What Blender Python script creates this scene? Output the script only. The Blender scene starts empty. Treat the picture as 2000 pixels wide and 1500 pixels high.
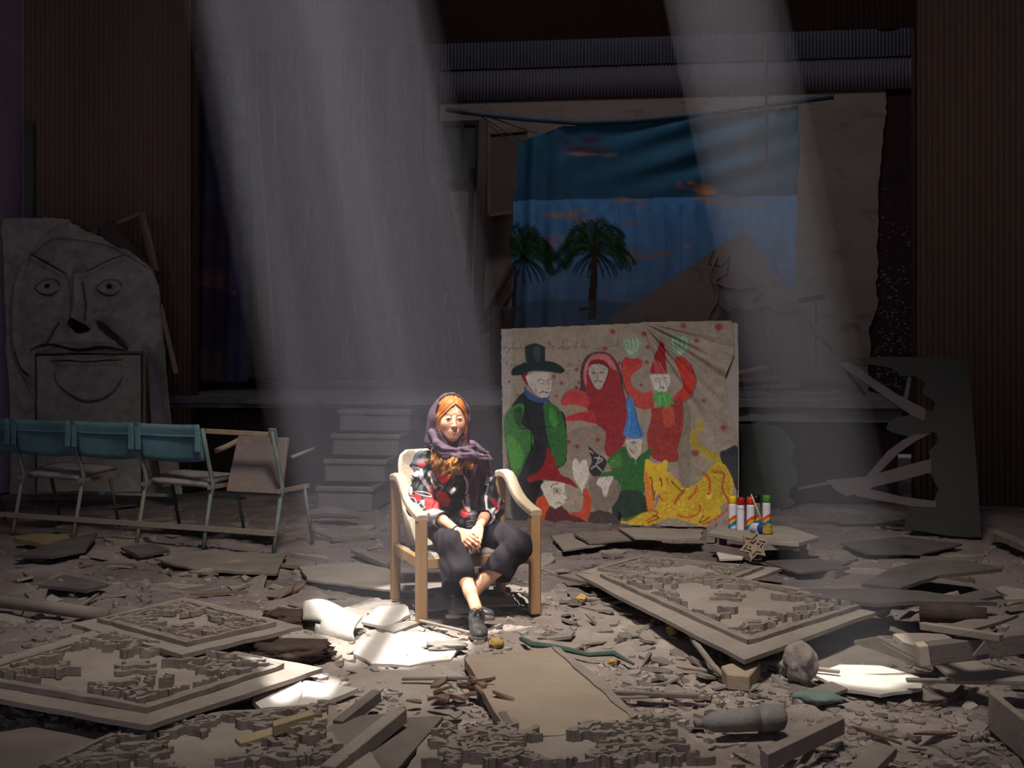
import bpy, bmesh, math, random
import numpy as np
from mathutils import Vector, Matrix, noise as mnoise

SC = bpy.context.scene
COL = SC.collection
random.seed(7)
RNG = np.random.default_rng(7)

# ------------------------------------------------------------------ camera, sky, sun, fill lamps, exposure
F = 2400.0                      # focal length in pixels of the 2000 x 1500 frame
CAMH, HOR = 1.5, 665.0          # camera height in metres, image row of the horizon
cam = bpy.data.cameras.new('camera')
cam_o = bpy.data.objects.new('camera', cam)
COL.objects.link(cam_o)
cam_o.location = (0, 0, CAMH)
cam_o.rotation_euler = (math.pi / 2, 0, 0)
cam.sensor_width = 36
cam.lens = 36 * F / 2000
cam.shift_y = -(750 - HOR) / 2000
cam.clip_start = 0.05
SC.camera = cam_o

world = bpy.data.worlds.new('sky')
SC.world = world
world.use_nodes = True
bg = world.node_tree.nodes['Background']
bg.inputs['Color'].default_value = (0.64, 0.60, 0.74, 1)
bg.inputs['Strength'].default_value = 0.62

SUN = Vector((-0.64, 0.12, 3.2)).normalized()          # towards the sun
sl = bpy.data.lights.new('sun', 'SUN')
sl.energy = 13.0
sl.angle = math.radians(0.55)
sl.color = (1.0, 0.97, 0.94)
so = bpy.data.objects.new('sun', sl)
COL.objects.link(so)
so.rotation_euler = SUN.to_track_quat('Z', 'Y').to_euler()
so.location = (-4, 6, 12)

def fill_lamp(name, loc, target, sx, sy, energy, color, spread=180):
    l = bpy.data.lights.new(name, 'AREA')
    l.shape = 'RECTANGLE'
    l.size, l.size_y = sx, sy
    l.energy = energy
    l.spread = math.radians(spread)
    l.color = color
    o = bpy.data.objects.new(name, l)
    COL.objects.link(o)
    o.location = loc
    o.rotation_euler = (Vector(loc) - Vector(target)).to_track_quat('Z', 'Y').to_euler()
    return o
# fill lamps added under the closed roof to brighten floor and stage
fill_lamp('hall_fill_lamp', (0.0, 3.3, 7.6), (0.15, 7.2, 0.3), 1.4, 1.2, 104, (1.0, 0.90, 0.80), 57)
fill_lamp('stage_fill_lamp', (1.4, 12.3, 7.3), (1.4, 14.6, 1.2), 5.0, 1.0, 46, (0.92, 0.88, 1.0))  # added lamp that lifts the back wall and backdrop

vs = SC.view_settings
vs.view_transform = 'Standard'
vs.look = 'None'
vs.gamma = 1.0
vs.exposure = 0.0
vs.use_curve_mapping = False
SC.cycles.use_denoising = True
SC.cycles.max_bounces = 5
SC.cycles.diffuse_bounces = 3
SC.cycles.glossy_bounces = 2
SC.cycles.transmission_bounces = 2
SC.cycles.volume_bounces = 0
SC.cycles.transparent_max_bounces = 4
SC.cycles.caustics_reflective = False
SC.cycles.caustics_refractive = False
SC.cycles.sample_clamp_indirect = 4.0

# ------------------------------------------------------------------ helpers: places
def G(px, py, z=0.0):
    """the point at height z seen at a pixel"""
    d = F * (CAMH - z) / (py - HOR)
    return Vector(((px - 1000) / F * d, d, z))

def P(px, py, d):
    return Vector(((px - 1000) / F * d, d, CAMH + (HOR - py) / F * d))

TH = math.radians(8)
SO = Vector((0, 11.72, 0))
SU = Vector((math.cos(TH), -math.sin(TH), 0))
SV = Vector((math.sin(TH), math.cos(TH), 0))
STAGE_Z = 0.955

def ST(u, v, z):
    """stage frame: u along the stage edge, v into its depth"""
    p = SO + SU * u + SV * v
    return Vector((p.x, p.y, z))

def SP(px, py, v):
    """the point of the upright plane at stage depth v seen at a pixel"""
    r = Vector(((px - 1000) / F, 1.0, (HOR - py) / F))
    t = (v + SO.dot(SV)) / (r.x * SV.x + r.y * SV.y)
    return Vector((r.x * t, t, CAMH + r.z * t))

# ------------------------------------------------------------------ helpers: colours and materials
def lin(c):
    c = np.asarray(c, float) / 255.0
    return np.where(c <= 0.04045, c / 12.92, ((c + 0.055) / 1.055) ** 2.4)

def L(r, g, b):
    return tuple(float(x) for x in lin((r, g, b)))

MATS = {}
def mat(name, c1, c2=None, scale=6.0, rough=0.85, bump=0.15, bscale=40.0, stretch=(1, 1, 1), c3=None, attr=None, spec=0.25, metal=0.0, thresh=(0.35, 0.7), trans=0.0):
    """two- or three-tone weathered surface: large noise mixes the tones, fine noise gives relief"""
    if name in MATS:
        return MATS[name]
    m = bpy.data.materials.new(name)
    m.use_nodes = True
    nt = m.node_tree
    N, K = nt.nodes, nt.links
    b = N['Principled BSDF']
    b.inputs['Roughness'].default_value = rough
    b.inputs['Specular IOR Level'].default_value = spec
    b.inputs['Metallic'].default_value = metal
    tc = N.new('ShaderNodeTexCoord')
    mp = N.new('ShaderNodeMapping')
    mp.inputs['Scale'].default_value = stretch
    K.new(tc.outputs['Object'], mp.inputs['Vector'])
    def noise(sc, det=6.0, r=0.6):
        n = N.new('ShaderNodeTexNoise')
        n.inputs['Scale'].default_value = sc
        n.inputs['Detail'].default_value = det
        n.inputs['Roughness'].default_value = r
        K.new(mp.outputs['Vector'], n.inputs['Vector'])
        return n
    def ramp(src, lo, hi):
        r = N.new('ShaderNodeMapRange')
        r.inputs['From Min'].default_value = lo
        r.inputs['From Max'].default_value = hi
        K.new(src, r.inputs['Value'])
        return r.outputs['Result']
    def mix(fac, a, c):
        x = N.new('ShaderNodeMix')
        x.data_type = 'RGBA'
        K.new(fac, x.inputs['Factor'])
        for s, i in ((a, 'A'), (c, 'B')):
            sock = [q for q in x.inputs if q.name == i and q.type == 'RGBA'][0]
            if isinstance(s, tuple):
                sock.default_value = (*s, 1)
            else:
                K.new(s, sock)
        return [q for q in x.outputs if q.type == 'RGBA'][0]
    if attr:
        a = N.new('ShaderNodeAttribute')
        a.attribute_name = attr
        n1 = noise(scale)
        dark = N.new('ShaderNodeMix'); dark.data_type = 'RGBA'; dark.blend_type = 'MULTIPLY'
        dark.inputs['Factor'].default_value = 1.0
        K.new(a.outputs['Color'], dark.inputs[6])
        mr = N.new('ShaderNodeMapRange')
        mr.inputs['From Min'].default_value, mr.inputs['From Max'].default_value = 0.25, 0.75
        mr.inputs['To Min'].default_value, mr.inputs['To Max'].default_value = c1 if not isinstance(c1[0], tuple) else (0.8, 1.2)
        K.new(n1.outputs['Fac'], mr.inputs['Value'])
        K.new(mr.outputs['Result'], dark.inputs[7])
        col = dark.outputs[2]
    else:
        n1 = noise(scale)
        col = mix(ramp(n1.outputs['Fac'], *thresh), tuple(c1), tuple(c2 or c1))
        if c3:
            n3 = noise(scale * 2.7, 8.0, 0.7)
            col = mix(ramp(n3.outputs['Fac'], 0.55, 0.72), col, tuple(c3))
    K.new(col, b.inputs['Base Color'])
    if bump:
        n2 = noise(bscale, 8.0, 0.65)
        bp = N.new('ShaderNodeBump')
        bp.inputs['Strength'].default_value = bump
        bp.inputs['Distance'].default_value = 0.02
        K.new(n2.outputs['Fac'], bp.inputs['Height'])
        K.new(bp.outputs['Normal'], b.inputs['Normal'])
    MATS[name] = m
    return m

# ------------------------------------------------------------------ helpers: objects
def link(name, me, material=None, parent=None, smooth=False):
    o = bpy.data.objects.new(name, me)
    COL.objects.link(o)
    if material is not None and not me.materials:
        me.materials.append(material)
    if smooth:
        me.shade_smooth()
    if parent is not None:
        o.parent = parent
    return o

def tag(o, label=None, cat=None, group=None, kind=None):
    if label: o['label'] = label
    if cat: o['category'] = cat
    if group: o['group'] = group
    if kind: o['kind'] = kind
    return o

def thing(name, label, cat, group=None, loc=(0, 0, 0)):
    o = bpy.data.objects.new(name, None)
    o.empty_display_size = 0.1
    COL.objects.link(o)
    o.location = loc
    return tag(o, label, cat, group)

def recalc(me):
    bm = bmesh.new(); bm.from_mesh(me)
    bmesh.ops.recalc_face_normals(bm, faces=bm.faces)
    bm.to_mesh(me); bm.free()
    return me

class MB:
    """collects shapes and links them as ONE mesh object"""
    def __init__(s):
        s.v, s.f = [], []
    def add(s, verts, faces):
        n = len(s.v)
        s.v += [tuple(p) for p in verts]
        s.f += [tuple(i + n for i in f) for f in faces]
        return s
    def hull8(s, a):
        """a = 4 lower + 4 upper corners, same order"""
        return s.add(a, [(3, 2, 1, 0), (4, 5, 6, 7), (0, 1, 5, 4), (1, 2, 6, 5), (2, 3, 7, 6), (3, 0, 4, 7)])
    def box(s, c, dx, dy, dz, ux=Vector((1, 0, 0)), uy=Vector((0, 1, 0)), uz=Vector((0, 0, 1))):
        c = Vector(c)
        lo = [c + ux * (x * dx / 2) + uy * (y * dy / 2) - uz * dz / 2 for x, y in ((-1, -1), (1, -1), (1, 1), (-1, 1))]
        return s.hull8(lo + [p + uz * dz for p in lo])
    def bar(s, a, b, w, h, up=Vector((0, 0, 1))):
        """square bar from a to b"""
        a, b = Vector(a), Vector(b)
        d = (b - a).normalized()
        x = d.cross(up)
        if x.length < 1e-4: x = d.cross(Vector((1, 0, 0)))
        x.normalize(); y = x.cross(d).normalized()
        lo = [a + x * (i * w / 2) + y * (j * h / 2) for i, j in ((-1, -1), (1, -1), (1, 1), (-1, 1))]
        return s.hull8(lo + [p + (b - a) for p in lo])
    def tube(s, pts, r, n=8, cap=True):
        pts = [Vector(p) for p in pts]
        rs = r if hasattr(r, '__len__') else [r] * len(pts)
        base = len(s.v)
        x = None
        for i, p in enumerate(pts):
            t = (pts[min(i + 1, len(pts) - 1)] - pts[max(i - 1, 0)]).normalized()
            if x is None:
                x = t.cross(Vector((0, 0, 1)))
                if x.length < 1e-3: x = t.cross(Vector((1, 0, 0)))
            x = (x - t * x.dot(t)).normalized()
            y = t.cross(x)
            for k in range(n):
                a = 2 * math.pi * k / n
                s.v.append(tuple(p + (x * math.cos(a) + y * math.sin(a)) * rs[i]))
        for i in range(len(pts) - 1):
            for k in range(n):
                q = base + i * n
                s.f.append((q + k, q + (k + 1) % n, q + n + (k + 1) % n, q + n + k))
        if cap:
            s.f.append(tuple(base + k for k in reversed(range(n))))
            q = base + (len(pts) - 1) * n
            s.f.append(tuple(q + k for k in range(n)))
        return s
    def prism(s, top, drop):
        """polygon with thickness; drop is a vector or one vector per corner"""
        n = len(top)
        top = [Vector(p) for p in top]
        lo = [p + (drop if isinstance(drop, Vector) else drop[i]) for i, p in enumerate(top)]
        return s.add(top + lo, [tuple(range(n)), tuple(range(2 * n - 1, n - 1, -1))] +
                     [(i, n + i, n + (i + 1) % n, (i + 1) % n) for i in range(n)])
    def lathe(s, prof, c, n=20, axis=None):
        c = Vector(c)
        q = (axis or Vector((0, 0, 1))).to_track_quat('Z', 'Y')
        base = len(s.v)
        for r, z in prof:
            for k in range(n):
                a = 2 * math.pi * k / n
                s.v.append(tuple(c + q @ Vector((r * math.cos(a), r * math.sin(a), z))))
        for i in range(len(prof) - 1):
            for k in range(n):
                p = base + i * n
                s.f.append((p + k, p + (k + 1) % n, p + n + (k + 1) % n, p + n + k))
        s.f.append(tuple(base + k for k in reversed(range(n))))
        p = base + (len(prof) - 1) * n
        s.f.append(tuple(p + k for k in range(n)))
        return s
    def mesh(s, name, bevel=0.0, fix=True):
        me = bpy.data.meshes.new(name)
        me.from_pydata(s.v, [], s.f)
        if fix or bevel:
            bm = bmesh.new(); bm.from_mesh(me)
            bmesh.ops.recalc_face_normals(bm, faces=bm.faces)
            if bevel:
                ed = [e for e in bm.edges if len(e.link_faces) == 2 and e.calc_face_angle(0) > 0.5]
                bmesh.ops.bevel(bm, geom=ed, offset=bevel, segments=1, affect='EDGES', clamp_overlap=True)
            bm.to_mesh(me); bm.free()
        me.update()
        return me
    def build(s, name, material, parent=None, bevel=0.0, smooth=False):
        return link(name, s.mesh(name, bevel), material, parent, smooth)

def fnoise(x, y, seed=0, octs=4, rough=0.5):
    """value noise on arrays, smooth, about -1..1"""
    out = np.zeros_like(x, dtype=float); amp = 1.0; tot = 0.0
    for o in range(octs):
        xs, ys = x * 2 ** o + 17.3 * o + seed * 5.1, y * 2 ** o + 9.7 * o + seed * 3.7
        xi, yi = np.floor(xs).astype(np.int64), np.floor(ys).astype(np.int64)
        fx, fy = xs - xi, ys - yi
        fx, fy = fx * fx * (3 - 2 * fx), fy * fy * (3 - 2 * fy)
        def h(a, b):
            n = (a * 374761393 + b * 668265263 + (seed + o) * 974634777) & 0xFFFFFFFF
            n = ((n ^ (n >> 13)) * 1274126177) & 0xFFFFFFFF
            return ((n ^ (n >> 16)) & 0xFFFF) / 32767.5 - 1
        v = (h(xi, yi) * (1 - fx) + h(xi + 1, yi) * fx) * (1 - fy) + (h(xi, yi + 1) * (1 - fx) + h(xi + 1, yi + 1) * fx) * fy
        out += amp * v; tot += amp; amp *= rough
    return out / tot

def grid_mesh(name, pts, keep=None, colors=None, thick=None):
    """pts: (ny, nx, 3) array; optional keep mask of cells, vertex colours, thickness vector for a back sheet"""
    ny, nx = pts.shape[:2]
    v = pts.reshape(-1, 3)
    idx = np.arange(ny * nx).reshape(ny, nx)
    q = np.stack([idx[:-1, :-1], idx[:-1, 1:], idx[1:, 1:], idx[1:, :-1]], -1)
    q = q[keep] if keep is not None else q.reshape(-1, 4)
    cols = None if colors is None else colors.reshape(-1, 3)
    if thick is not None:
        n = len(v)
        back = v + np.asarray(thick)
        e = np.concatenate([q[:, [0, 1]], q[:, [1, 2]], q[:, [2, 3]], q[:, [3, 0]]])
        key = np.minimum(e[:, 0], e[:, 1]) * n + np.maximum(e[:, 0], e[:, 1])
        _, inv, cnt = np.unique(key, return_inverse=True, return_counts=True)
        rim = e[cnt[inv] == 1]
        side = np.stack([rim[:, 1], rim[:, 0], rim[:, 0] + n, rim[:, 1] + n], -1)
        q = np.concatenate([q, q[:, ::-1] + n, side])
        v = np.concatenate([v, back])
        if cols is not None: cols = np.concatenate([cols, cols])
    used = np.unique(q)
    remap = np.full(len(v), -1); remap[used] = np.arange(len(used))
    return raw_mesh(name, v[used], remap[q], None if cols is None else cols[used])

def raw_mesh(name, v, q, cols=None):
    me = bpy.data.meshes.new(name)
    n, m, k = len(v), len(q), q.shape[1]
    me.vertices.add(n); me.vertices.foreach_set('co', np.ascontiguousarray(v, dtype=np.float32).ravel())
    me.loops.add(m * k); me.loops.foreach_set('vertex_index', np.ascontiguousarray(q, dtype=np.int32).ravel())
    me.polygons.add(m); me.polygons.foreach_set('loop_start', np.arange(0, m * k, k, dtype=np.int32))
    me.update(calc_edges=True)
    me.validate()
    if cols is not None:
        a = me.color_attributes.new('paint', 'FLOAT_COLOR', 'POINT')
        a.data.foreach_set('color', np.concatenate([cols, np.ones((n, 1))], 1).astype(np.float32).ravel())
    return me

class Paint:
    """a small paint box: colours laid down on a grid whose coordinates run over x0..x1, y0..y1"""
    def __init__(s, x0, y0, x1, y1, step, base):
        s.x = np.arange(x0, x1 + step * 0.5, step); s.y = np.arange(y0, y1 + step * 0.5, step)
        s.X, s.Y = np.meshgrid(s.x, s.y)
        s.c = np.ones(s.X.shape + (3,)) * np.asarray(base, float)
        s.x0, s.y0, s.step = x0, y0, step
    def smooth(s, pts, n=6, closed=True):
        p = np.asarray(pts, float); m = len(p); out = []
        for i in range(m if closed else m - 1):
            g = (lambda j: p[j % m]) if closed else (lambda j: p[min(max(j, 0), m - 1)])
            a, b, c, d = g(i - 1), g(i), g(i + 1), g(i + 2)
            for t in np.arange(n) / n:
                out.append(0.5 * (2 * b + (c - a) * t + (2 * a - 5 * b + 4 * c - d) * t * t + (3 * b - a - 3 * c + d) * t ** 3))
        if not closed: out.append(p[-1])
        return np.array(out)
    def sub(s, x0, y0, x1, y1, pad):
        i0, i1 = np.searchsorted(s.x, [x0 - pad, x1 + pad]); j0, j1 = np.searchsorted(s.y, [y0 - pad, y1 + pad])
        return slice(max(j0, 0), max(j1, 0)), slice(max(i0, 0), max(i1, 0))
    def blend(s, sl, mask, col, streak, seed):
        if mask.size == 0: return
        col = np.asarray(col, float)
        t = 1.0
        if streak:
            t = 1 + streak * fnoise(s.X[sl] / 6.0, s.Y[sl] / 6.0, seed, 4, 0.7)
        c = s.c[sl]
        s.c[sl] = c * (1 - mask[..., None]) + np.clip(col * (t[..., None] if streak else 1.0), 0, 1) * mask[..., None]
    def poly(s, pts, col, a=1.0, smooth=True, streak=0.35, wob=1.5, seed=1, hole=0.0):
        p = s.smooth(pts) if smooth else np.asarray(pts, float)
        sl = s.sub(p[:, 0].min(), p[:, 1].min(), p[:, 0].max(), p[:, 1].max(), 4)
        X = s.X[sl] + wob * fnoise(s.X[sl] / 9, s.Y[sl] / 9, seed + 3, 2); Y = s.Y[sl] + wob * fnoise(s.X[sl] / 9, s.Y[sl] / 9, seed + 8, 2)
        ins = np.zeros(X.shape, bool); j = len(p) - 1
        for i in range(len(p)):
            yi, yj = p[i, 1], p[j, 1]
            if yi != yj:
                cond = ((yi > Y) != (yj > Y)) & (X < (p[j, 0] - p[i, 0]) * (Y - yi) / (yj - yi) + p[i, 0])
                ins ^= cond
            j = i
        m = ins * a
        if hole:
            m = m * (fnoise(s.X[sl] / 5, s.Y[sl] / 5, seed + 21, 4, 0.7) > hole - 1)
        s.blend(sl, m, col, streak, seed)
        return p
    def line(s, pts, w, col, a=1.0, smooth=True, closed=False, seed=2, soft=0.8, streak=0.2):
        p = s.smooth(pts, 6, closed) if smooth and len(pts) > 2 else np.asarray(pts, float)
        if closed: p = np.vstack([p, p[:1]])
        ws = np.interp(np.linspace(0, 1, len(p)), np.linspace(0, 1, len(w)), w) if hasattr(w, '__len__') else np.full(len(p), w)
        wm = ws.max()
        sl = s.sub(p[:, 0].min(), p[:, 1].min(), p[:, 0].max(), p[:, 1].max(), wm + 3)
        X, Y = s.X[sl], s.Y[sl]
        if X.size == 0: return
        best = np.full(X.shape, 1e9)
        for i in range(len(p) - 1):
            a0, b0 = p[i], p[i + 1]; d = b0 - a0; l2 = d @ d + 1e-9
            t = np.clip(((X - a0[0]) * d[0] + (Y - a0[1]) * d[1]) / l2, 0, 1)
            r = np.hypot(X - a0[0] - t * d[0], Y - a0[1] - t * d[1]) - (ws[i] + t * (ws[i + 1] - ws[i])) / 2
            best = np.minimum(best, r)
        s.blend(sl, np.clip(0.5 - best / soft, 0, 1) * a, col, streak, seed)
    def dot(s, x, y, rx, ry, col, a=1.0, soft=0.25, seed=3, streak=0.2):
        sl = s.sub(x - rx, y - ry, x + rx, y + ry, 6)
        r = np.hypot((s.X[sl] - x) / rx, (s.Y[sl] - y) / ry)
        s.blend(sl, np.clip((1 - r) / soft + 0.5, 0, 1) * a, col, streak, seed)
    def at(s, x, y):
        i = np.clip((x - s.x0) / s.step, 0, len(s.x) - 1.001); j = np.clip((y - s.y0) / s.step, 0, len(s.y) - 1.001)
        i0, j0 = i.astype(int), j.astype(int); fx, fy = (i - i0)[..., None], (j - j0)[..., None]
        c = s.c
        return (c[j0, i0] * (1 - fx) + c[j0, i0 + 1] * fx) * (1 - fy) + (c[j0 + 1, i0] * (1 - fx) + c[j0 + 1, i0 + 1] * fx) * fy
# ------------------------------------------------------------------ the setting
M_floor = mat('dusty_floor', (0.25, 0.225, 0.205), (0.36, 0.325, 0.29), 2.2, 0.95, 0.5, 30, c3=(0.20, 0.165, 0.14))
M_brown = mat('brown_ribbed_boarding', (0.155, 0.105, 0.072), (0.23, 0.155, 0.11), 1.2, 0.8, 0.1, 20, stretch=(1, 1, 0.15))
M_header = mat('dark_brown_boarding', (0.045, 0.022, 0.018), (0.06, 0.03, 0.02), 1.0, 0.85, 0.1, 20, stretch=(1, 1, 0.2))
M_purple = mat('purple_plaster', (0.46, 0.33, 0.48), (0.38, 0.26, 0.40), 1.5, 0.9, 0.15, 25)
M_greypost = mat('grey_green_post', (0.11, 0.125, 0.11), (0.08, 0.09, 0.08), 3, 0.8)
M_corr = mat('corrugated_metal', (0.22, 0.22, 0.275), (0.28, 0.28, 0.335), 0.7, 0.6, 0.05, 20)
M_corr2 = mat('corrugated_metal_rusty', (0.15, 0.14, 0.185), (0.19, 0.145, 0.165), 0.6, 0.65, 0.05, 20)
M_plaster = mat('stained_plaster', (0.31, 0.235, 0.18), (0.38, 0.30, 0.245), 0.7, 0.95, 0.25, 14, stretch=(1, 1, 2.2), c3=(0.20, 0.145, 0.10))
M_brick = mat('dark_brick', (0.045, 0.022, 0.022), (0.06, 0.028, 0.03), 2, 0.95, 0.6, 30, c3=(0.05, 0.026, 0.026))
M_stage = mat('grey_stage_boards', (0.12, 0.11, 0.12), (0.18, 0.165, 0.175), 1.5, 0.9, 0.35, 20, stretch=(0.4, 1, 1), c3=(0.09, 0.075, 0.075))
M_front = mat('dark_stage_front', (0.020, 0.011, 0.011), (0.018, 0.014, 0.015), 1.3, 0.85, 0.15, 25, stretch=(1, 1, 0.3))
M_conc = mat('dusty_concrete', (0.14, 0.13, 0.145), (0.185, 0.175, 0.185), 3.5, 0.95, 0.4, 25)

def U(px, v):
    return (SP(px, HOR, v) - SO).dot(SU)

def struct(o, label=None):
    o['kind'] = 'structure'
    if label: o['label'] = label
    return o

# ground: an uneven crust of dust and lifted plates
def plates(x, y, size, seed):
    gx, gy = x / size, y / size
    ix, iy = np.floor(gx).astype(np.int64), np.floor(gy).astype(np.int64)
    b1 = np.full(x.shape, 9.0); b2 = np.full(x.shape, 9.0); val = np.zeros(x.shape)
    def h(a, b, k):
        n = (a * 374761393 + b * 668265263 + (seed * 7 + k) * 974634777) & 0xFFFFFFFF
        n = ((n ^ (n >> 13)) * 1274126177) & 0xFFFFFFFF
        return ((n ^ (n >> 16)) & 0xFFFF) / 65535.0
    for dx in (-1, 0, 1):
        for dy in (-1, 0, 1):
            cx, cy = ix + dx, iy + dy
            d = np.hypot(cx + h(cx, cy, 1) - gx, cy + h(cx, cy, 2) - gy)
            nb = d < b1
            b2 = np.where(nb, b1, np.minimum(b2, d)); val = np.where(nb, h(cx, cy, 3), val); b1 = np.where(nb, d, b1)
    return val, b2 - b1
def ground_parts(x, y):
    wx, wy = x + 0.05 * fnoise(x * 6, y * 6, 31, 3), y + 0.05 * fnoise(x * 6, y * 6, 37, 3)
    v1, e1 = plates(wx * 0.8, wy * 1.5, 0.30, 3); v2, e2 = plates(wx, wy * 1.3, 0.11, 5)
    m = np.clip(0.55 + 1.3 * fnoise(x * 0.55 + 3, y * 0.7, 41, 3), 0, 1) * np.clip((np.hypot((x + 0.35) / 0.9, (y - 5.1) / 0.5) - 0.8) * 2, 0.08, 1)
    n = 0.028 * fnoise(x * 0.9, y * 0.9, 3, 3) + 0.008 * fnoise(x * 5, y * 5, 11, 4, 0.6)
    hgt = m * 1.5 * (0.020 * (v1 - 0.4) * np.clip(e1 / 0.10, 0, 1) + 0.014 * (v2 - 0.5) * np.clip(e2 / 0.12, 0, 1) - 0.010 * np.exp(-(e1 / 0.06) ** 2))
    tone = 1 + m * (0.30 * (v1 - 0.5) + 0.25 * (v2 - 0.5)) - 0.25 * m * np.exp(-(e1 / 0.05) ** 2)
    return n + hgt - 0.014, tone
def ground_z(x, y):
    return ground_parts(x, y)[0]
M_ground = mat('cracked_dusty_ground', (0.72, 1.25), None, 3.0, 0.97, 0.5, 45, attr='paint', spec=0.15)
_xs = np.arange(-7.5, 7.6, 0.026); _ys = 3.4 + (13.2 - 3.4) * np.linspace(0, 1, 330) ** 1.35
_gx, _gy = np.meshgrid(_xs, _ys)
_gz, _gt = ground_parts(_gx, _gy)
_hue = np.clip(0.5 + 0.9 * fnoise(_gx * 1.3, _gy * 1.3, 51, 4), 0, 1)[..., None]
_falloff = np.clip((np.hypot((_gx - 0.2) / 1.75, (_gy - 5.5) / 1.45) - 0.75 + 0.5 * fnoise(_gx * 0.9, _gy * 0.9, 61, 4)) * 1.1, 0, 1)[..., None]      # light falloff put into the floor colour: pale middle, darker ground further out
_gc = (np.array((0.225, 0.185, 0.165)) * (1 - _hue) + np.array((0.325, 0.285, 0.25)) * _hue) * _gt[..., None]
_gc = _gc * (1 - _falloff) + np.array((0.150, 0.125, 0.124)) * _gt[..., None] * (0.75 + 0.6 * _hue) * _falloff
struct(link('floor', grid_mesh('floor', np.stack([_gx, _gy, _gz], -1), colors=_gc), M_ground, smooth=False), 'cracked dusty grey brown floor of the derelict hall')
mb = MB().prism([(-7.5, -4, -0.06), (7.5, -4, -0.06), (7.5, 18.5, -0.06), (-7.5, 18.5, -0.06)], Vector((0, 0, -0.1)))
struct(mb.build('floor_slab', M_floor), 'floor slab under the dust')

def corrugated(u0, u1, z0, z1, v, period, amp, name, m, parent=None, per=6, round_=True):
    n = int((u1 - u0) / period * per)
    us = np.linspace(u0, u1, n + 1)
    ph = (us - u0) / period * 2 * np.pi
    a = amp * (np.sin(ph) if round_ else np.clip(np.sin(ph) * 3, -1, 1))
    pts = np.zeros((2, n + 1, 3))
    for r, z in enumerate((z1, z0)):
        b = np.array([SO.x, SO.y, 0])[None] + us[:, None] * np.array(SU)[None] + (v + a)[:, None] * np.array(SV)[None]
        b[:, 2] = z
        pts[r] = b
    return link(name, grid_mesh(name, pts, thick=np.array(SV) * 0.012), m, parent)

# proscenium: ribbed boarding to either side, header above
uL0, uL1 = U(46, 0), U(376, 0)
uR0, uR1 = U(1786, 0), U(2120, 0)
wl = struct(corrugated(uL0, uL1, 0, 8.0, 0, 0.052, 0.007, 'wall_stage_left', M_brown, round_=False), 'brown ribbed boarding left of the stage opening')
wr = struct(corrugated(uR0, uR1, 0, 8.0, 0, 0.052, 0.007, 'wall_stage_right', M_brown, round_=False), 'brown ribbed boarding right of the stage opening')
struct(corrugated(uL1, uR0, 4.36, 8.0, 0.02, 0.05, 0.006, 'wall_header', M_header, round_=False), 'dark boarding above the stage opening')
mb = MB()
mb.prism([ST(uL1, 0, 0), ST(uL1, 0, 8), ST(uL1, 0.16, 8), ST(uL1, 0.16, 0)], SU * -0.05)
mb.prism([ST(uR0, 0, 0), ST(uR0, 0, 8), ST(uR0, 0.16, 8), ST(uR0, 0.16, 0)], SU * 0.05)
struct(mb.build('trim_1', M_header), 'dark edge boards of the stage opening')
# side walls of the hall, wings of the stage
mb = MB().prism([ST(uL0 - 0.02, 0.05, 0), ST(uL0 - 0.02, -12.5, 0), ST(uL0 - 0.02, -12.5, 8), ST(uL0 - 0.02, 0.05, 8)], SU * -0.2)
struct(mb.build('wall_left', M_purple), 'purple plastered side wall')
mb = MB().prism([ST(uR1, 0.05, 0), ST(uR1, -12.5, 0), ST(uR1, -12.5, 8), ST(uR1, 0.05, 8)], SU * 0.2)
struct(mb.build('wall_right', M_brown), 'brown side wall')
mb = MB().box(ST(U(58, -0.06), -0.06, 1.85), 0.10, 0.07, 3.7, SU, SV)
struct(mb.build('trim_2', M_greypost, bevel=0.006), 'grey green post in the corner by the purple wall')
mb = MB()
mb.prism([ST(uL0 - 1.2, 0.1, 0), ST(uL0 - 1.2, 5.6, 0), ST(uL0 - 1.2, 5.6, 8), ST(uL0 - 1.2, 0.1, 8)], SU * -0.1)
mb.prism([ST(uR1 + 0.4, 0.1, 0), ST(uR1 + 0.4, 5.6, 0), ST(uR1 + 0.4, 5.6, 8), ST(uR1 + 0.4, 0.1, 8)], SU * 0.1)
mb.prism([ST(uL0 - 1.2, 0.05, 0), ST(uL0 - 1.2, 0.05, 8), ST(uL0, 0.05, 8), ST(uL0, 0.05, 0)], SV * 0.1)
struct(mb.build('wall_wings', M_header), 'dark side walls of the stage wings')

# back wall: dark brick, plaster with a torn right edge, corrugated sheets above
BV = 5.1
mb = MB().prism([ST(uL0 - 1.3, BV + 0.06, 0), ST(uR1 + 0.5, BV + 0.06, 0), ST(uR1 + 0.5, BV + 0.06, 8), ST(uL0 - 1.3, BV + 0.06, 8)], SV * 0.2)
wb = struct(mb.build('wall_back', M_brick), 'dark brick back wall of the stage')
edge = [(1697, 168), (1700, 128), (1716, 133), (1731, 124), (1727, 160), (1732, 200), (1729, 240), (1722, 290), (1719, 340), (1716, 400), (1716, 440), (1712, 480),
        (1715, 520), (1711, 560), (1715, 590), (1705, 625), (1697, 640), (1700, 690), (1694, 720), (1698, 780)]
ed2 = []
for (a, b), (c, d) in zip(edge, edge[1:]):
    for k in range(4):
        t = k / 4
        ed2.append((a + (c - a) * t + random.uniform(-2.5, 2.5) * (k > 0), b + (d - b) * t))
poly = [SP(780, 800, BV), SP(780, 150, BV)] + [SP(x, y, BV) for x, y in ed2] + [SP(1698, 800, BV)]
link('plaster_layer', MB().prism(poly, SV * 0.05).mesh('plaster_layer'), M_plaster, wb)
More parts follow.
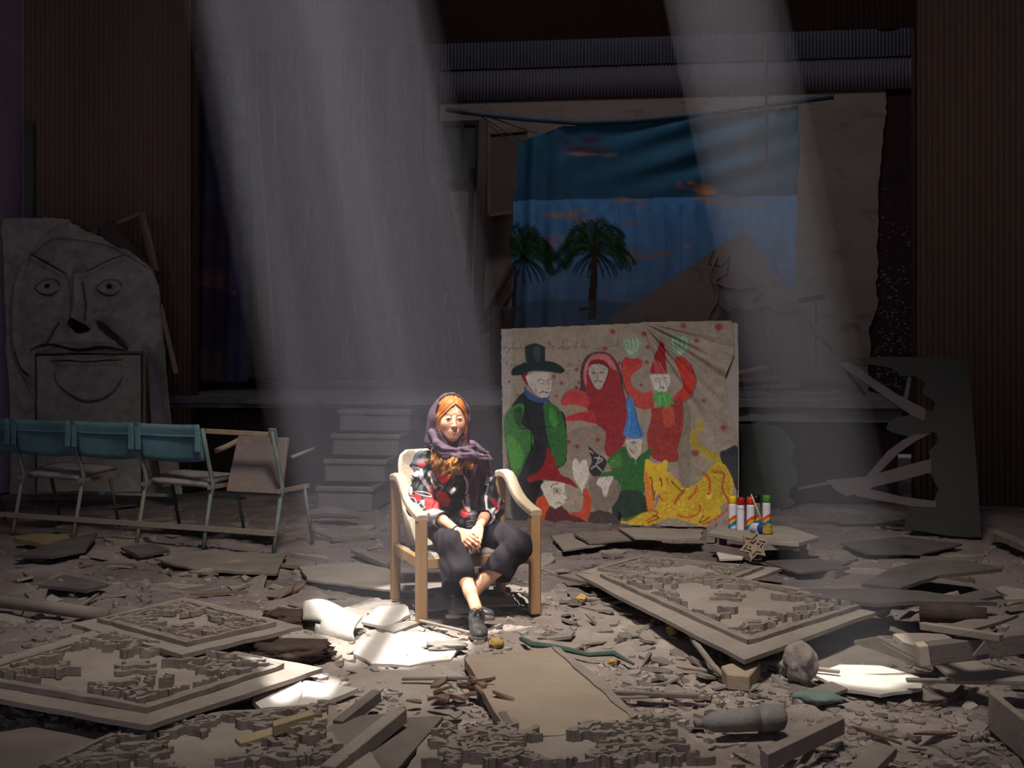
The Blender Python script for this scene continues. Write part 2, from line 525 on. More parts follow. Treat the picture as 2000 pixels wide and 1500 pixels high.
# flecks of old paint and mortar left on the dark strip
M_fleck = mat('old_lime_flecks', (0.30, 0.25, 0.22), (0.2, 0.16, 0.15), 5)
fl = MB()
for k in range(420):
    px = random.uniform(1708, 1782); py = 780 - abs(random.gauss(0, 1)) ** 1.0 * 150
    if py < 150: continue
    c = SP(px, py, BV + 0.055); r = random.uniform(0.004, 0.022)
    pts = [c + SU * (r * random.uniform(.4, 1.3) * math.cos(a)) + Vector((0, 0, r * random.uniform(.3, 1.1) * math.sin(a))) for a in (0.2, 1.5, 2.8, 4.0, 5.3)]
    fl.prism(pts, SV * 0.012)
o = fl.build('paint_fleck', M_fleck, wb); o['kind'] = 'stuff'
# corrugated sheets
zc = 4.80
cs = struct(corrugated(U(300, BV - .06), U(1800, BV - .06), zc, zc + 0.48, BV - 0.06, 0.046, 0.012, 'wall_back_upper', M_corr2), 'lower tier of corrugated sheet on the back wall')
struct(corrugated(U(300, BV - .1), U(1800, BV - .1), zc + 0.42, 8.0, BV - 0.10, 0.046, 0.012, 'wall_back_top', M_corr), 'upper tier of corrugated sheet on the back wall')
mb = MB().bar(ST(U(1795, 4.4), 4.4, 0.9), ST(U(1795, 4.4), 4.4, 8), 0.16, 0.16, SV)
struct(mb.build('trim_3', mat('brown_post_paint', (0.10, 0.06, 0.05), (0.075, 0.07, 0.07), 1.5)), 'narrow brown post right of the dark brick strip')

# stage deck, its lip, and the dark front
uA, uB, uC = U(322, 0), U(985, 0), U(1762, 0)
mb = MB()
def deck(u0, u1, v0, v1, z0, z1, n, seed):
    rr = random.Random(seed)
    front = [ST(u0 + (u1 - u0) * i / n, v0 + rr.uniform(-0.05, 0.03), z1) for i in range(n + 1)]
    mb.prism(front + [ST(u1, v1, z1), ST(u0, v1, z1)], Vector((0, 0, z0 - z1)))
deck(uA, uC, -0.02, 5.3, 0.84, STAGE_Z, 60, 3)
deck(uA - 0.02, uC + 0.03, -0.10, 0.5, 0.885, STAGE_Z - 0.012, 46, 5)
st = struct(mb.build('stage', M_stage), 'raised stage with a broken grey edge')
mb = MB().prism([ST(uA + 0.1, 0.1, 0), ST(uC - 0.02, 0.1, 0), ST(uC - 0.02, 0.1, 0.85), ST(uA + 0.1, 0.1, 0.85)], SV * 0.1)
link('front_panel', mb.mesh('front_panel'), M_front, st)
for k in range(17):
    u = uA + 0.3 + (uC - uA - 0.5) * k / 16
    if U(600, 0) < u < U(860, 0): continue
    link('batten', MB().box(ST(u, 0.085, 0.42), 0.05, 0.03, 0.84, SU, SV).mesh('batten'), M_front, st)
mb = MB().bar(ST(U(1440, -0.02), 0.02, 0.80), ST(uC, 0.02, 0.80), 0.04, 0.1)
link('edge_rail', mb.mesh('edge_rail'), M_conc, st)

# concrete stairs up to the stage
sr = struct(thing('stairs', 'grey concrete stairs up to the stage beside the seated woman', None), None)
zs = [0.0, 0.225, 0.435, 0.64, 0.845]
for i, (x0, x1) in enumerate(((619, 726), (634, 752), (649, 778), (663, 800))):
    v0 = -1.17 + 0.29 * i
    a, b = U(x0, v0), U(x1, v0)
    w = MB().box(ST((a + b) / 2, v0 / 2 + 0.05, (zs[i] + zs[i + 1]) / 2), b - a, 0.1 - v0, zs[i + 1] - zs[i], SU, SV)
    w.box(ST((a + b) / 2, v0 / 2 + 0.04, zs[i + 1] - 0.025), b - a + 0.03, 0.13 - v0, 0.05, SU, SV)
    link('step', w.mesh('step', 0.012), M_conc, sr)

# the roof with the holes the sun comes through
def hole(px_pts, wob=0.03):
    pts = []
    n = len(px_pts)
    for i in range(n):
        a, b = G(*px_pts[i]), G(*px_pts[(i + 1) % n])
        for t in (0, 0.33, 0.66):
            p = a.lerp(b, t) + Vector((random.uniform(-wob, wob), random.uniform(-wob, wob), 0)) * (t > 0)
            pts.append(p + SUN * (8.0 / SUN.z))
    return pts
HOLES = [
    [(686, 1302), (636, 1262), (612, 1212), (690, 1176), (770, 1150), (1030, 1146), (1066, 1180), (1048, 1216), (935, 1244), (905, 1290), (800, 1308)],
    [(490, 1328), (556, 1304), (618, 1316), (716, 1344), (690, 1376), (592, 1372), (552, 1392), (520, 1346)],
    [(1588, 1310), (1612, 1300), (1660, 1294), (1730, 1304), (1780, 1316), (1794, 1338), (1742, 1353), (1676, 1349), (1600, 1336)],
]
bm = bmesh.new()
def loop(pts):
    vs_ = [bm.verts.new(p) for p in pts]
    return [bm.edges.new((vs_[i], vs_[(i + 1) % len(vs_)])) for i in range(len(vs_))]
ed = loop([Vector((-9, -4, 8)), Vector((9, -4, 8)), Vector((9, 18.5, 8)), Vector((-9, 18.5, 8))])
for h in HOLES: ed += loop(hole(h))
bmesh.ops.triangle_fill(bm, use_beauty=True, use_dissolve=False, edges=ed)
me = bpy.data.meshes.new('ceiling'); bm.to_mesh(me); bm.free()
struct(link('ceiling', me, M_header), 'dark roof with ragged holes')

# two unseen bars added across the big hole to streak the sunbeam
for i, x in enumerate((-0.72, 0.10)):
    a = Vector((x, 4.6, 0)) + SUN * (7.9 / SUN.z); b = Vector((x + 0.12, 7.4, 0)) + SUN * (7.9 / SUN.z)
    struct(MB().bar(a, b, 0.10, 0.10).build('streak_bar', M_header), 'unseen bar added across the roof hole to streak the sunbeam')

# dust hanging in the sunbeams
def haze(name, label, k, grow, density, color, z1=7.95):
    pts = [G(*p) for p in HOLES[k]] if isinstance(k, int) else [G(*p) for i in k for p in HOLES[i]]
    import itertools
    p2 = sorted({(round(p.x, 3), round(p.y, 3)) for p in pts})
    def half(ps):
        h = []
        for p in ps:
            while len(h) >= 2 and (h[-1][0] - h[-2][0]) * (p[1] - h[-2][1]) - (h[-1][1] - h[-2][1]) * (p[0] - h[-2][0]) <= 0: h.pop()
            h.append(p)
        return h
    hull = half(p2)[:-1] + half(p2[::-1])[:-1]
    c = Vector((sum(p[0] for p in hull) / len(hull), sum(p[1] for p in hull) / len(hull), 0))
    ring = [c + (Vector((p[0], p[1], 0)) - c) * grow for p in hull]
    s = SUN / SUN.z
    lo = [p + s * 0.02 for p in ring]; hi = [p + s * z1 for p in ring]
    n = len(ring)
    m_ = MB().add([*lo, *hi], [tuple(reversed(range(n))), tuple(range(n, 2 * n))] + [(i, (i + 1) % n, n + (i + 1) % n, n + i) for i in range(n)])
    m = bpy.data.materials.new(name); m.use_nodes = True
    nt = m.node_tree; nt.nodes.clear()
    out = nt.nodes.new('ShaderNodeOutputMaterial'); vsn = nt.nodes.new('ShaderNodeVolumeScatter')
    vsn.inputs['Color'].default_value = (*color, 1); vsn.inputs['Density'].default_value = density
    nt.links.new(vsn.outputs['Volume'], out.inputs['Volume'])
    return tag(m_.build(name, m), label, 'haze', None, 'stuff')
haze('dust_haze', 'wide shaft of sunlit dust falling over the seated woman', 0, 1.12, 0.042, (0.84, 0.82, 1.0))
haze('dust_haze', 'narrow shaft of sunlit dust before the painted backdrop', 2, 1.25, 0.10, (0.84, 0.84, 1.0))
# ------------------------------------------------------------------ the armchair
PHI = math.radians(18.5)
CR = Vector((math.cos(PHI), math.sin(PHI), 0))          # along the seat, to the right as seen from its front-facing viewer
CF = Vector((math.sin(PHI), -math.cos(PHI), 0))         # the way the chair faces
UP = Vector((0, 0, 1))
C0 = G(823, 1216)                                       # foot of the front post on the left of the photo
CW, CD = 0.64, 0.61
M_wood = mat('tan_worn_wood', (0.28, 0.16, 0.075), (0.35, 0.22, 0.115), 5, 0.7, 0.2, 60, stretch=(1, 1, 0.25), c3=(0.27, 0.15, 0.065))
M_armwood = mat('bleached_arm_wood', (0.36, 0.285, 0.205), (0.45, 0.37, 0.28), 6, 0.75, 0.2, 60, c3=(0.36, 0.25, 0.15))
M_backfab = mat('cream_shell_fabric', (0.52, 0.44, 0.34), (0.60, 0.52, 0.42), 5, 0.9, 0.25, 50, c3=(0.36, 0.29, 0.22))
M_seatfab = mat('grey_seat_fabric', (0.20, 0.18, 0.17), (0.27, 0.24, 0.22), 8, 0.95, 0.3, 60)

def CP(x, s, z):
    """chair frame: x across from the left post, s from front to back, z up"""
    p = C0 + CR * x - CF * s
    return Vector((p.x, p.y, z))

chair = thing('armchair', 'low pale wooden armchair with sloping arms, standing in the sunlit patch', 'armchair', None, CP(CW / 2, CD / 2, 0))
def cpart(name, mb, m, bevel=0.006, smooth=False):
    o = mb.build(name, m, None, bevel, smooth)
    o.parent = chair
    o.matrix_parent_inverse = Matrix.Translation(-chair.location)
    return o
prof = [(0.0, 0.578), (0.10, 0.588), (0.22, 0.600), (0.34, 0.615), (0.46, 0.640), (0.57, 0.675), (0.66, 0.712), (0.76, 0.738), (0.88, 0.742), (1.02, 0.728)]
for x, inn in ((0, 1), (CW, -1)):
    cpart('front_post', MB().box(CP(x, 0, 0.285), 0.058, 0.058, 0.57, CR, CF), M_wood, 0.008)
    cpart('rear_post', MB().box(CP(x, CD, 0.36), 0.052, 0.055, 0.72, CR, CF), M_wood, 0.008)
    arm = MB(); rings = []
    pts = [(s * CD - 0.03 * (i == 0), z) for i, (s, z) in enumerate(prof)]
    for i, (s, z) in enumerate(pts):
        s0, z0 = pts[max(i - 1, 0)]; s1, z1 = pts[min(i + 1, len(pts) - 1)]
        t = Vector((s1 - s0, z1 - z0)).normalized(); nrm = Vector((-t.y, t.x))
        w = 0.064
        ring = []
        for a, b in ((-1, -1), (1, -1), (1, .6), (.72, 1), (-.72, 1), (-1, .6)):
            q = Vector((s, z - 0.02)) + nrm * (b * 0.02)
            ring.append(CP(x + a * w / 2, q.x, q.y))
        rings.append(ring)
    n = 6
    arm.v = [tuple(p) for r in rings for p in r]
    for i in range(len(rings) - 1):
        for k in range(n):
            arm.f.append((i * n + k, i * n + (k + 1) % n, (i + 1) * n + (k + 1) % n, (i + 1) * n + k))
    arm.f += [tuple(range(n)), tuple(range((len(rings) - 1) * n, len(rings) * n))]
    cpart('arm', arm, M_armwood, 0.004)
    cpart('side_rail', MB().bar(CP(x, 0.02, 0.315), CP(x, CD - 0.02, 0.300), 0.035, 0.062), M_wood)
cpart('front_rail', MB().bar(CP(0.02, 0.0, 0.312), CP(CW - 0.02, 0.0, 0.312), 0.032, 0.06), M_wood)
cpart('rear_rail', MB().bar(CP(0.02, CD, 0.300), CP(CW - 0.02, CD, 0.300), 0.032, 0.06), M_wood)
# seat sling
nx, ns = 16, 12
top = np.zeros((ns, nx, 3))
for j in range(ns):
    for i in range(nx):
        a, b = i / (nx - 1), j / (ns - 1)
        z = 0.352 - 0.035 * b + 0.022 * math.sin(math.pi * a) * (1 - 0.6 * b) + (-0.012 if j == 0 else 0)
        top[j, i] = CP(0.03 + a * (CW - 0.06), 0.012 + b * (CD - 0.02), z)
o = link('seat', grid_mesh('seat', top, thick=(0, 0, -0.03)), M_seatfab, None, True)
o.parent = chair; o.matrix_parent_inverse = Matrix.Translation(-chair.location)
# curved back shell
nx, ns = 22, 22
b_ = np.zeros((ns, nx, 3))
for j in range(ns):
    for i in range(nx):
        a, b = i / (nx - 1) * 2 - 1, j / (ns - 1)
        z = 0.285 + 0.565 * b
        hw = 0.272
        lift = 0.0
        if b > 0.8:                                     # rounded upper corners
            r = (b - 0.8) / 0.2
            hw -= 0.055 * (1 - math.sqrt(max(0, 1 - r * r)))
        s = CD - 0.075 + 0.235 * b + 0.05 * math.sin(b * 2.2) - 0.05 * a * a
        b_[j, i] = CP(CW / 2 + a * hw, s, z)
o = link('back_shell', grid_mesh('back_shell', b_, thick=tuple(-CF * 0.03)), M_backfab, None, True)
o.parent = chair; o.matrix_parent_inverse = Matrix.Translation(-chair.location)
# ------------------------------------------------------------------ volumes that become smooth skins
class Vol:
    """a distance field on a grid; shapes are blended into it, then its zero surface becomes a mesh"""
    def __init__(s, lo, hi, h):
        s.lo = np.array(lo, float); s.h = h
        s.n = np.ceil((np.array(hi, float) - s.lo) / h).astype(int) + 1
        s.ax = [(s.lo[i] + h * np.arange(s.n[i])).astype(np.float32) for i in range(3)]
        s.D = np.full(s.n, 0.3, np.float32)
    def sub(s, lo, hi):
        sl = []
        for i in range(3):
            a = int(np.clip(math.floor((lo[i] - s.lo[i]) / s.h), 0, s.n[i])); b = int(np.clip(math.ceil((hi[i] - s.lo[i]) / s.h) + 1, 0, s.n[i]))
            sl.append(slice(a, b))
        return tuple(sl)
    def xyz(s, sl):
        return s.ax[0][sl[0]][:, None, None], s.ax[1][sl[1]][None, :, None], s.ax[2][sl[2]][None, None, :]
    def add(s, prim, k=0.0, mode='u'):
        fn, lo, hi = prim
        pad = max(k * 1.5, 0) + 4 * s.h
        sl = s.sub(np.asarray(lo) - pad, np.asarray(hi) + pad)
        if any(q.stop <= q.start for q in sl): return s
        a = s.D[sl]; b = fn(*s.xyz(sl)).astype(np.float32)
        if mode == 'd': b = -b
        if mode in 'di':
            s.D[sl] = np.maximum(a, b) if k == 0 else -smin(-a, -b, k)
        else:
            s.D[sl] = np.minimum(a, b) if k == 0 else smin(a, b, k)
        return s
    def warp(s, fn, lo=None, hi=None):
        sl = s.sub(lo if lo is not None else s.lo, hi if hi is not None else s.lo + s.h * s.n)
        a = s.D[sl]
        if a.size:
            near = np.abs(a) < 0.05
            s.D[sl] = np.where(near, a + fn(*s.xyz(sl)).astype(np.float32), a)
        return s
    def surface(s):
        D = s.D; S = D < 0
        act = np.zeros(s.n - 1, bool)
        c = [S[i:s.n[0] - 1 + i, j:s.n[1] - 1 + j, k:s.n[2] - 1 + k] for i in (0, 1) for j in (0, 1) for k in (0, 1)]
        anyv = c[0].copy(); allv = c[0].copy()
        for q in c[1:]: anyv |= q; allv &= q
        act = anyv & ~allv
        ijk = np.argwhere(act)
        idx = np.full(s.n - 1, -1, np.int64); idx[act] = np.arange(len(ijk))
        pos = np.zeros((len(ijk), 3)); cnt = np.zeros(len(ijk))
        for ax in range(3):
            o1, o2 = [q for q in range(3) if q != ax]
            for a in (0, 1):
                for b in (0, 1):
                    p = ijk.copy(); p[:, o1] += a; p[:, o2] += b
                    q = p.copy(); q[:, ax] += 1
                    va, vb = D[tuple(p.T)], D[tuple(q.T)]
                    m = (va < 0) != (vb < 0)
                    t = np.where(m, va / np.where(m, va - vb, 1), 0)
                    e = p.astype(float); e[:, ax] += t
                    pos[m] += e[m]; cnt[m] += 1
        pos /= cnt[:, None]
        quads = []
        for ax in range(3):
            o1, o2 = [(1, 2), (2, 0), (0, 1)][ax]
            A = [slice(None)] * 3; B = [slice(None)] * 3
            A[ax] = slice(0, -1); B[ax] = slice(1, None)
            x = S[tuple(A)] != S[tuple(B)]
            e = np.argwhere(x)
            e = e[(e[:, o1] > 0) & (e[:, o2] > 0) & (e[:, o1] < s.n[o1] - 1) & (e[:, o2] < s.n[o2] - 1)]
            def cell(d1, d2):
                q = e.copy(); q[:, o1] -= d1; q[:, o2] -= d2
                return idx[tuple(q.T)]
            qd = np.stack([cell(1, 1), cell(0, 1), cell(0, 0), cell(1, 0)], -1)
            ins = S[tuple(e.T)]
            qd[~ins] = qd[~ins][:, ::-1]
            quads.append(qd)
        q = np.concatenate(quads)
        return s.lo + pos * s.h, q

def smin(a, b, k):
    h = np.clip(0.5 + 0.5 * (b - a) / k, 0, 1)
    return b + (a - b) * h - k * h * (1 - h)

def cone(a, b, r1, r2):
    a, b = np.array(a, float), np.array(b, float); d = b - a; l2 = d @ d + 1e-12
    def fn(X, Y, Z):
        t = np.clip(((X - a[0]) * d[0] + (Y - a[1]) * d[1] + (Z - a[2]) * d[2]) / l2, 0, 1)
        return np.sqrt((X - a[0] - t * d[0]) ** 2 + (Y - a[1] - t * d[1]) ** 2 + (Z - a[2] - t * d[2]) ** 2) - (r1 + t * (r2 - r1))
    r = max(r1, r2)
    return fn, np.minimum(a, b) - r, np.maximum(a, b) + r

def ell(c, rad, M=None):
    c = np.array(c, float); rad = np.array(rad, float)
    def fn(X, Y, Z):
        x, y, z = X - c[0], Y - c[1], Z - c[2]
        if M is not None:
            x, y, z = [M[i][0] * x + M[i][1] * y + M[i][2] * z for i in range(3)]
        k0 = np.sqrt((x / rad[0]) ** 2 + (y / rad[1]) ** 2 + (z / rad[2]) ** 2)
        k1 = np.sqrt((x / rad[0] ** 2) ** 2 + (y / rad[1] ** 2) ** 2 + (z / rad[2] ** 2) ** 2) + 1e-9
        return k0 * (k0 - 1) / k1
    r = rad if M is None else np.full(3, rad.max())
    return fn, c - r, c + r

def plane(p, n):
    p, n = np.array(p, float), np.array(n, float); n = n / np.linalg.norm(n)
    return lambda X, Y, Z: (X - p[0]) * n[0] + (Y - p[1]) * n[1] + (Z - p[2]) * n[2]

def join(parts):
    v, q, o = [], [], 0
    for a, b in parts:
        v.append(a); q.append(b + o); o += len(a)
    return np.concatenate(v), np.concatenate(q)

def relax(v, q, it=1, lam=0.5):
    n = len(v)
    for _ in range(it):
        acc = np.zeros_like(v); cnt = np.zeros(n)
        for i in range(4):
            a, b = q[:, i], q[:, (i + 1) % 4]
            for x in range(3):
                acc[:, x] += np.bincount(a, v[b, x], n) + np.bincount(b, v[a, x], n)
            cnt += np.bincount(a, minlength=n) + np.bincount(b, minlength=n)
        v = v + lam * (acc / np.maximum(cnt, 1)[:, None] - v)
    return v

A3 = lambda p: np.array(p, float)
def paint_mat(name, lo, hi, scale, rough, bump, bscale, spec=0.3):
    return mat(name, (lo, hi), None, scale, rough, bump, bscale, attr='paint', spec=spec)

# ------------------------------------------------------------------ the seated woman
# head frame
_th, _ro = math.radians(14), math.radians(2.5)
hf = A3((math.sin(_th), -math.cos(_th), 0)); r0 = A3((math.cos(_th), math.sin(_th), 0)); u0 = A3((0, 0, 1))
hr = r0 * math.cos(_ro) - u0 * math.sin(_ro); hu = u0 * math.cos(_ro) + r0 * math.sin(_ro)
HM = np.stack([hr, hf, hu])                 # world -> head
HC = A3(P(881.5, 817, 6.80))
def h2w(v): return HC + np.asarray(v) @ HM
def w2h(v): return (np.asarray(v) - HC) @ HM.T

# body frame and joints
bR = A3(CR); bF = A3(CF)
BM = np.stack([bR, bF, A3((0, 0, 1))])
chest = A3((-0.335, 6.945, 0.72))
shL = chest - bR * 0.158 + A3((0, 0, 0.085)); shR = chest + bR * 0.158 + A3((0, 0, 0.085))
elL, elR = A3(P(824, 985, 6.80)), A3(P(954, 994, 6.88))
wrL, wrR = A3(P(896, 1040, 6.54)), A3(P(935, 1032, 6.58))
hipL, hipR = A3((-0.40, 6.95, 0.455)), A3((-0.215, 7.0, 0.455))
knL, knR = A3(P(884, 1062, 6.53)), A3(P(1012, 1066, 6.60))
anL, anR = A3(P(930, 1188, 6.30)), A3(P(897, 1184, 6.58))

def skin_limbs(V):
    V.add(ell(chest + A3((0, 0, -0.01)), (0.15, 0.10, 0.17), BM))
    V.add(ell(chest + A3((0.02, 0.01, -0.17)), (0.13, 0.105, 0.16), BM), 0.05)
    V.add(ell((hipL + hipR) / 2 + A3((0, 0, 0.0)), (0.165, 0.12, 0.11), BM), 0.05)
    V.add(cone(shL, shR, 0.05, 0.05), 0.05)
    V.add(cone(h2w((0, -0.03, -0.10)), chest + A3((0, 0.0, 0.10)), 0.050, 0.062), 0.04)
    for s, e, w in ((shL, elL, wrL), (shR, elR, wrR)):
        V.add(cone(s, e, 0.046, 0.038), 0.03); V.add(cone(e, e + (w - e) * 0.6, 0.037, 0.030), 0.01)
    for h, k, a in ((hipL, knL, anL), (hipR, knR, anR)):
        V.add(cone(h, k, 0.074, 0.048), 0.04)
        d = a - k
        cb = A3((0, 0.018, 0.0))
        V.add(cone(k, k + d * 0.32 + cb, 0.046, 0.049), 0.02); V.add(cone(k + d * 0.32 + cb, k + d * 0.75 + cb * .3, 0.050, 0.033), 0.02)
        V.add(cone(k + d * 0.75 + cb * .3, a, 0.032, 0.031), 0.02)

def face(h=0.0016):
    V = Vol((-0.088, -0.13, -0.20), (0.088, 0.125, 0.125), h)
    V.add(ell((0, -0.02, 0.028), (0.073, 0.094, 0.086)))
    V.add(ell((0, 0.028, -0.022), (0.066, 0.060, 0.082)), 0.03)
    V.add(ell((0, 0.050, -0.091), (0.022, 0.030, 0.021)), 0.030)
    for s in (-1, 1):
        V.add(ell((s * 0.037, 0.050, -0.030), (0.022, 0.028, 0.026)), 0.03)
        V.add(ell((s * 0.031, 0.094, 0.000), (0.017, 0.014, 0.011)), 0.016, 'd')
        V.add(cone((s * 0.043, 0.025, -0.065), (s * 0.012, 0.058, -0.096), 0.020, 0.018), 0.03)
    V.add(cone((0, 0.081, 0.012), (0, 0.101, -0.034), 0.0065, 0.0082), 0.012)
    V.add(ell((0, 0.104, -0.037), (0.0095, 0.0100, 0.0085)), 0.009)
    for s in (-1, 1):
        V.add(ell((s * 0.0105, 0.094, -0.0395), (0.0068, 0.010, 0.0065)), 0.006)
        V.add(ell((s * 0.0055, 0.099, -0.0455), (0.003, 0.005, 0.003)), 0.003, 'd')
    V.add(ell((0, 0.080, -0.070), (0.024, 0.013, 0.016)), 0.018)
    V.add(cone((-0.019, 0.084, -0.0685), (0, 0.0915, -0.0665), 0.0034, 0.0040), 0.006); V.add(cone((0.019, 0.084, -0.0685), (0, 0.0915, -0.0665), 0.0034, 0.0040), 0.006)
    V.add(cone((-0.014, 0.085, -0.0735), (0, 0.0905, -0.0755), 0.0042, 0.0058), 0.006); V.add(cone((0.014, 0.085, -0.0735), (0, 0.0905, -0.0755), 0.0042, 0.0058), 0.006)
    V.add(cone((-0.021, 0.090, -0.0708), (0, 0.0985, -0.0710), 0.0012, 0.0015), 0.003, 'd'); V.add(cone((0.021, 0.090, -0.0708), (0, 0.0985, -0.0710), 0.0012, 0.0015), 0.003, 'd')
    for s in (-1, 1):                        # lids around an almond opening
        ex, ey = s * 0.0305, 0.0735
        def lid(X, Y, Z, ex=ex, ey=ey):
            ball = np.sqrt((X - ex) ** 2 + (Y - ey) ** 2 + Z ** 2) - 0.0150
            x = (X - ex) / 0.0150
            hole = np.abs(Z + 0.0005) - 0.0049 * (1 - x * x)
            return np.maximum(ball, -np.maximum(hole, ey + 0.003 - Y))
        V.add((lid, (ex - .016, ey - .016, -.016), (ex + .016, ey + .016, .016)), 0.003)
        def cut(X, Y, Z, ex=ex, ey=ey):
            x = (X - ex) / 0.0150
            hole = np.abs(Z + 0.0005) - 0.0049 * (1 - x * x)
            return np.maximum(np.maximum(hole, ey + 0.003 - Y), np.sqrt((X - ex) ** 2 + (Y - ey) ** 2 + Z ** 2) - 0.020)
        V.add((cut, (ex - .016, ey - .016, -.02), (ex + .016, ey + .025, .02)), 0.0, 'd')
    V.add(cone((0, -0.025, -0.07), (0, -0.045, -0.21), 0.050, 0.055), 0.025)
    v, q = V.surface()
    return v, q

def face_colors(l):
    x, y, z = l[:, 0], l[:, 1], l[:, 2]
    base = np.array(L(230, 178, 148)) * np.ones((len(l), 3))
    def blend(m, c):
        m = np.clip(m, 0, 1)[:, None]
        base[:] = base * (1 - m) + np.array(c) * m
    front = (y > 0.03).astype(float)
    ax = np.abs(x)
    g = lambda a, b, sa, sb: np.exp(-(((ax - a) / sa) ** 2 + ((z - b) / sb) ** 2))
    blend(0.30 * g(0.036, -0.036, 0.02, 0.018) * front, L(214, 128, 110))
    blend(0.30 * np.exp(-((x / 0.012) ** 2 + ((z + 0.037) / 0.012) ** 2)) * front, L(214, 130, 110))
    blend(0.30 * g(0.031, -0.013, 0.014, 0.006) * front, L(170, 115, 100))
    lip_up = np.clip((0.0042 * (1 - (ax / 0.023) ** 2) - np.abs(z + 0.0680)) / 0.0015, 0, 1) * (ax < 0.024)
    lip_lo = np.clip((0.0050 * (1 - (ax / 0.020) ** 2) - np.abs(z + 0.0755)) / 0.0015, 0, 1) * (ax < 0.021)
    blend(0.85 * np.maximum(lip_up, lip_lo) * front * (y > 0.07), L(178, 96, 90))
    blend(0.9 * np.clip((0.0013 - np.abs(z + 0.0709)) / 0.0007, 0, 1) * (ax < 0.023) * front * (y > 0.07), L(96, 42, 40))
    t = np.clip((ax - 0.013) / 0.037, 0, 1)
    bz = 0.0185 + 0.008 * np.sin(t * 2.3) - 0.005 * t
    bw = 0.0030 * (1 - 0.6 * t)
    blend(0.85 * np.clip((bw - np.abs(z - bz)) / 0.0014 + 0.3, 0, 1) * (ax > 0.0125) * (ax < 0.051) * front, L(110, 66, 40))
    e = (ax - 0.0305) / 0.0160
    up = 0.0052 * (1 - e * e)
    blend(0.95 * np.clip((0.0015 - np.abs(z + 0.0005 - up)) / 0.0008, 0, 1) * (np.abs(e) < 1.05) * front, L(40, 24, 20))
    blend(0.55 * np.clip((0.0010 - np.abs(z + 0.0005 + up)) / 0.0008, 0, 1) * (np.abs(e) < 1.0) * front, L(90, 52, 44))
    blend(0.45 * np.clip((0.0010 - np.abs(z + 0.0005 - up - 0.0045)) / 0.0008, 0, 1) * (np.abs(e) < 0.9) * front, L(130, 80, 66))
    return base

def hands(h=0.002):
    V = Vol(np.minimum(wrL, wrR) - A3((0.26, 0.22, 0.17)), np.maximum(wrL, wrR) + A3((0.16, 0.30, 0.12)), h)
    for e, w in ((elL, wrL), (elR, wrR)):
        V.add(cone(e + (w - e) * 0.30, w - (w - e) * 0.02, 0.033, 0.0225), 0.0)
    def hand(w, dirn, side, nrm, curl, lens=1.0, thumb=1):
        d = dirn / np.linalg.norm(dirn); s = side - d * (side @ d); s /= np.linalg.norm(s)
        n = nrm - d * (nrm @ d) - s * (nrm @ s); n /= np.linalg.norm(n)
        # palm: four metacarpals, knuckles
        ks = []
        for i, o in enumerate((0.0265, 0.009, -0.009, -0.0255)):
            kl = (0.080, 0.084, 0.079, 0.071)[i] * lens
            k = w + d * kl + s * o - n * 0.002 * (i in (0, 3))
            V.add(cone(w + d * 0.008 + s * o * 0.55, k, 0.0155, 0.0118), 0.012)
            ks.append(k)
        fl = ((0.038, 0.024, 0.020), (0.042, 0.027, 0.021), (0.039, 0.025, 0.020), (0.030, 0.019, 0.018))
        for i, k in enumerate(ks):
            p = k; a = curl[i][0]
            for j in range(3):
                a2 = sum(curl[i][:j + 1])
                dd = d * math.cos(a2) + n * (-math.sin(a2)) + s * (0.05 * (1.5 - i) * (j == 0))
                dd /= np.linalg.norm(dd)
                q = p + dd * fl[i][j] * lens
                V.add(cone(p, q, (0.0098, 0.0088, 0.0080)[j], (0.0088, 0.0080, 0.0066)[j]), 0.0035 if j else 0.006)
                p = q
        b = w + d * 0.022 + s * 0.016 * thumb
        t1 = w + d * 0.052 + s * 0.040 * thumb - n * 0.012
        t2 = t1 + d * 0.030 + s * 0.006 * thumb - n * 0.010
        t3 = t2 + d * 0.024 - s * 0.004 * thumb - n * 0.006
        V.add(cone(b, t1, 0.016, 0.0115), 0.012); V.add(cone(t1, t2, 0.0108, 0.0095), 0.004); V.add(cone(t2, t3, 0.0095, 0.0072), 0.004)
    # the hand on the right of the photo lies underneath, the other rests over it
    hand(wrR, A3(P(924, 1062, 6.47)) - wrR, A3((0.75, -0.45, -0.3)), A3((0.35, -0.8, 0.5)), [(0.25, 0.6, 0.5)] * 2 + [(0.3, 0.7, 0.5)] * 2, 0.95, -1)
    hand(wrL, A3(P(922, 1062, 6.44)) - wrL, A3((0.55, 0.1, 0.75)), A3((-0.1, -0.85, 0.45)), [(0.15, 0.45, 0.35), (0.25, 0.5, 0.4), (0.35, 0.55, 0.4), (0.45, 0.6, 0.45)], 0.95, 1)
    return V.surface()

M_skin = paint_mat('skin', 0.93, 1.06, 60, 0.55, 0.04, 300, 0.35)
fv, fq = face()
V = Vol((-0.66, 6.15, 0.02), (0.18, 7.16, 0.92), 0.0045)
skin_limbs(V)
V.add((lambda X, Y, Z: np.sqrt((X - HC[0]) ** 2 + (Y - HC[1]) ** 2 + (Z - HC[2]) ** 2) - 0.15, HC - 0.16, HC + 0.16), 0, 'd')
lv, lq = V.surface(); lv = relax(lv, lq, 2)
hv, hq = hands(); hv = relax(hv, hq, 1, 0.4)
v, q = join([(h2w(fv), fq), (lv, lq), (hv, hq)])
sk = np.array(L(230, 178, 148))
knuck = 1 + 0.06 * fnoise(hv[:, 0] * 60, hv[:, 2] * 60, 4, 2)[:, None]
cols = np.concatenate([face_colors(fv), np.ones((len(lv), 3)) * sk * 0.96, np.ones((len(hv), 3)) * np.array(L(220, 160, 128)) * knuck])
person = link('person', raw_mesh('person', v, q, cols), M_skin, smooth=True)
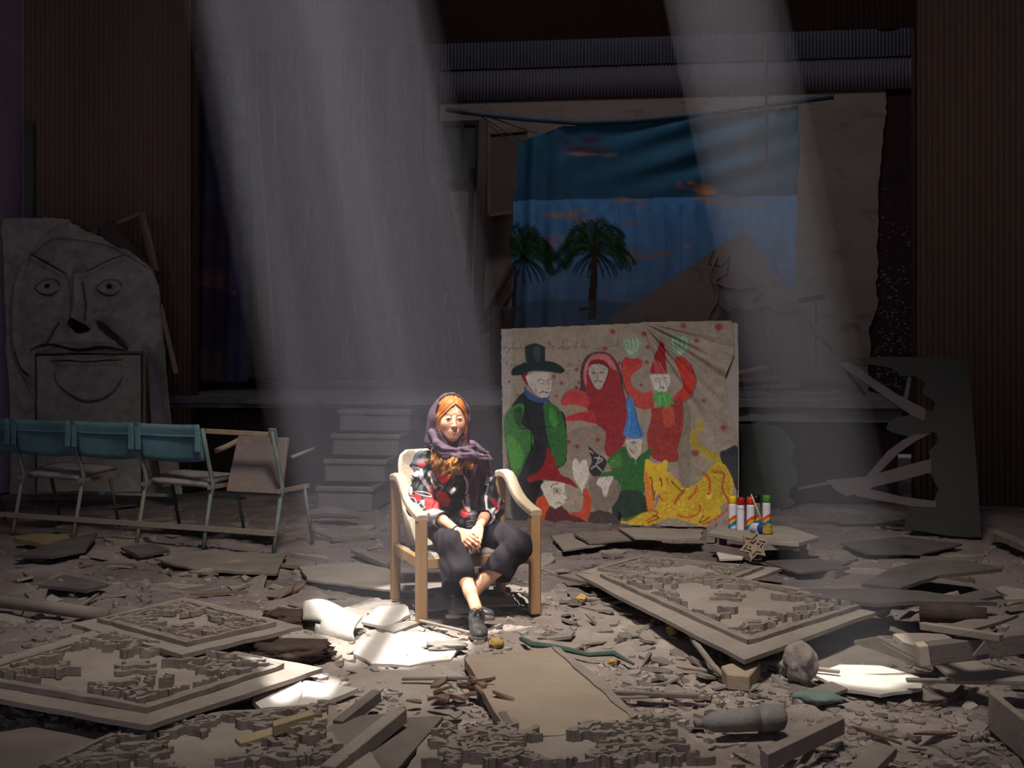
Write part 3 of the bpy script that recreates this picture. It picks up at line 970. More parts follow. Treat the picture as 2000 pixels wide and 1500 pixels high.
tag(person, 'woman in a purple headscarf and patterned jacket sitting with crossed ankles and folded hands', 'person')

# eyes
M_eye = paint_mat('eye', 0.98, 1.02, 10, 0.12, 0.0, 10, 0.5)
for s in (-1, 1):
    n1, n2 = 24, 24
    a, b = np.meshgrid(np.linspace(0, 2 * np.pi, n1, endpoint=False), np.linspace(0.001, np.pi - 0.001, n2))
    d = np.stack([np.sin(b) * np.cos(a), np.cos(b), np.sin(b) * np.sin(a)], -1)      # pole looks out of the face
    ang = b
    c = np.where((ang < 0.20)[..., None], np.array(L(12, 9, 8)), np.where((ang < 0.46)[..., None], np.array(L(74, 50, 34)), np.array(L(172, 162, 156))))
    yaw = -0.16
    d2 = d.copy(); d2[..., 0] = d[..., 0] * math.cos(yaw) + d[..., 1] * math.sin(yaw); d2[..., 1] = -d[..., 0] * math.sin(yaw) + d[..., 1] * math.cos(yaw)
    p = h2w((A3((s * 0.0305, 0.0735, -0.0005)) + d2 * 0.0132).reshape(-1, 3)).reshape(n2, n1, 3)
    p = np.concatenate([p, p[:, :1]], 1); c = np.concatenate([c, c[:, :1]], 1)
    link('eye', grid_mesh('eye', p, colors=c), M_eye, person, True)

# hair over the brow and down the cheeks, parted
def hair_cap(h=0.002):
    V = Vol((-0.105, -0.13, -0.19), (0.105, 0.11, 0.135), h)
    V.add(ell((0, -0.018, 0.030), (0.085, 0.105, 0.098)))
    V.add(cone((-0.070, 0.020, 0.0), (-0.076, 0.012, -0.17), 0.021, 0.022), 0.03)
    V.add(cone((0.068, 0.020, 0.0), (0.070, 0.012, -0.17), 0.021, 0.020), 0.03)
    V.add((lambda X, Y, Z: np.maximum((np.sqrt(((X - 0.006) / 0.0600) ** 2 + ((Z + 0.052) / 0.124) ** 2) - 1) * 0.06, 0.012 - Y), (-.09, 0, -.2), (.09, .12, .1)), 0.012, 'd')
    def groove(X, Y, Z):
        px = X - 0.008; a = np.abs(px)
        w = Z + 0.55 * a + 6.0 * a * a + 0.15 * Y
        part = 0.004 * np.exp(-(px / 0.004) ** 2) * (Z > 0.06)
        return 0.0007 * np.sin(w * 1150 + 3 * np.sin(w * 160)) + 0.0011 * np.sin(w * 430 + 2 * np.sin(w * 90)) + part
    V.warp(groove)
    return V.surface()
cv, cq = hair_cap()
def hair_cols(l):
    a = np.abs(l[:, 0] - 0.008)
    w = l[:, 2] + 0.55 * a + 6 * a * a + 0.15 * l[:, 1]
    t = 0.5 + 0.55 * fnoise(w * 230, a * 12, 9, 4, 0.8)
    t = np.clip(t, 0, 1)
    return np.array(L(116, 58, 22)) * (1 - t[:, None]) + np.array(L(206, 128, 58)) * t[:, None]
M_hair = paint_mat('auburn_hair', 0.8, 1.2, 70, 0.5, 0.1, 200, 0.3)
link('hair', raw_mesh('hair', h2w(cv), cq, hair_cols(cv)), M_hair, person, True)

# long curls spilling out under the scarf, lock by lock
def curls(name, locks, seed, strands=26):
    rr = random.Random(seed); mb = MB(); cc = []
    for (a, b, amp, turns) in locks:
        a, b = A3(a), A3(b); ph = rr.uniform(0, 6.28); m = 30
        lc = rr.random()
        for k in range(strands):
            oa = A3([rr.gauss(0, 0.0028) for _ in range(3)]); ob = A3([rr.gauss(0, 0.0036) for _ in range(3)])
            ln = rr.uniform(0.75, 1.08); p1 = ph + rr.gauss(0, 0.28); r = rr.uniform(0.0011, 0.0021)
            pts = []
            for i in range(m):
                t = i / (m - 1) * ln
                p = a + oa + (b + ob - a - oa) * t + bF * 0.040 * math.sin(min(t, 1) * 2.6)
                w = amp * (0.25 + 0.95 * t)
                pts.append(Vector(p + bR * w * math.cos(p1 + turns * t * 6.28) + bF * 0.8 * w * math.sin(p1 + turns * t * 6.28)))
            mb.tube(pts, [r * (1 - 0.65 * (i / m) ** 3) for i in range(m)], 5, False)
            t = min(max(lc * 0.6 + rr.uniform(0, 0.4), 0), 1)
            cc += [tuple(np.array(L(98, 52, 22)) * (1 - t) + np.array(L(222, 158, 86)) * t)] * (m * 5)
    me = raw_mesh(name, np.array(mb.v), np.array([f for f in mb.f if len(f) == 4]), np.array(cc))
    o = link(name, me, M_hair, person, True); o['kind'] = 'stuff'
_r = random.Random(12)
lk = []
for k in range(26):
    x = 842 + k * 1.75
    lk.append((P(x, 862 + 0.50 * (x - 836), 6.79 - 0.0028 * (x - 836)), P(x + 1 + _r.uniform(-4, 4), 914 + 0.22 * (x - 836) + _r.uniform(-9, 9), 6.755 - 0.0024 * (x - 836)), _r.uniform(0.007, 0.012), _r.uniform(1.4, 2.2)))
for k in range(3):
    lk.append((P(845 + k, 876, 6.86), P(828 + 4 * k + _r.uniform(-3, 3), 900 + _r.uniform(-4, 6), 6.82), 0.007, 1.6))
curls('hair_curls', lk, 5)
lk = [(P(897 + 2.4 * k, 882, 6.745), P(897 + 3.0 * k + _r.uniform(-3, 3), 911 + _r.uniform(-5, 4), 6.72), _r.uniform(0.005, 0.010), _r.uniform(1.0, 1.8)) for k in range(8)]
curls('hair_curls', lk, 8)

def px_uv_(px, py):
    r = A3(((px - 1000) / F, 1.0, (HOR - py) / F)); o = A3((0, 0, CAMH))
    t = ((chest + bF * 0.13 - o) @ bF) / (r @ bF); p = o + r * t
    return float((p - chest) @ bR), float(p[2])

# headscarf: hood, wrap below the chin, tail over the shoulder
def folds(X, Y, Z, f, a, sx=1, sy=0.6, sz=1.4, ph=0):
    return a * np.sin(f * (sx * X + sy * Y + sz * Z) + 1.7 * np.sin(f * 0.31 * (X - Z) + ph) + ph)
def scarf(h=0.0033):
    V = Vol((-0.60, 6.50, 0.50), (-0.06, 7.12, 1.24), h)
    c = h2w((0, -0.025, 0.022))
    V.add(ell(c, (0.101, 0.124, 0.119), HM))
    V.add(cone(h2w((-0.030, -0.03, -0.02)), h2w((-0.042, -0.045, -0.16)), 0.094, 0.098), 0.05)
    V.add(cone(h2w((0.025, -0.03, -0.02)), h2w((0.025, -0.045, -0.16)), 0.082, 0.090), 0.05)
    def near(X, Y, Z):
        x, y, z = [HM[i][0] * (X - HC[0]) + HM[i][1] * (Y - HC[1]) + HM[i][2] * (Z - HC[2]) for i in range(3)]
        e = (np.sqrt(((x - 0.002) / 0.095) ** 2 + (np.where(z > 0, z * 0.72, z) / 0.121) ** 2) - 1) * 0.09
        return np.maximum(e, -0.004 - 0.10 * np.abs(x) + 0.30 * np.maximum(0, -z - 0.02) - y)
    inner = ell(c, (0.088, 0.112, 0.106), HM)
    V.add(inner, 0, 'd')
    V.add(cone(h2w((0, -0.02, -0.02)), h2w((0, -0.02, -0.12)), 0.079, 0.068), 0.0, 'd')
    V.add((near, HC - 0.16, HC + 0.16), 0.006, 'd')
    def below(X, Y, Z):                                   # the hood ends in a slanting edge on the side where the hair falls out
        x, z = [HM[i][0] * (X - HC[0]) + HM[i][1] * (Y - HC[1]) + HM[i][2] * (Z - HC[2]) for i in (0, 2)]
        return np.maximum((z + 0.152 + 0.45 * (x + 0.12)) * 0.9, x - 0.02)
    V.add((below, HC - 0.34, HC + 0.10), 0.006, 'd')
    # wrap under the chin
    W = Vol(V.lo, V.lo + V.h * (V.n - 1.4), h)
    def chain(pts, k=0.02, vol=W):
        for (p, r), (p2, r2) in zip(pts, pts[1:]):
            vol.add(cone(A3(p), A3(p2), r, r2), k)
    chain([(P(842, 844, 6.76), .018), (P(853, 865, 6.70), .020), (P(872, 878, 6.665), .020), (P(893, 882, 6.66), .019), (P(912, 879, 6.70), .018), (P(922, 874, 6.80), .020)], 0.012)
    chain([(P(839, 858, 6.80), .022), (P(851, 874, 6.72), .022), (P(871, 887, 6.665), .022), (P(897, 891, 6.65), .022), (P(922, 890, 6.70), .025), (P(940, 896, 6.78), .030), (P(948, 912, 6.86), .032)], 0.012)
    chain([(P(840, 862, 6.82), .024), (P(842, 866, 6.95), .035), (P(880, 870, 7.03), .05), (P(920, 878, 6.98), .045), (P(944, 900, 6.92), .04)])
    chain([(P(910, 876, 6.78), .024), (P(928, 883, 6.86), .042), (P(945, 900, 6.92), .044), (P(955, 926, 6.93), .024)])
    # tail: a broad flat fall narrowing to its tip
    def tail(X, Y, Z):
        u = (X - chest[0]) * bR[0] + (Y - chest[1]) * bR[1]; f = (X - chest[0]) * bF[0] + (Y - chest[1]) * bF[1]
        t = np.clip((tz0 - Z) / (tz0 - tz1), 0, 1)
        cu = tu0 + (tu1 - tu0) * t; hw = 0.058 * (1 - t) + 0.014 * t + 0.012 * np.sin(t * 3.1)
        du = (u - cu) / hw
        cf = 0.142 + 0.012 * t - 0.035 * du * du + 0.0055 * np.sin(du * 6.5 + t * 2.0) + 0.003 * np.sin(du * 13 - 3 * t)
        e = np.maximum(np.abs(f - cf) - 0.0065, (np.abs(du) - 1) * hw)
        return np.maximum(e, np.maximum(Z - tz0, tz1 - Z))
    tu0, tz0 = px_uv_(937, 893); tu1, tz1 = px_uv_(926, 1000)
    W.add((tail, chest + A3((-0.1, -0.3, tz1 - chest[2])), chest + A3((0.25, 0.1, tz0 - chest[2]))), 0.012)
    W.warp(lambda X, Y, Z: (folds(X, Y, Z, 170, 0.0020, 0.35, 0.2, 1.3) + folds(X, Y, Z, 80, 0.0030, 0.4, 0.2, 1.2, 2)) * np.clip((Z - 0.80) / 0.04, 0, 1), None, (9, 9, 0.93))
    V.D = smin(V.D, W.D, 0.012)
    V.warp(lambda X, Y, Z: folds(X, Y, Z, 120, 0.0016, 0.9, 1.1, 0.25, 1) + folds(X, Y, Z, 60, 0.0016, 0.2, 1.2, 0.6, 3))
    # keep the face and neck free
    V.add(cone(h2w((0, 0.055, -0.02)), h2w((0, 0.070, -0.095)), 0.064, 0.045), 0.004, 'd')
    return V.surface()
sv_, sq = scarf(); sv_ = relax(sv_, sq, 1)
M_scarf = mat('plum_scarf_cloth', (0.075, 0.043, 0.068), (0.105, 0.064, 0.094), 14, 0.75, 0.12, 160, spec=0.3)
o = link('headscarf', raw_mesh('headscarf', sv_, sq), M_scarf, person, True)

# jacket
def plane_uv(p):  # noqa
    d = np.asarray(p, float) - chest
    return np.stack([d @ bR, d[..., 2]], -1) * 1000
_c = chest + bF * 0.11
def px_uv(px, py):
    r = A3(((px - 1000) / F, 1.0, (HOR - py) / F)); o = A3((0, 0, CAMH))
    t = ((_c - o) @ bF) / (r @ bF)
    return tuple(plane_uv(o + r * t))
Z5 = lambda pts: [px_uv(790 + x / 6, 750 + y / 6) for x, y in pts]
Z1 = lambda pts: [px_uv(700 + x / 2.68, 720 + y / 2.68) for x, y in pts]
def px_uv_near(px, py):                                    # the same for the sleeves, which lie further forward
    r = A3(((px - 1000) / F, 1.0, (HOR - py) / F)); o = A3((0, 0, CAMH)); q = chest + bF * 0.30
    return tuple(plane_uv(o + r * (((q - o) @ bF) / (r @ bF))))
Z1n = lambda pts: [px_uv_near(700 + x / 2.68, 720 + y / 2.68) for x, y in pts]
JP = Paint(-330, -420, 330, 220, 1.6, L(20, 19, 22))
RED, DRED, WHT, GRY = L(205, 28, 32), L(120, 20, 34), L(215, 208, 205), L(92, 92, 100)
rr = random.Random(4)
for k in range(46):                                       # smaller scattered motifs so that the cloth carries on round the sides
    x, y = rr.uniform(-320, 320), rr.uniform(-400, 200)
    if abs(x) < 150 and y > -330: continue
    a = rr.uniform(0, 3); r = rr.uniform(14, 34)
    JP.poly([(x + r * rr.uniform(.5, 1.3) * math.cos(a + t), y + r * rr.uniform(.5, 1.3) * math.sin(a + t)) for t in (0, 1.2, 2.4, 3.7, 5)], rr.choice([RED, WHT, WHT, GRY, DRED]), 1, rr.random() < .5, 0.1, 0)
for pts, c in [
    ([(100, 880), (250, 740), (270, 900), (240, 1000), (150, 960), (90, 930)], L(66, 68, 78)),
    ([(165, 950), (240, 900), (268, 960), (225, 985)], L(200, 60, 70)),
    ([(360, 1020), (430, 985), (500, 1050), (525, 1100), (450, 1165), (380, 1090)], RED),
    ([(375, 1270), (440, 1255), (510, 1310), (527, 1380), (490, 1432), (440, 1425), (390, 1350)], RED),
    ([(205, 1330), (260, 1308), (330, 1340), (392, 1385), (330, 1432), (230, 1468), (192, 1420)], RED),
    ([(282, 1040), (340, 1020), (382, 1090), (392, 1200), (345, 1225), (310, 1110)], WHT),
    ([(330, 1130), (400, 1150), (460, 1200), (440, 1215), (360, 1190)], GRY),
    ([(677, 1060), (722, 1088), (768, 1150), (772, 1215), (735, 1262), (700, 1295), (722, 1180)], WHT),
    ([(660, 1375), (700, 1310), (728, 1350), (702, 1445), (668, 1425)], WHT),
    ([(512, 1262), (578, 1202), (597, 1230), (542, 1292)], WHT),
    ([(60, 960), (112, 955), (112, 1012), (56, 1022)], WHT),
    ([(150, 1030), (190, 1035), (292, 1190), (335, 1275), (290, 1252), (200, 1130)], L(150, 148, 155)),
    ([(78, 1205), (102, 1215), (97, 1305), (78, 1305)], WHT),
    ([(928, 1020), (975, 955), (990, 1080), (962, 1182), (918, 1182)], WHT),
    ([(925, 950), (968, 925), (978, 992), (938, 1005)], DRED),
    ([(918, 1285), (945, 1300), (885, 1425), (858, 1455)], WHT),
    ([(965, 1335), (1030, 1325), (1060, 1430), (985, 1450)], DRED),
    ([(700, 1460), (820, 1470), (800, 1560), (720, 1560)], GRY),
]:
    JP.poly(Z5(pts), c, 1, len(pts) > 5, 0.12, 0)
for pts, c in [
    ([(360, 762), (430, 742), (490, 790), (425, 818), (368, 800)], L(178, 172, 172)),
    ([(440, 770), (470, 772), (520, 800), (470, 806)], L(40, 38, 42)),
    ([(360, 800), (420, 815), (480, 800), (500, 830), (420, 850), (360, 850)], L(150, 146, 150)),
    ([(570, 760), (605, 745), (605, 785), (572, 788)], L(190, 36, 44)),
    ([(540, 700), (575, 650), (590, 690), (560, 740)], WHT),
    ([(690, 740), (720, 760), (740, 810), (700, 815)], L(170, 166, 172)),
    ([(740, 815), (775, 822), (765, 838), (730, 832)], WHT),
    ([(640, 810), (700, 815), (720, 835), (650, 830)], L(170, 166, 172)),
]:
    JP.poly((Z1n if min(q[1] for q in pts) > 735 else Z1)(pts), c, 1, True, 0.12, 0)
for y in range(812, 848, 13):
    JP.line(Z1n([(585, y), (620, y - 5), (650, y + 3)]), 3.5, L(150, 146, 150))
JP.dot(*px_uv(807.5, 937), 11, 13, WHT); JP.dot(*px_uv(807.5, 937), 6, 8, L(120, 50, 40))
for pts in ([(100, 1265), (200, 1255), (300, 1290), (300, 1310), (180, 1290), (100, 1265)], [(75, 1330), (110, 1340), (120, 1400), (170, 1370), (190, 1420), (150, 1440)], [(400, 1190), (450, 1195), (430, 1240)],
            [(735, 990), (720, 1050), (760, 1100), (800, 1240)], [(860, 1490), (900, 1380), (960, 1190)], [(640, 1480), (700, 1500), (790, 1480)], [(150, 1000), (190, 1060), (290, 1210)]):
    JP.line(Z5(pts), 4, L(170, 168, 172))

vneck_a, vneck_b = px_uv(878, 905), px_uv(905, 905)
vtip = px_uv(909, 990)
def jacket(h=0.0036):
    V = Vol((-0.72, 6.45, 0.33), (0.12, 7.24, 0.92), h)
    def body(V, g):
        V.add(ell(chest + A3((0, 0.0, 0.0)), (0.168 + g, 0.118 + g, 0.17 + g), BM))
        V.add(ell(chest + A3((0.015, 0.0, -0.17)), (0.165 + g, 0.135 + g, 0.19 + g), BM), 0.06)
        V.add(cone(shL + A3((0, 0, -0.01)), shR + A3((0, 0, -0.01)), 0.058 + g, 0.058 + g), 0.05)
        for s_ in (shL, shR): V.add(cone(s_ + A3((0, 0, 0.0)), chest + A3((0, 0, 0.135)), 0.058, 0.068), 0.04)
    body(V, 0)
    V.add(ell((hipL + hipR) / 2 + A3((0.02, -0.06, 0.02)), (0.235, 0.19, 0.105), BM), 0.05)
    # sleeves
    for s, e, w, out in ((shL, elL, wrL, -1), (shR, elR, wrR, 1)):
        e2 = e + bR * out * 0.012
        V.add(cone(s, e2, 0.064, 0.070), 0.05); V.add(cone(e2, e + (w - e) * (0.60 if out < 0 else 0.48), 0.070, 0.050), 0.03)
    def sl(X, Y, Z):
        return folds(X, Y, Z, 55, 0.0055, 0.4, 0.5, 1.2, 0.5) + folds(X, Y, Z, 105, 0.003, 1.1, 0.4, -0.7, 2) + folds(X, Y, Z, 34, 0.004, -0.9, 0.2, 0.8, 4)
    V.warp(sl)
    # cuffs and hem are open ends
    for e, w, t in ((elL, wrL, 0.56), (elR, wrR, 0.46)):
        d = (w - e) / np.linalg.norm(w - e); c = e + (w - e) * t
        V.add((lambda X, Y, Z, c=c, d=d: np.maximum(np.maximum(-plane(c, d)(X, Y, Z), np.sqrt((X - c[0]) ** 2 + (Y - c[1]) ** 2 + (Z - c[2]) ** 2) - 0.085), -1), c - 0.09, c + 0.09), 0, 'd')
        V.add(cone(c - d * 0.05, c + d * 0.03, 0.040, 0.044), 0.004, 'd')
    # front opening down to the waist
    def vee(X, Y, Z):
        u = ((X - chest[0]) * bR[0] + (Y - chest[1]) * bR[1]) * 1000; w = (Z - chest[2]) * 1000
        f = (X - chest[0]) * bF[0] + (Y - chest[1]) * bF[1]
        t = np.clip((w - vtip[1]) / (vneck_a[1] - vtip[1]), -0.2, 2.0)
        lo_ = vtip[0] + (vneck_a[0] - vtip[0]) * t; hi_ = vtip[0] + (vneck_b[0] - vtip[0]) * t
        return np.maximum(np.maximum(lo_ - u, u - hi_) / 1000, 0.045 - f)
    V.add((vee, chest - 0.25, chest + 0.25), 0.004, 'd')
    # hollow neck
    V.add(cone(chest + A3((0, 0, 0.06)), h2w((0, -0.03, -0.10)), 0.072, 0.085), 0.01, 'd')
    return V.surface()
jv, jq = jacket(); jv = relax(jv, jq, 1)
uv = plane_uv(jv)
jcol = JP.at(uv[:, 0], uv[:, 1])
M_print = paint_mat('printed_jacket_cloth', 0.92, 1.08, 30, 0.6, 0.06, 120, 0.3)
link('jacket', raw_mesh('jacket', jv, jq, jcol), M_print, person, True)

# lapel bands along the opening
M_black = mat('black_cloth', (0.018, 0.017, 0.02), (0.03, 0.028, 0.032), 20, 0.8, 0.15, 120)
# black top under the jacket
V = Vol(chest - A3((0.22, 0.2, 0.36)), chest + A3((0.22, 0.2, 0.16)), 0.005)
V.add(ell(chest + A3((0, 0, -0.01)), (0.155, 0.108, 0.165), BM)); V.add(ell(chest + A3((0.02, 0, -0.17)), (0.14, 0.118, 0.17), BM), 0.05)
V.warp(lambda X, Y, Z: folds(X, Y, Z, 260, 0.0025, 0.2, 0.2, 1.0) + folds(X, Y, Z, 80, 0.002, 1, 0.3, 0.2))
zc_ = px_uv(893, 929)[1] / 1000 + chest[2]
V.add((lambda X, Y, Z: Z - zc_ + 0 * X + 0 * Y, chest - 0.4, chest + 0.4), 0, 'i')
tv, tq = V.surface()
link('black_top', raw_mesh('black_top', tv, tq), M_black, person, True)

# trousers
def trousers(h=0.0042):
    V = Vol((-0.60, 6.24, 0.10), (0.22, 7.18, 0.60), h)
    V.add(ell((hipL + hipR) / 2 + A3((0, 0, 0.0)), (0.19, 0.14, 0.10), BM))
    kl = knL + A3((0, 0.012, -0.002)); kr = knR + A3((0, 0.012, -0.002))
    heL = A3(P(895, 1178, 6.47)); heR = A3(P(955, 1138, 6.60))
    V.add(cone(hipL, kl, 0.095, 0.074), 0.05); V.add(cone(hipR, kr, 0.095, 0.074), 0.05)
    V.add(cone(kl, knL + (anL - knL) * 0.42, 0.066, 0.066), 0.03); V.add(cone(kr, knR + (anR - knR) * 0.35, 0.064, 0.064), 0.03)
    V.add(cone(kl, heL, 0.074, 0.086), 0.03); V.add(cone(kr, heR, 0.073, 0.086), 0.02)
    V.warp(lambda X, Y, Z: folds(X, Y, Z, 48, 0.0045, 1.0, 0.5, 0.35, 1) + folds(X, Y, Z, 90, 0.0022, 0.8, -0.5, 0.6, 3) + folds(X, Y, Z, 30, 0.003, -0.3, 0.9, 0.9, 5))
    # hems
    for k, he, nrm, r, back in ((kl, heL, A3((0.25, -0.75, -0.55)), 0.076, 0.085), (kr, heR, A3((-0.35, -0.45, -0.80)), 0.076, 0.045)):
        nrm = nrm / np.linalg.norm(nrm); d = (he - k) / np.linalg.norm(he - k)
        c = he - d * back
        V.add((lambda X, Y, Z, c=c, nrm=nrm, he=he: np.maximum(-plane(c, nrm)(X, Y, Z), np.sqrt((X - he[0]) ** 2 + (Y - he[1]) ** 2 + (Z - he[2]) ** 2) - 0.14), he - 0.14, he + 0.14), 0.0, 'd')
        V.add(cone(c - d * 0.09, c + d * 0.08, r - 0.012, r + 0.001), 0.004, 'd')
    return V.surface()
pv, pq = trousers(); pv = relax(pv, pq, 1)
M_trous = mat('dark_plum_linen', (0.013, 0.0105, 0.0145), (0.024, 0.019, 0.026), 16, 0.85, 0.4, 110)
link('trousers', raw_mesh('trousers', pv, pq), M_trous, person, True)

# shoes
M_shoe = paint_mat('dusty_black_leather', 0.75, 1.25, 40, 0.45, 0.1, 120, 0.5)
M_lace = mat('black_lace', (0.02, 0.02, 0.022), (0.035, 0.034, 0.036), 40, 0.9)
def shoe(heel, toe, up, name='shoe', laces=True, h=0.0024):
    """local frame: x across, y from heel to toe, z up from the sole"""
    heel, toe, up = A3(heel), A3(toe), A3(up)
    d = toe - heel; ln = np.linalg.norm(d); d /= ln; u = up - d * (up @ d); u /= np.linalg.norm(u); r = np.cross(d, u)
    V = Vol((-0.062, -0.03, -0.012), (0.062, 0.29, 0.13), h)
    k = ln / 0.25
    V.add(ell((0, 0.045, 0.040), (0.036, 0.052, 0.050)))
    V.add(cone((0, 0.05, 0.045), (0.0, 0.045, 0.10), 0.036, 0.034), 0.02)
    V.add(cone((0, 0.07, 0.058), (0, 0.17, 0.034), 0.034, 0.030), 0.03)
    V.add(ell((0.0, 0.185, 0.026), (0.046, 0.066, 0.031)), 0.025)
    V.add((lambda X, Y, Z: Z * 1.0 - 0.010 + 0 * X + 0 * Y, (-1, -1, -1), (1, 1, 0.011)), 0.0, 'd')
    def sole(X, Y, Z):
        hw = 0.030 + 0.017 * np.exp(-((Y - 0.18) / 0.06) ** 2) + 0.006 * np.exp(-((Y - 0.03) / 0.04) ** 2)
        e = np.maximum(np.abs(X) - hw, np.maximum(-0.008 - Y, Y - 0.254))
        rnd = np.sqrt((X / 0.048) ** 2 + ((Y - 0.185) / 0.072) ** 2) * 0.06 - 0.06
        e = np.where(Y > 0.19, np.maximum(e, rnd), e)
        lo_ = np.where((Y > 0.075) & (Y < 0.11), 0.004, -0.006)
        return np.maximum(e, np.maximum(lo_ - Z, Z - 0.014))
    V.add((sole, (-.06, -.02, -.01), (.06, .27, .02)), 0.002)
    V.add((lambda X, Y, Z: 0.0 * X + 0.0 * Y + 0.102 - Z + 0.0, (-1, -1, .1), (1, 1, 1)), 0.0, 'd')
    V.add(cone((0, 0.045, 0.085), (0, 0.040, 0.14), 0.031, 0.033), 0.002, 'd')
    # toe cap seam and tongue
    V.warp(lambda X, Y, Z: np.where(Z > 0.016, 0.0012 * np.exp(-((Y - 0.185 - 12 * X * X) / 0.003) ** 2) + 0.0015 * np.sin(Y * 180 + 3 * np.sin(X * 90)) * (Y > 0.10) * (Y < 0.15), 0))
    v, q = V.surface(); v = relax(v, q, 1, 0.4)
    t = np.clip((v[:, 2] - 0.012) / 0.004, 0, 1)[:, None]
    scuff = np.clip(0.5 + 0.8 * fnoise(v[:, 0] * 40, v[:, 1] * 30, 6, 4, 0.7), 0, 1)[:, None]
    c = np.array(L(98, 92, 88)) * (1 - t) + (np.array(L(34, 34, 38)) * (1 - scuff) + np.array(L(104, 102, 104)) * scuff) * t
    T = lambda p: heel + (np.asarray(p) * k) @ np.stack([r, d, u])
    o = link(name, raw_mesh(name, T(v), q, c), M_shoe, person, True)
    if laces:
        mb = MB()
        for i in range(5):
            y = 0.088 + i * 0.016; z = 0.098 - i * 0.0085
            for s in (-1, 1):
                mb.tube([Vector(T((s * 0.020, y, z - 0.010))), Vector(T((0, y + 0.006, z + 0.0035))), Vector(T((-s * 0.020, y + 0.012, z - 0.016)))], 0.0022, 6)
        for s in (-1, 1):                                   # bow
            mb.tube([Vector(T((0, 0.082, 0.104))), Vector(T((s * 0.020, 0.086, 0.114))), Vector(T((s * 0.036, 0.098, 0.094))), Vector(T((s * 0.018, 0.094, 0.100))), Vector(T((0, 0.084, 0.104)))], 0.0022, 6)
            mb.tube([Vector(T((0, 0.082, 0.104))), Vector(T((s * 0.016, 0.106, 0.100))), Vector(T((s * 0.024, 0.128, 0.080)))], 0.0020, 6)
        mb.build('lace', M_lace, o, smooth=True)
    return o
fd = A3(P(936, 1246, 6.12)) - A3(anL); fd[2] = 0; fd /= np.linalg.norm(fd)
hl = A3((anL[0], anL[1], 0.0)) - fd * 0.045; hl[2] = 0.03
tl = hl + fd * 0.25; tl[2] = 0.012
shoe(hl, tl, (0.04, 0.0, 1))
rh = A3((-0.335, 6.52, 0.030))
rt = A3((-0.08, 6.44, 0.040))
shoe(rh, rh + (rt - rh) / np.linalg.norm(rt - rh) * 0.25, (0.1, 0.25, 0.95), laces=False)
# bracelet
d = (wrL - elL) / np.linalg.norm(wrL - elL); c = Vector(wrL - d * 0.025); qn = Vector(d).to_track_quat('Z', 'Y')
ring = [c + qn @ Vector((0.0265 * math.cos(a), 0.0265 * math.sin(a), 0)) for a in np.linspace(0, 2 * math.pi, 25)]
MB().tube(ring, 0.0032, 6, False).build('bracelet', M_black, person, smooth=True)
# ------------------------------------------------------------------ flat pieces standing about: helpers
class Sheet:
    """an upright or leaning plane through three seen points; px() gives the point of it seen at a pixel"""
    def __init__(s, a, b, c):
        s.p = A3(a); n = np.cross(A3(b) - s.p, A3(c) - s.p); s.n = n / np.linalg.norm(n)
        if s.n[1] > 0: s.n = -s.n                          # towards the front of the hall
    def px(s, x, y):
        x = np.asarray(x, float); y = np.asarray(y, float)
        r = np.stack([(x - 1000) / F, np.ones_like(x), (HOR - y) / F], -1)
        t = ((s.p - A3((0, 0, CAMH))) @ s.n) / (r @ s.n)
        return A3((0, 0, CAMH)) + r * t[..., None]
    def v(s, x, y, off=0.0):
        return Vector(s.px(x, y) + s.n * off)
def inside(poly, X, Y):
    p = np.asarray(poly, float); ins = np.zeros(X.shape, bool); j = len(p) - 1
    for i in range(len(p)):
        if p[i, 1] != p[j, 1]:
            ins ^= ((p[i, 1] > Y) != (p[j, 1] > Y)) & (X < (p[j, 0] - p[i, 0]) * (Y - p[i, 1]) / (p[j, 1] - p[i, 1]) + p[i, 0])
        j = i
    return ins
def ragged(pts, n=4, amp=2.0, seed=1):
    rr = random.Random(seed); out = []
    for (a, b), (c, d) in zip(pts, pts[1:] + pts[:1]):
        out.append((a, b))
        for k in range(1, n):
            t = k / n; out.append((a + (c - a) * t + rr.uniform(-amp, amp), b + (d - b) * t + rr.uniform(-amp, amp)))
    return out
def sheet_prism(sh, pts, thick, off=0.0):
    return MB().prism([sh.v(x, y, off) for x, y in pts], Vector(-sh.n * thick))

# ------------------------------------------------------------------ the giant relief face, leaning at the left
M_face = paint_mat('grey_papier_mache', 0.75, 1.2, 9, 0.95, 0.5, 45, 0.15)
M_timber = mat('rough_brown_timber', (0.20, 0.14, 0.09), (0.28, 0.20, 0.13), 6, 0.9, 0.3, 50, stretch=(1, 1, 0.3))
M_darkcloth = mat('dark_brown_canvas', (0.085, 0.055, 0.048), (0.11, 0.075, 0.065), 4, 0.95, 0.2, 50)
fsh = Sheet(P(15, 965, 11.55), P(345, 965, 11.45), P(165, 430, 11.95))
fx, fy = np.meshgrid(np.arange(2, 356, 1.5), np.arange(424, 968, 1.5))
outl = [(3, 426), (60, 425), (130, 428), (150, 441), (172, 455), (192, 462), (240, 480), (298, 525), (312, 570), (318, 640), (322, 700), (328, 780), (338, 860), (352, 940), (354, 966), (18, 966), (19, 830), (12, 640)]
H = Paint(0, 420, 358, 970, 1.5, (0, 0, 0))
X, Y = H.X, H.Y
g = lambda x, y, sx, sy: np.exp(-((X - x) / sx) ** 2 - ((Y - y) / sy) ** 2)
dome = np.clip(1 - ((X - 168) / 150) ** 2 - ((Y - 630) / 200) ** 2, 0, 1) ** 0.5
h = 0.10 * dome
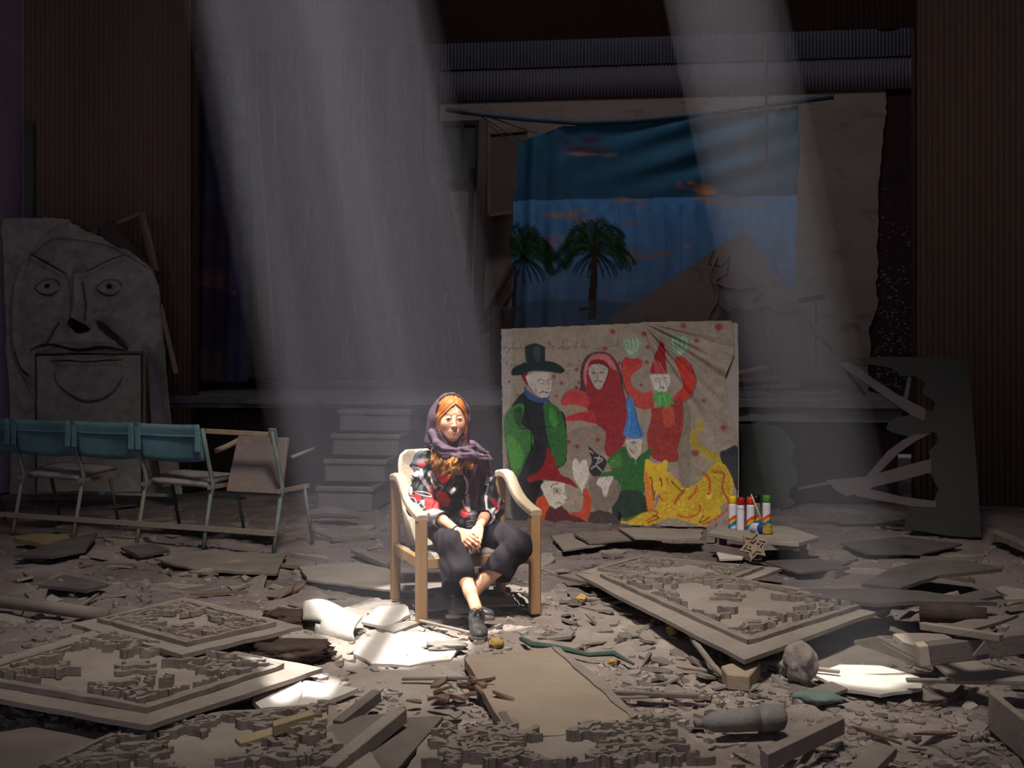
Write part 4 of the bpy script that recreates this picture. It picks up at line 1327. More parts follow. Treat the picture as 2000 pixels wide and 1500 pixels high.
def ridge(pts, w, a):
    p = H.smooth(pts, 6, False); b = np.full(X.shape, 1e9)
    for i in range(len(p) - 1):
        d = p[i + 1] - p[i]; t = np.clip(((X - p[i, 0]) * d[0] + (Y - p[i, 1]) * d[1]) / (d @ d + 1e-9), 0, 1)
        b = np.minimum(b, np.hypot(X - p[i, 0] - t * d[0], Y - p[i, 1] - t * d[1]))
    return a * np.exp(-(b / w) ** 2)
h += ridge([(68, 505), (100, 522), (143, 545)], 7, 0.045) + ridge([(182, 545), (215, 525), (252, 509)], 7, 0.045)
h += ridge([(80, 575), (95, 584), (115, 583), (130, 574)], 4, 0.02) + ridge([(205, 580), (220, 586), (240, 582), (252, 572)], 4, 0.02)
h += 0.03 * (g(106, 566, 24, 13) + g(224, 567, 24, 13)) - 0.03 * (g(106, 565, 6, 6) + g(224, 566, 6, 6))
h += ridge([(168, 548), (168, 590), (169, 632)], 13, 0.085) + 0.05 * g(169, 632, 24, 14) - 0.05 * g(169, 648, 17, 7)
h += ridge([(122, 618), (140, 622), (150, 640)], 7, 0.025) + ridge([(190, 640), (205, 620), (240, 630)], 7, 0.025) + 0.05 * (g(95, 630, 32, 32) + g(250, 625, 30, 32))
h += ridge([(90, 690), (130, 680), (168, 684), (210, 680), (262, 690)], 6, 0.04) - ridge([(100, 678), (130, 640)], 4, 0.02) - ridge([(207, 636), (258, 682)], 5, 0.03)
h += ridge([(45, 520), (35, 600), (40, 680), (55, 735)], 6, 0.03) - ridge([(60, 510), (75, 490), (110, 470), (200, 480)], 8, 0.015)
h += 0.02 * fnoise(X / 60, Y / 60, 5, 3) + 0.006 * fnoise(X / 8, Y / 8, 6, 3, 0.6)
FC = Paint(0, 420, 358, 970, 1.5, L(168, 165, 155))
FC.c *= (1 + 0.32 * fnoise(X / 30, Y / 30, 3, 5, 0.65))[..., None]
for k in range(26):
    x, y = random.uniform(20, 320), random.uniform(440, 900)
    FC.dot(x, y, random.uniform(6, 22), random.uniform(5, 16), L(150, 108, 112), 0.35, 1.2, k)
FC.line([(60, 510), (75, 490), (110, 470), (190, 478), (230, 490), (300, 530)], 3, L(70, 66, 62), 0.7)
FC.line([(66, 500), (100, 518), (146, 544)], [2, 5, 3], L(52, 48, 46)); FC.line([(186, 538), (220, 518), (252, 504)], [3, 4, 2], L(52, 48, 46))
for ex in (106, 224):
    FC.line([(ex - 26, 568), (ex - 12, 580), (ex + 8, 584), (ex + 24, 574)], [2, 5, 2], L(58, 52, 52)); FC.dot(ex, 565, 6, 5, L(30, 26, 26))
    FC.line([(ex - 24, 566), (ex - 6, 553), (ex + 16, 554), (ex + 25, 566)], 2.5, L(72, 66, 62))
FC.poly([(150, 640), (165, 632), (190, 648), (175, 655), (158, 654)], L(36, 28, 30)); FC.poly([(203, 632), (222, 644), (262, 686), (240, 676), (208, 650)], L(62, 54, 66), 0.9)
FC.line([(128, 636), (112, 660), (96, 682)], 3, L(62, 52, 50)); FC.line([(68, 688), (96, 678), (130, 682), (168, 690), (214, 684), (262, 690)], [3, 6, 5, 6, 3], L(58, 42, 44))
FC.line([(38, 690), (48, 720), (62, 736)], 5, L(66, 54, 56)); FC.line([(145, 545), (150, 580), (158, 640)], 2, L(90, 84, 80))
FC.line([(178, 560), (182, 600), (186, 634)], 3, L(78, 70, 66))
pts = fsh.px(fx, fy) + fsh.n * (H.at(fx, fy)[..., :1] * 0 + np.array([0.0]))
Hh = Paint(0, 420, 358, 970, 1.5, (0, 0, 0)); Hh.c[..., 0] = h
pts = fsh.px(fx, fy) + fsh.n * 1.5 * Hh.at(fx, fy)[..., :1]
cx_, cy_ = fx[:-1, :-1] + 0.75, fy[:-1, :-1] + 0.75
keep = inside(ragged(outl, 4, 1.5), cx_, cy_)
face_t = thing('giant_face_panel', 'huge grey scowling face in relief on a board leaning by the purple wall', 'stage prop', None)
link('face_relief', grid_mesh('face_relief', pts, keep, FC.at(fx, fy), thick=-fsh.n * 0.03), M_face, face_t, True)
MB().bar(fsh.v(160, 462, -0.05), fsh.v(272, 414, -0.05), 0.05, 0.04).build('frame_batten', M_timber, face_t, 0.004)
MB().bar(fsh.v(272, 412, -0.05), fsh.v(301, 528, -0.05), 0.05, 0.06).build('frame_batten', M_timber, face_t, 0.004)
# flap of canvas curling off the frame
n_ = 14
fl = np.zeros((n_, n_, 3))
for j in range(n_):
    for i in range(n_):
        a, b = i / (n_ - 1), j / (n_ - 1)
        top = (np.array((192, 452)) * (1 - a) + np.array((222, 428)) * a); bot = (np.array((194, 464)) * (1 - a) + np.array((302, 528)) * a)
        q = top * (1 - b) + bot * b
        fl[j, i] = fsh.px(q[0], q[1]) + fsh.n * (0.03 + 0.10 * math.sin(math.pi * b) * a + 0.04 * math.sin(a * 5))
link('canvas_flap', grid_mesh('canvas_flap', fl, thick=-fsh.n * 0.008), M_darkcloth, face_t, True)

# small square panel with a mouth and chin
psh = Sheet(P(66, 960, 11.0), P(282, 960, 10.95), P(170, 690, 11.25))
px_, py_ = np.meshgrid(np.arange(68, 278.5, 1.5), np.arange(691, 962, 1.5))
H2 = Paint(60, 685, 290, 968, 1.5, (0, 0, 0)); X, Y = H2.X, H2.Y; g = lambda x, y, sx, sy: np.exp(-((X - x) / sx) ** 2 - ((Y - y) / sy) ** 2)
H = H2
h2 = ridge([(104, 704), (140, 702), (175, 706), (215, 702), (238, 700)], 5, 0.035) + ridge([(112, 712), (150, 712), (190, 713), (236, 708)], 4, 0.03)
h2 += 0.05 * np.clip(1 - ((X - 172) / 66) ** 2 - ((Y - 732) / 52) ** 2, 0, 1) ** 0.4 + 0.006 * fnoise(X / 9, Y / 9, 2, 4) + 0.01 * fnoise(X / 30, Y / 30, 8, 2)
H2.c[..., 0] = h2
PC = Paint(60, 685, 290, 968, 1.5, L(158, 156, 145)); PC.c *= (1 + 0.2 * fnoise(X / 20, Y / 20, 13, 5, 0.7))[..., None]
PC.line([(100, 706), (140, 707), (175, 710), (215, 706), (240, 704)], [2, 4, 3, 4, 2], L(52, 46, 44)); PC.line([(106, 726), (112, 748), (136, 770), (166, 785), (200, 780), (226, 762), (240, 735)], [2, 3, 5, 6, 5, 3, 2], L(92, 76, 78))
PC.line([(68, 693), (278, 691)], 5, L(22, 20, 20)); PC.line([(70, 690), (70, 960)], 4, L(26, 24, 24)); PC.line([(277, 690), (277, 960)], 4, L(26, 24, 24))
pp = thing('mouth_panel', 'square grey panel with a moulded mouth and chin, leaning on the giant face', 'stage prop', None)
link('mouth_relief', grid_mesh('mouth_relief', psh.px(px_, py_) + psh.n * H2.at(px_, py_)[..., :1], None, PC.at(px_, py_), thick=-psh.n * 0.02), M_face, pp, True)
for a, b in (((68, 691), (278, 689)), ((69, 690), (70, 960)), ((277, 690), (279, 960))):
    MB().bar(psh.v(*a, -0.045), psh.v(*b, -0.045), 0.03, 0.05).build('frame_batten', M_timber, pp)
# loose laths beside the face
M_lath = mat('pale_splintered_lath', (0.24, 0.18, 0.13), (0.32, 0.25, 0.18), 6, 0.9, 0.3, 50, stretch=(1, 1, 0.3))
o = MB().bar(P(313, 595, 11.8), P(344, 730, 11.55), 0.045, 0.02).build('wooden_lath', M_lath, None, 0.003); tag(o, 'pale splintered lath slanting beside the giant face', 'lath', 'laths by the giant face')
o = MB().bar(P(316, 420, 12.0), P(338, 560, 11.8), 0.03, 0.02).build('wooden_lath', M_darkcloth, None, 0.003); tag(o, 'thin dark lath hanging above the pale lath by the giant face', 'lath', 'laths by the giant face')
o = MB().prism([P(286, 690, 11.35), P(303, 730, 11.3), P(322, 830, 11.2), P(350, 950, 11.05), P(318, 950, 11.05), P(296, 830, 11.2)], Vector((0.02, 0.05, 0))).build('narrow_board', M_face if False else mat('mottled_grey_board', (0.19, 0.16, 0.17), (0.26, 0.22, 0.23), 8, 0.95, 0.4, 40), None)
tag(o, 'narrow mottled board leaning to the right of the mouth panel', 'board')

# ------------------------------------------------------------------ linked row of folding theatre chairs seen from behind
M_teal = mat('teal_painted_plywood', (0.085, 0.18, 0.215), (0.12, 0.245, 0.285), 5, 0.75, 0.15, 60, c3=(0.20, 0.22, 0.21))
M_tealmetal = mat('worn_teal_steel', (0.11, 0.17, 0.18), (0.20, 0.20, 0.19), 12, 0.6, 0.15, 60, c3=(0.18, 0.12, 0.09))
M_rust = mat('rusty_pale_steel', (0.26, 0.20, 0.16), (0.20, 0.19, 0.18), 10, 0.7, 0.2, 60, c3=(0.18, 0.11, 0.07))
M_seatwood = mat('grey_weathered_seat', (0.21, 0.19, 0.185), (0.30, 0.27, 0.26), 9, 0.9, 0.3, 60)
row = thing('theatre_chair_row', 'linked row of folding theatre chairs with teal backs and rusty legs', 'chairs', None)
cw = Vector((0.925, -0.38, 0)); cn = Vector((0.38, 0.925, 0)); cb0 = Vector((-3.88, 9.55, 0)) + cn * 0.12
def RC(k, n, z):
    p = cb0 + cw * (0.595 * k) + cn * n
    return Vector((p.x, p.y, z))
for k in range(-1, 5):
    m = M_tealmetal if k in (3, 4) else M_rust
    MB().tube([RC(k, -0.13, 0.865), RC(k, -0.06, 0.62), RC(k, 0.0, 0.44), RC(k, -0.03, 0.36)], 0.016, 8).build('back_post', M_tealmetal, row, smooth=True)
    MB().tube([RC(k, -0.03, 0.38), RC(k, -0.12, 0.0)], 0.015, 8).build('leg', m, row, smooth=True)
    MB().tube([RC(k, 0.28, 0.44), RC(k, 0.40, 0.0)], 0.013, 8).build('leg', M_darkcloth if k < 3 else m, row, smooth=True)
    MB().bar(RC(k, -0.06, 0.43), RC(k, 0.34, 0.43), 0.02, 0.03).build('seat_bracket', M_rust, row)
MB().bar(RC(-1.3, -0.10, 0.14), RC(4.02, -0.10, 0.14), 0.03, 0.035).build('floor_rail', M_rust, row)
MB().bar(RC(0.2, 0.39, 0.27), RC(3.0, 0.39, 0.30), 0.03, 0.02).build('rear_rail', M_tealmetal, row)
for k in (-1, 0, 1, 2):
    n1, n2 = 15, 8
    q = np.zeros((n2, n1, 3))
    for j in range(n2):
        for i in range(n1):
            a, b = i / (n1 - 1), j / (n2 - 1)
            sag = 0.03 * (2 * a - 1) ** 2
            z = 0.885 - 0.27 * b + 0.010 * (2 * a - 1) ** 2 - 0.012 * b * math.sin(math.pi * a)
            q[j, i] = RC(k + 0.03 + 0.94 * a, -0.155 + 0.07 * b + 0.045 * math.sin(math.pi * a), z)
    link('backrest', grid_mesh('backrest', q, thick=tuple(cn * 0.012)), M_teal, row, True)
    MB().tube([RC(k + 0.06 + 0.88 * t, -0.165 + 0.022 + 0.045 * math.sin(math.pi * (0.03 + 0.94 * t)), 0.80 + 0.01 * (2 * t - 1) ** 2) for t in np.linspace(0, 1, 9)], 0.008, 6).build('back_rib', M_teal, row, smooth=True)
    for e in (0.055, 0.945):
        MB().box(RC(k + e, -0.145, 0.78), 0.045, 0.012, 0.17, cw, cn).build('bracket', M_teal, row, 0.003)
def plank_seat(k, tilt):
    q = np.zeros((7, 10, 3))
    for j in range(7):
        for i in range(10):
            a, b = i / 9, j / 6
            q[j, i] = RC(k + 0.06 + 0.86 * a, 0.0 + 0.42 * (1 - b), 0.465 + tilt * (1 - b) + 0.02 * math.sin(b * 3) * (1 - 0.3 * a) - 0.012 * a)
    return link('seat', grid_mesh('seat', q, thick=(0, 0, -0.035)), M_seatwood, row, True)
plank_seat(0, 0.045); plank_seat(2, 0.03)
M_flap = mat('mottled_brown_seat', (0.22, 0.16, 0.13), (0.17, 0.16, 0.17), 7, 0.9, 0.3, 50, c3=(0.30, 0.24, 0.2))
MB().prism([RC(3.24, 0.10, 0.80), RC(3.98, 0.08, 0.80), RC(3.95, 0.02, 0.40), RC(3.16, 0.02, 0.40)], Vector(cn * 0.03)).build('folded_seat', M_flap, row, 0.004)
MB().bar(RC(3.02, -0.10, 0.845), RC(3.98, -0.10, 0.835), 0.025, 0.035).build('top_rail', M_lath, row, 0.003)
MB().tube([RC(3.02, 0.0, 0.69), RC(3.12, 0.06, 0.72), RC(3.26, 0.14, 0.775), RC(3.32, 0.16, 0.775)], [0.02, 0.022, 0.022, 0.018], 8).build('armrest', M_lath, row, smooth=True)
MB().bar(RC(4, -0.135, 0.88), RC(4, -0.10, 0.77), 0.055, 0.02, cn).build('bracket', M_tealmetal, row)
MB().tube([RC(4.02, 0.10, 0.66), RC(4.05, 0.36, 0.70)], 0.013, 8).build('armrest', M_rust, row, smooth=True)

# ------------------------------------------------------------------ the painted canvas
ZC = lambda p: (950 + p[0] * 530 / 1728, 600 + p[1] * 530 / 1728)
csh = Sheet(P(985, 1012, 10.35), P(1442, 1031, 9.95), P(1210, 637, 10.45))
CA = Paint(70, 70, 1640, 1420, 4, L(150, 138, 126))
Xc, Yc = CA.X, CA.Y
CA.c *= (1 + 0.16 * fnoise(Xc / 160, Yc / 160, 2, 5, 0.6))[..., None]
CA.poly([(100, 140), (160, 140), (165, 400), (150, 620), (105, 640)], L(166, 158, 158), 0.7)
CA.poly([(520, 800), (740, 760), (760, 900), (640, 960), (540, 980)], L(128, 110, 98), 0.6)
CA.poly([(1240, 640), (1300, 660), (1300, 1100), (1260, 1150), (1225, 1050)], L(122, 110, 98), 0.7)
for k, (x, y) in enumerate(((180, 500), (520, 420), (1400, 300), (1500, 560), (1450, 760), (430, 330), (560, 640))):
    CA.line([(x, y), (x + 8, y + 60), (x - 6, y + 120)], 3, L(96, 84, 74), 0.6, seed=k)
NAVY, GRN, DGRN, WH = L(38, 41, 51), L(60, 122, 62), L(28, 56, 36), L(188, 182, 176)
CR_ = L(148, 38, 48); RD = L(150, 26, 32); OR = L(196, 70, 42); YE = L(214, 176, 22)
# lettering in faint dark strokes
T8 = lambda pts: [((975 + x / 8 - 950) * 1728 / 530, (640 + y / 8 - 600) * 1728 / 530) for x, y in pts]
INK = L(92, 82, 78)
for st_ in ([(770, 205), (772, 250), (775, 300)], [(800, 215), (803, 300), (815, 322), (845, 318), (862, 300), (850, 288), (835, 298), (845, 318)], [(905, 322), (940, 328), (965, 318), (960, 290)],
            [(1003, 200), (1008, 290), (1000, 322), (970, 326)], [(1010, 318), (1050, 322), (1062, 300)], [(1040, 350), (1078, 345), (1096, 318), (1085, 296), (1072, 306), (1090, 318)], [(1100, 320), (1128, 316), (1132, 284)],
            [(1160, 322), (1196, 318), (1216, 290), (1198, 268), (1182, 286), (1205, 300)], [(1222, 310), (1262, 318), (1290, 300), (1292, 270)], [(1300, 316), (1342, 318), (1352, 280)], [(1362, 318), (1392, 312), (1412, 285)],
            [(1480, 330), (1540, 332), (1620, 326), (1740, 300), (1860, 286)], [(1320, 200), (1324, 300)], [(1850, 170), (1856, 285)],
            [(150, 325), (230, 327), (310, 325), (395, 325)], [(150, 326), (152, 365), (112, 402)], [(210, 300), (212, 325)], [(340, 275), (345, 325)], [(85, 335), (76, 310), (98, 290), (116, 312), (100, 340), (84, 336)],
            [(370, 515), (376, 570)], [(130, 510), (124, 560), (132, 590)], [(185, 575), (180, 620), (140, 668)], [(1050, 606), (1100, 608), (1112, 575), (1085, 560), (1078, 590), (1118, 606), (1150, 588), (1140, 566), (1120, 590)], [(1190, 592), (1230, 596), (1265, 588)],
            [(1090, 660), (1070, 700), (1040, 720)], [(240, 590), (300, 596), (350, 580)]):
    CA.line(T8(st_), 5.5, INK, 0.75, soft=2.5)
for x, y in ((150, 270), (225, 265), (395, 262), (430, 262), (1070, 205), (1100, 205), (1240, 525), (1275, 525), (1205, 240), (1225, 240)):
    p = T8([(x, y)])[0]; CA.dot(*p, 4, 4, L(60, 52, 52), 0.8, 0.5)
# man in a tall hat and green coat
CA.poly([(240, 540), (300, 575), (380, 580), (440, 640), (500, 690), (515, 850), (500, 1000), (380, 1060), (330, 1200), (260, 1360), (170, 1350), (150, 1100), (115, 740), (150, 650)], NAVY, 1, seed=4)
CA.poly([(120, 690), (160, 640), (215, 615), (245, 640), (228, 740), (285, 790), (305, 850), (262, 950), (215, 1060), (180, 1100), (140, 960), (112, 790)], GRN, 1, streak=0.6, seed=6)
CA.poly([(175, 660), (225, 640), (225, 760), (190, 740)], DGRN, 0.7); CA.poly([(130, 820), (200, 860), (240, 960), (180, 1060), (150, 960)], L(86, 168, 60), 0.6, streak=0.8, seed=3)
CA.poly([(368, 612), (430, 620), (480, 680), (515, 850), (500, 985), (450, 1012), (408, 900), (380, 770)], L(50, 106, 54), 1, streak=0.6, seed=9); CA.poly([(400, 650), (440, 660), (450, 760), (410, 740)], L(74, 160, 66), 0.6, streak=0.8)
for pts in ([(210, 770), (300, 775), (420, 760)], [(285, 900), (340, 905), (345, 800)], [(290, 780), (288, 900)], [(130, 1000), (160, 1180), (190, 1340)], [(250, 560), (260, 700), (330, 900)]): CA.line(pts, 7, L(16, 18, 22), 0.8)
CA.poly([(240, 505), (280, 545), (330, 575), (372, 582), (405, 560), (385, 602), (320, 606), (255, 570)], L(52, 84, 136), 1, seed=5)
CA.poly([(225, 432), (260, 418), (272, 470), (262, 500), (240, 470)], L(120, 32, 40)); CA.poly([(250, 440), (300, 418), (405, 415), (420, 475), (412, 530), (392, 575), (350, 580), (300, 540), (262, 480)], WH, 1, False, 0.15, 1.5)
for pts, w in (([(328, 470), (352, 462), (375, 478)], 6), ([(385, 468), (408, 460)], 6), ([(340, 490), (360, 484), (376, 494)], 4), ([(388, 488), (406, 482)], 4), ([(384, 470), (402, 515), (380, 524)], 4), ([(335, 550), (360, 540), (385, 548), (402, 545)], 5), ([(315, 500), (320, 560)], 3), ([(300, 440), (300, 520)], 3)): CA.line(pts, w, L(70, 42, 62), 0.85)
CA.line([(340, 545), (365, 536), (398, 545)], 5, L(150, 50, 60), 0.8); CA.dot(362, 490, 5, 4, L(150, 40, 40))
CA.poly([(165, 432), (172, 390), (250, 352), (330, 340), (400, 345), (455, 362), (500, 400), (480, 422), (400, 412), (300, 408), (228, 432)], L(26, 42, 46), 1, seed=7)
CA.poly([(243, 255), (275, 238), (322, 230), (378, 256), (374, 350), (330, 366), (262, 360), (250, 310)], L(28, 44, 50), 1, False, 0.4, 2, 8)
CA.line([(248, 265), (252, 330), (262, 358)], 6, L(36, 110, 50)); CA.poly([(300, 255), (345, 260), (340, 350), (310, 330)], L(66, 82, 90), 0.5, streak=0.9)
# hooded figure
CA.poly([(600, 480), (608, 370), (650, 305), (722, 284), (795, 305), (850, 390), (870, 500), (880, 560), (850, 600), (620, 560)], L(40, 40, 62), 0.9)
CA.poly([(618, 470), (622, 380), (662, 312), (722, 293), (790, 312), (838, 395), (856, 500), (886, 570), (895, 700), (880, 860), (792, 955), (752, 905), (760, 800), (700, 740), (640, 640), (632, 540)], CR_, 1, streak=0.6, seed=11)
CA.poly([(622, 400), (660, 320), (722, 298), (786, 318), (832, 400), (800, 390), (740, 345), (670, 350), (640, 420), (640, 500), (626, 480)], L(206, 118, 128), 0.75, streak=0.5)
CA.poly([(655, 360), (700, 332), (755, 345), (790, 392), (770, 470), (730, 525), (690, 516), (655, 450)], L(112, 34, 36), 0.9)
CA.poly([(652, 390), (690, 365), (742, 370), (775, 395), (764, 452), (730, 520), (692, 510), (660, 445)], L(172, 162, 160), 1, streak=0.5, seed=12)
for x, y in ((685, 420), (735, 418)): CA.dot(x, y, 13, 7, L(70, 60, 66), 0.8, 0.8)
CA.line([(710, 420), (704, 452), (716, 456)], 4, L(90, 70, 74)); CA.line([(690, 476), (712, 470), (736, 478)], 6, L(84, 50, 58)); CA.line([(690, 400), (660, 380)], 3, L(80, 70, 76)); CA.line([(740, 398), (764, 394)], 3, L(80, 70, 76))
CA.poly([(478, 600), (500, 556), (560, 528), (625, 540), (660, 600), (640, 640), (560, 622), (490, 628)], L(188, 58, 66), 1, streak=0.5, seed=13); CA.poly([(508, 702), (590, 672), (680, 668), (700, 740), (600, 722), (530, 728)], L(184, 40, 56), 1, streak=0.5, seed=14)
CA.line([(478, 600), (505, 550), (565, 520), (630, 534)], 6, L(44, 36, 66), 0.8); CA.poly([(500, 640), (580, 630), (620, 640), (560, 672), (505, 668)], L(160, 146, 92), 0.6)
# figure with raised arms
CA.poly([(868, 340), (890, 318), (935, 312), (995, 345), (985, 385), (950, 410), (922, 450), (932, 500), (1000, 545), (1060, 535), (1062, 640), (965, 640), (895, 545), (862, 430)], L(188, 66, 58), 1, streak=0.45, seed=15)
CA.line([(868, 345), (862, 430), (893, 545), (960, 636)], 6, L(92, 22, 34)); CA.poly([(880, 330), (930, 318), (985, 345), (940, 380), (890, 370)], L(176, 40, 50), 0.7)
CA.poly([(1200, 330), (1258, 318), (1300, 370), (1332, 470), (1302, 560), (1232, 604), (1188, 580), (1250, 500), (1222, 400)], L(192, 50, 36), 1, streak=0.5, seed=16)
CA.line([(1300, 360), (1336, 470), (1306, 566), (1240, 606)], 7, L(70, 24, 28), 0.8)
CA.poly([(862, 240), (872, 205), (892, 192), (908, 196), (922, 218), (950, 206), (985, 205), (990, 245), (962, 318), (900, 322), (885, 280)], L(132, 160, 136), 1, streak=0.6, seed=17)
for x in (885, 908, 932, 960): CA.line([(x, 205), (x + 6, 260), (918, 300)], 6, L(196, 206, 190), 0.7)
CA.poly([(1170, 215), (1205, 182), (1270, 184), (1294, 240), (1262, 305), (1200, 314)], L(128, 156, 132), 1, streak=0.6, seed=18)
for x in (1190, 1218, 1246, 1274): CA.line([(x, 195), (x, 250), (1232, 300)], 6, L(190, 200, 184), 0.7)
CA.poly([(1042, 560), (1062, 640), (1190, 600), (1232, 560), (1252, 620), (1252, 760), (1222, 900), (1212, 985), (1062, 965), (1022, 830), (1050, 700)], L(152, 52, 48), 1, streak=0.6, seed=19); CA.poly([(1120, 640), (1180, 630), (1200, 740), (1140, 760)], L(206, 84, 54), 0.6, streak=0.6)
CA.poly([(1110, 214), (1135, 235), (1152, 432), (1040, 420), (1075, 300)], RD, 1, False, 0.25, 2)
for k in range(5): CA.line([(1062 + 10 * k, 330 + 25 * k - 20 * k), (1085 + 14 * k, 425)], 5, L(214, 120, 120), 0.8)
CA.poly([(1042, 436), (1100, 425), (1165, 430), (1172, 480), (1150, 532), (1112, 552), (1068, 522)], L(202, 198, 190), 1, False, 0.15)
for pts, w in (([(1072, 462), (1090, 452), (1104, 464)], 4), ([(1126, 462), (1142, 452), (1158, 462)], 4), ([(1112, 450), (1104, 496), (1122, 500)], 4), ([(1104, 516), (1118, 510), (1134, 516), (1118, 524)], 6), ([(1074, 470), (1092, 474)], 4), ([(1130, 472), (1150, 472)], 4)): CA.line(pts, w, L(50, 40, 44), 0.9)
CA.poly([(1062, 560), (1085, 540), (1140, 538), (1185, 572), (1198, 622), (1172, 612), (1150, 655), (1128, 622), (1104, 645), (1084, 600), (1064, 606)], L(78, 164, 84), 1, False, 0.4, 2); CA.line([(1100, 560), (1110, 620)], 4, L(150, 200, 130)); CA.line([(1130, 560), (1148, 630)], 4, L(150, 200, 130))
# figure in a blue pointed hat
CA.poly([(770, 980), (840, 910), (885, 890), (922, 960), (1000, 930), (1052, 890), (1040, 960), (1012, 1010), (1012, 1130), (992, 1192), (870, 1172), (720, 1092), (700, 1062), (800, 1040)], L(46, 104, 52), 1, streak=0.5, seed=20)
CA.poly([(860, 1170), (1000, 1190), (1022, 1332), (850, 1342), (800, 1290)], L(40, 60, 50), 1, streak=0.4, seed=21); CA.poly([(780, 990), (850, 930), (860, 1010), (800, 1020)], L(88, 150, 80), 0.5, streak=0.8); CA.line([(770, 1025), (850, 1030), (905, 1010)], 6, L(120, 40, 44), 0.7)
CA.poly([(890, 582), (912, 566), (932, 582), (945, 640), (962, 710), (1000, 800), (990, 834), (930, 842), (868, 812), (898, 710)], L(58, 120, 194), 1, False, 0.4, 2, 22); CA.line([(905, 600), (915, 700), (900, 800)], 6, L(110, 170, 225), 0.6); CA.line([(945, 640), (965, 740), (985, 820)], 6, L(24, 60, 120), 0.7)
CA.poly([(888, 842), (940, 838), (992, 842), (986, 932), (952, 975), (902, 922)], L(194, 184, 172), 1, False, 0.15)
CA.line([(918, 866), (940, 858), (962, 866)], 4, L(40, 34, 36)); CA.dot(940, 868, 9, 5, L(60, 70, 80)); CA.line([(912, 902), (930, 922), (944, 930)], 6, L(170, 40, 48)); CA.line([(952, 880), (956, 912), (944, 914)], 3, L(60, 50, 50)); CA.line([(950, 975), (952, 1000)], 5, L(180, 170, 160), 0.6)
# grey animals and the white hand
CA.poly([(650, 895), (672, 900), (700, 930), (740, 950), (768, 985), (752, 1030), (700, 1085), (655, 1040), (672, 980)], L(48, 48, 54), 1, seed=23)
for pts in ([(690, 960), (740, 970), (700, 1000)], [(670, 1030), (700, 1010), (730, 1040)], [(660, 915), (680, 930)], [(720, 950), (710, 985)]): CA.line(pts, 9, L(180, 178, 180), 0.75, streak=0.6)
CA.poly([(655, 1110), (700, 1078), (800, 1088), (852, 1130), (842, 1210), (775, 1295), (690, 1290), (662, 1190)], L(126, 114, 106), 1, streak=0.3, seed=24); CA.line([(840, 1130), (846, 1210), (800, 1280)], 5, L(66, 56, 52), 0.7)
CA.poly([(715, 1092), (760, 1080), (812, 1080), (785, 1140), (765, 1205), (745, 1195), (735, 1150), (705, 1130)], L(206, 202, 198), 0.9, streak=0.5, seed=25); CA.line([(690, 1285), (720, 1300), (770, 1292)], 5, L(160, 60, 60), 0.6)
CA.poly([(660, 1310), (760, 1300), (850, 1340), (840, 1390), (660, 1390)], L(52, 46, 48), 0.9, seed=26); CA.line([(690, 1350), (720, 1330), (740, 1360)], 5, L(130, 60, 66), 0.8); CA.poly([(842, 1300), (866, 1330), (850, 1355), (838, 1350)], L(14, 14, 16))
CA.poly([(548, 1010), (556, 972), (575, 965), (590, 985), (602, 1000), (615, 975), (640, 985), (655, 1060), (632, 1130), (612, 1182), (596, 1150), (560, 1090)], L(206, 200, 190), 1, streak=0.35, seed=27)
# woman in a red pointed hat
CA.poly([(250, 1110), (360, 1100), (360, 1210), (320, 1270), (250, 1200)], L(30, 24, 32), 0.9)
CA.poly([(318, 1242), (350, 1205), (375, 1210), (402, 1275), (392, 1385), (325, 1375)], L(196, 72, 32), 1, seed=28); CA.poly([(400, 1275), (470, 1262), (530, 1310), (640, 1365), (620, 1392), (388, 1392)], L(92, 40, 48), 1, streak=0.5, seed=29)
CA.poly([(618, 1160), (652, 1170), (672, 1260), (640, 1355), (580, 1335), (520, 1312), (600, 1296), (618, 1230)], L(190, 70, 44), 1, streak=0.5, seed=30)
CA.poly([(345, 1140), (372, 1110), (502, 1108), (500, 1170), (524, 1216), (500, 1225), (505, 1245), (470, 1268), (440, 1284), (402, 1262), (372, 1200)], L(206, 196, 186), 1, False, 0.12, 1.5)
CA.line([(415, 1145), (430, 1128), (456, 1124)], 6, L(40, 30, 34)); CA.line([(430, 1172), (452, 1156), (474, 1166), (456, 1184), (432, 1174)], 4, L(30, 24, 28)); CA.dot(452, 1170, 8, 7, L(30, 24, 28))
for a in range(6): CA.line([(432 + a * 8, 1162), (428 + a * 9, 1148)], 2.5, L(30, 24, 28)); CA.line([(432 + a * 8, 1182), (430 + a * 9, 1192)], 2.5, L(30, 24, 28))
CA.line([(492, 1180), (522, 1216), (498, 1226)], 4, L(60, 44, 44)); CA.line([(446, 1252), (462, 1244), (480, 1252)], 5, L(60, 40, 44))
CA.poly([(388, 895), (402, 905), (432, 960), (472, 1060), (540, 1098), (582, 1150), (520, 1128), (450, 1112), (350, 1100), (272, 1118), (268, 1080), (335, 1045), (378, 970)], L(142, 26, 32), 1, streak=0.5, seed=31)
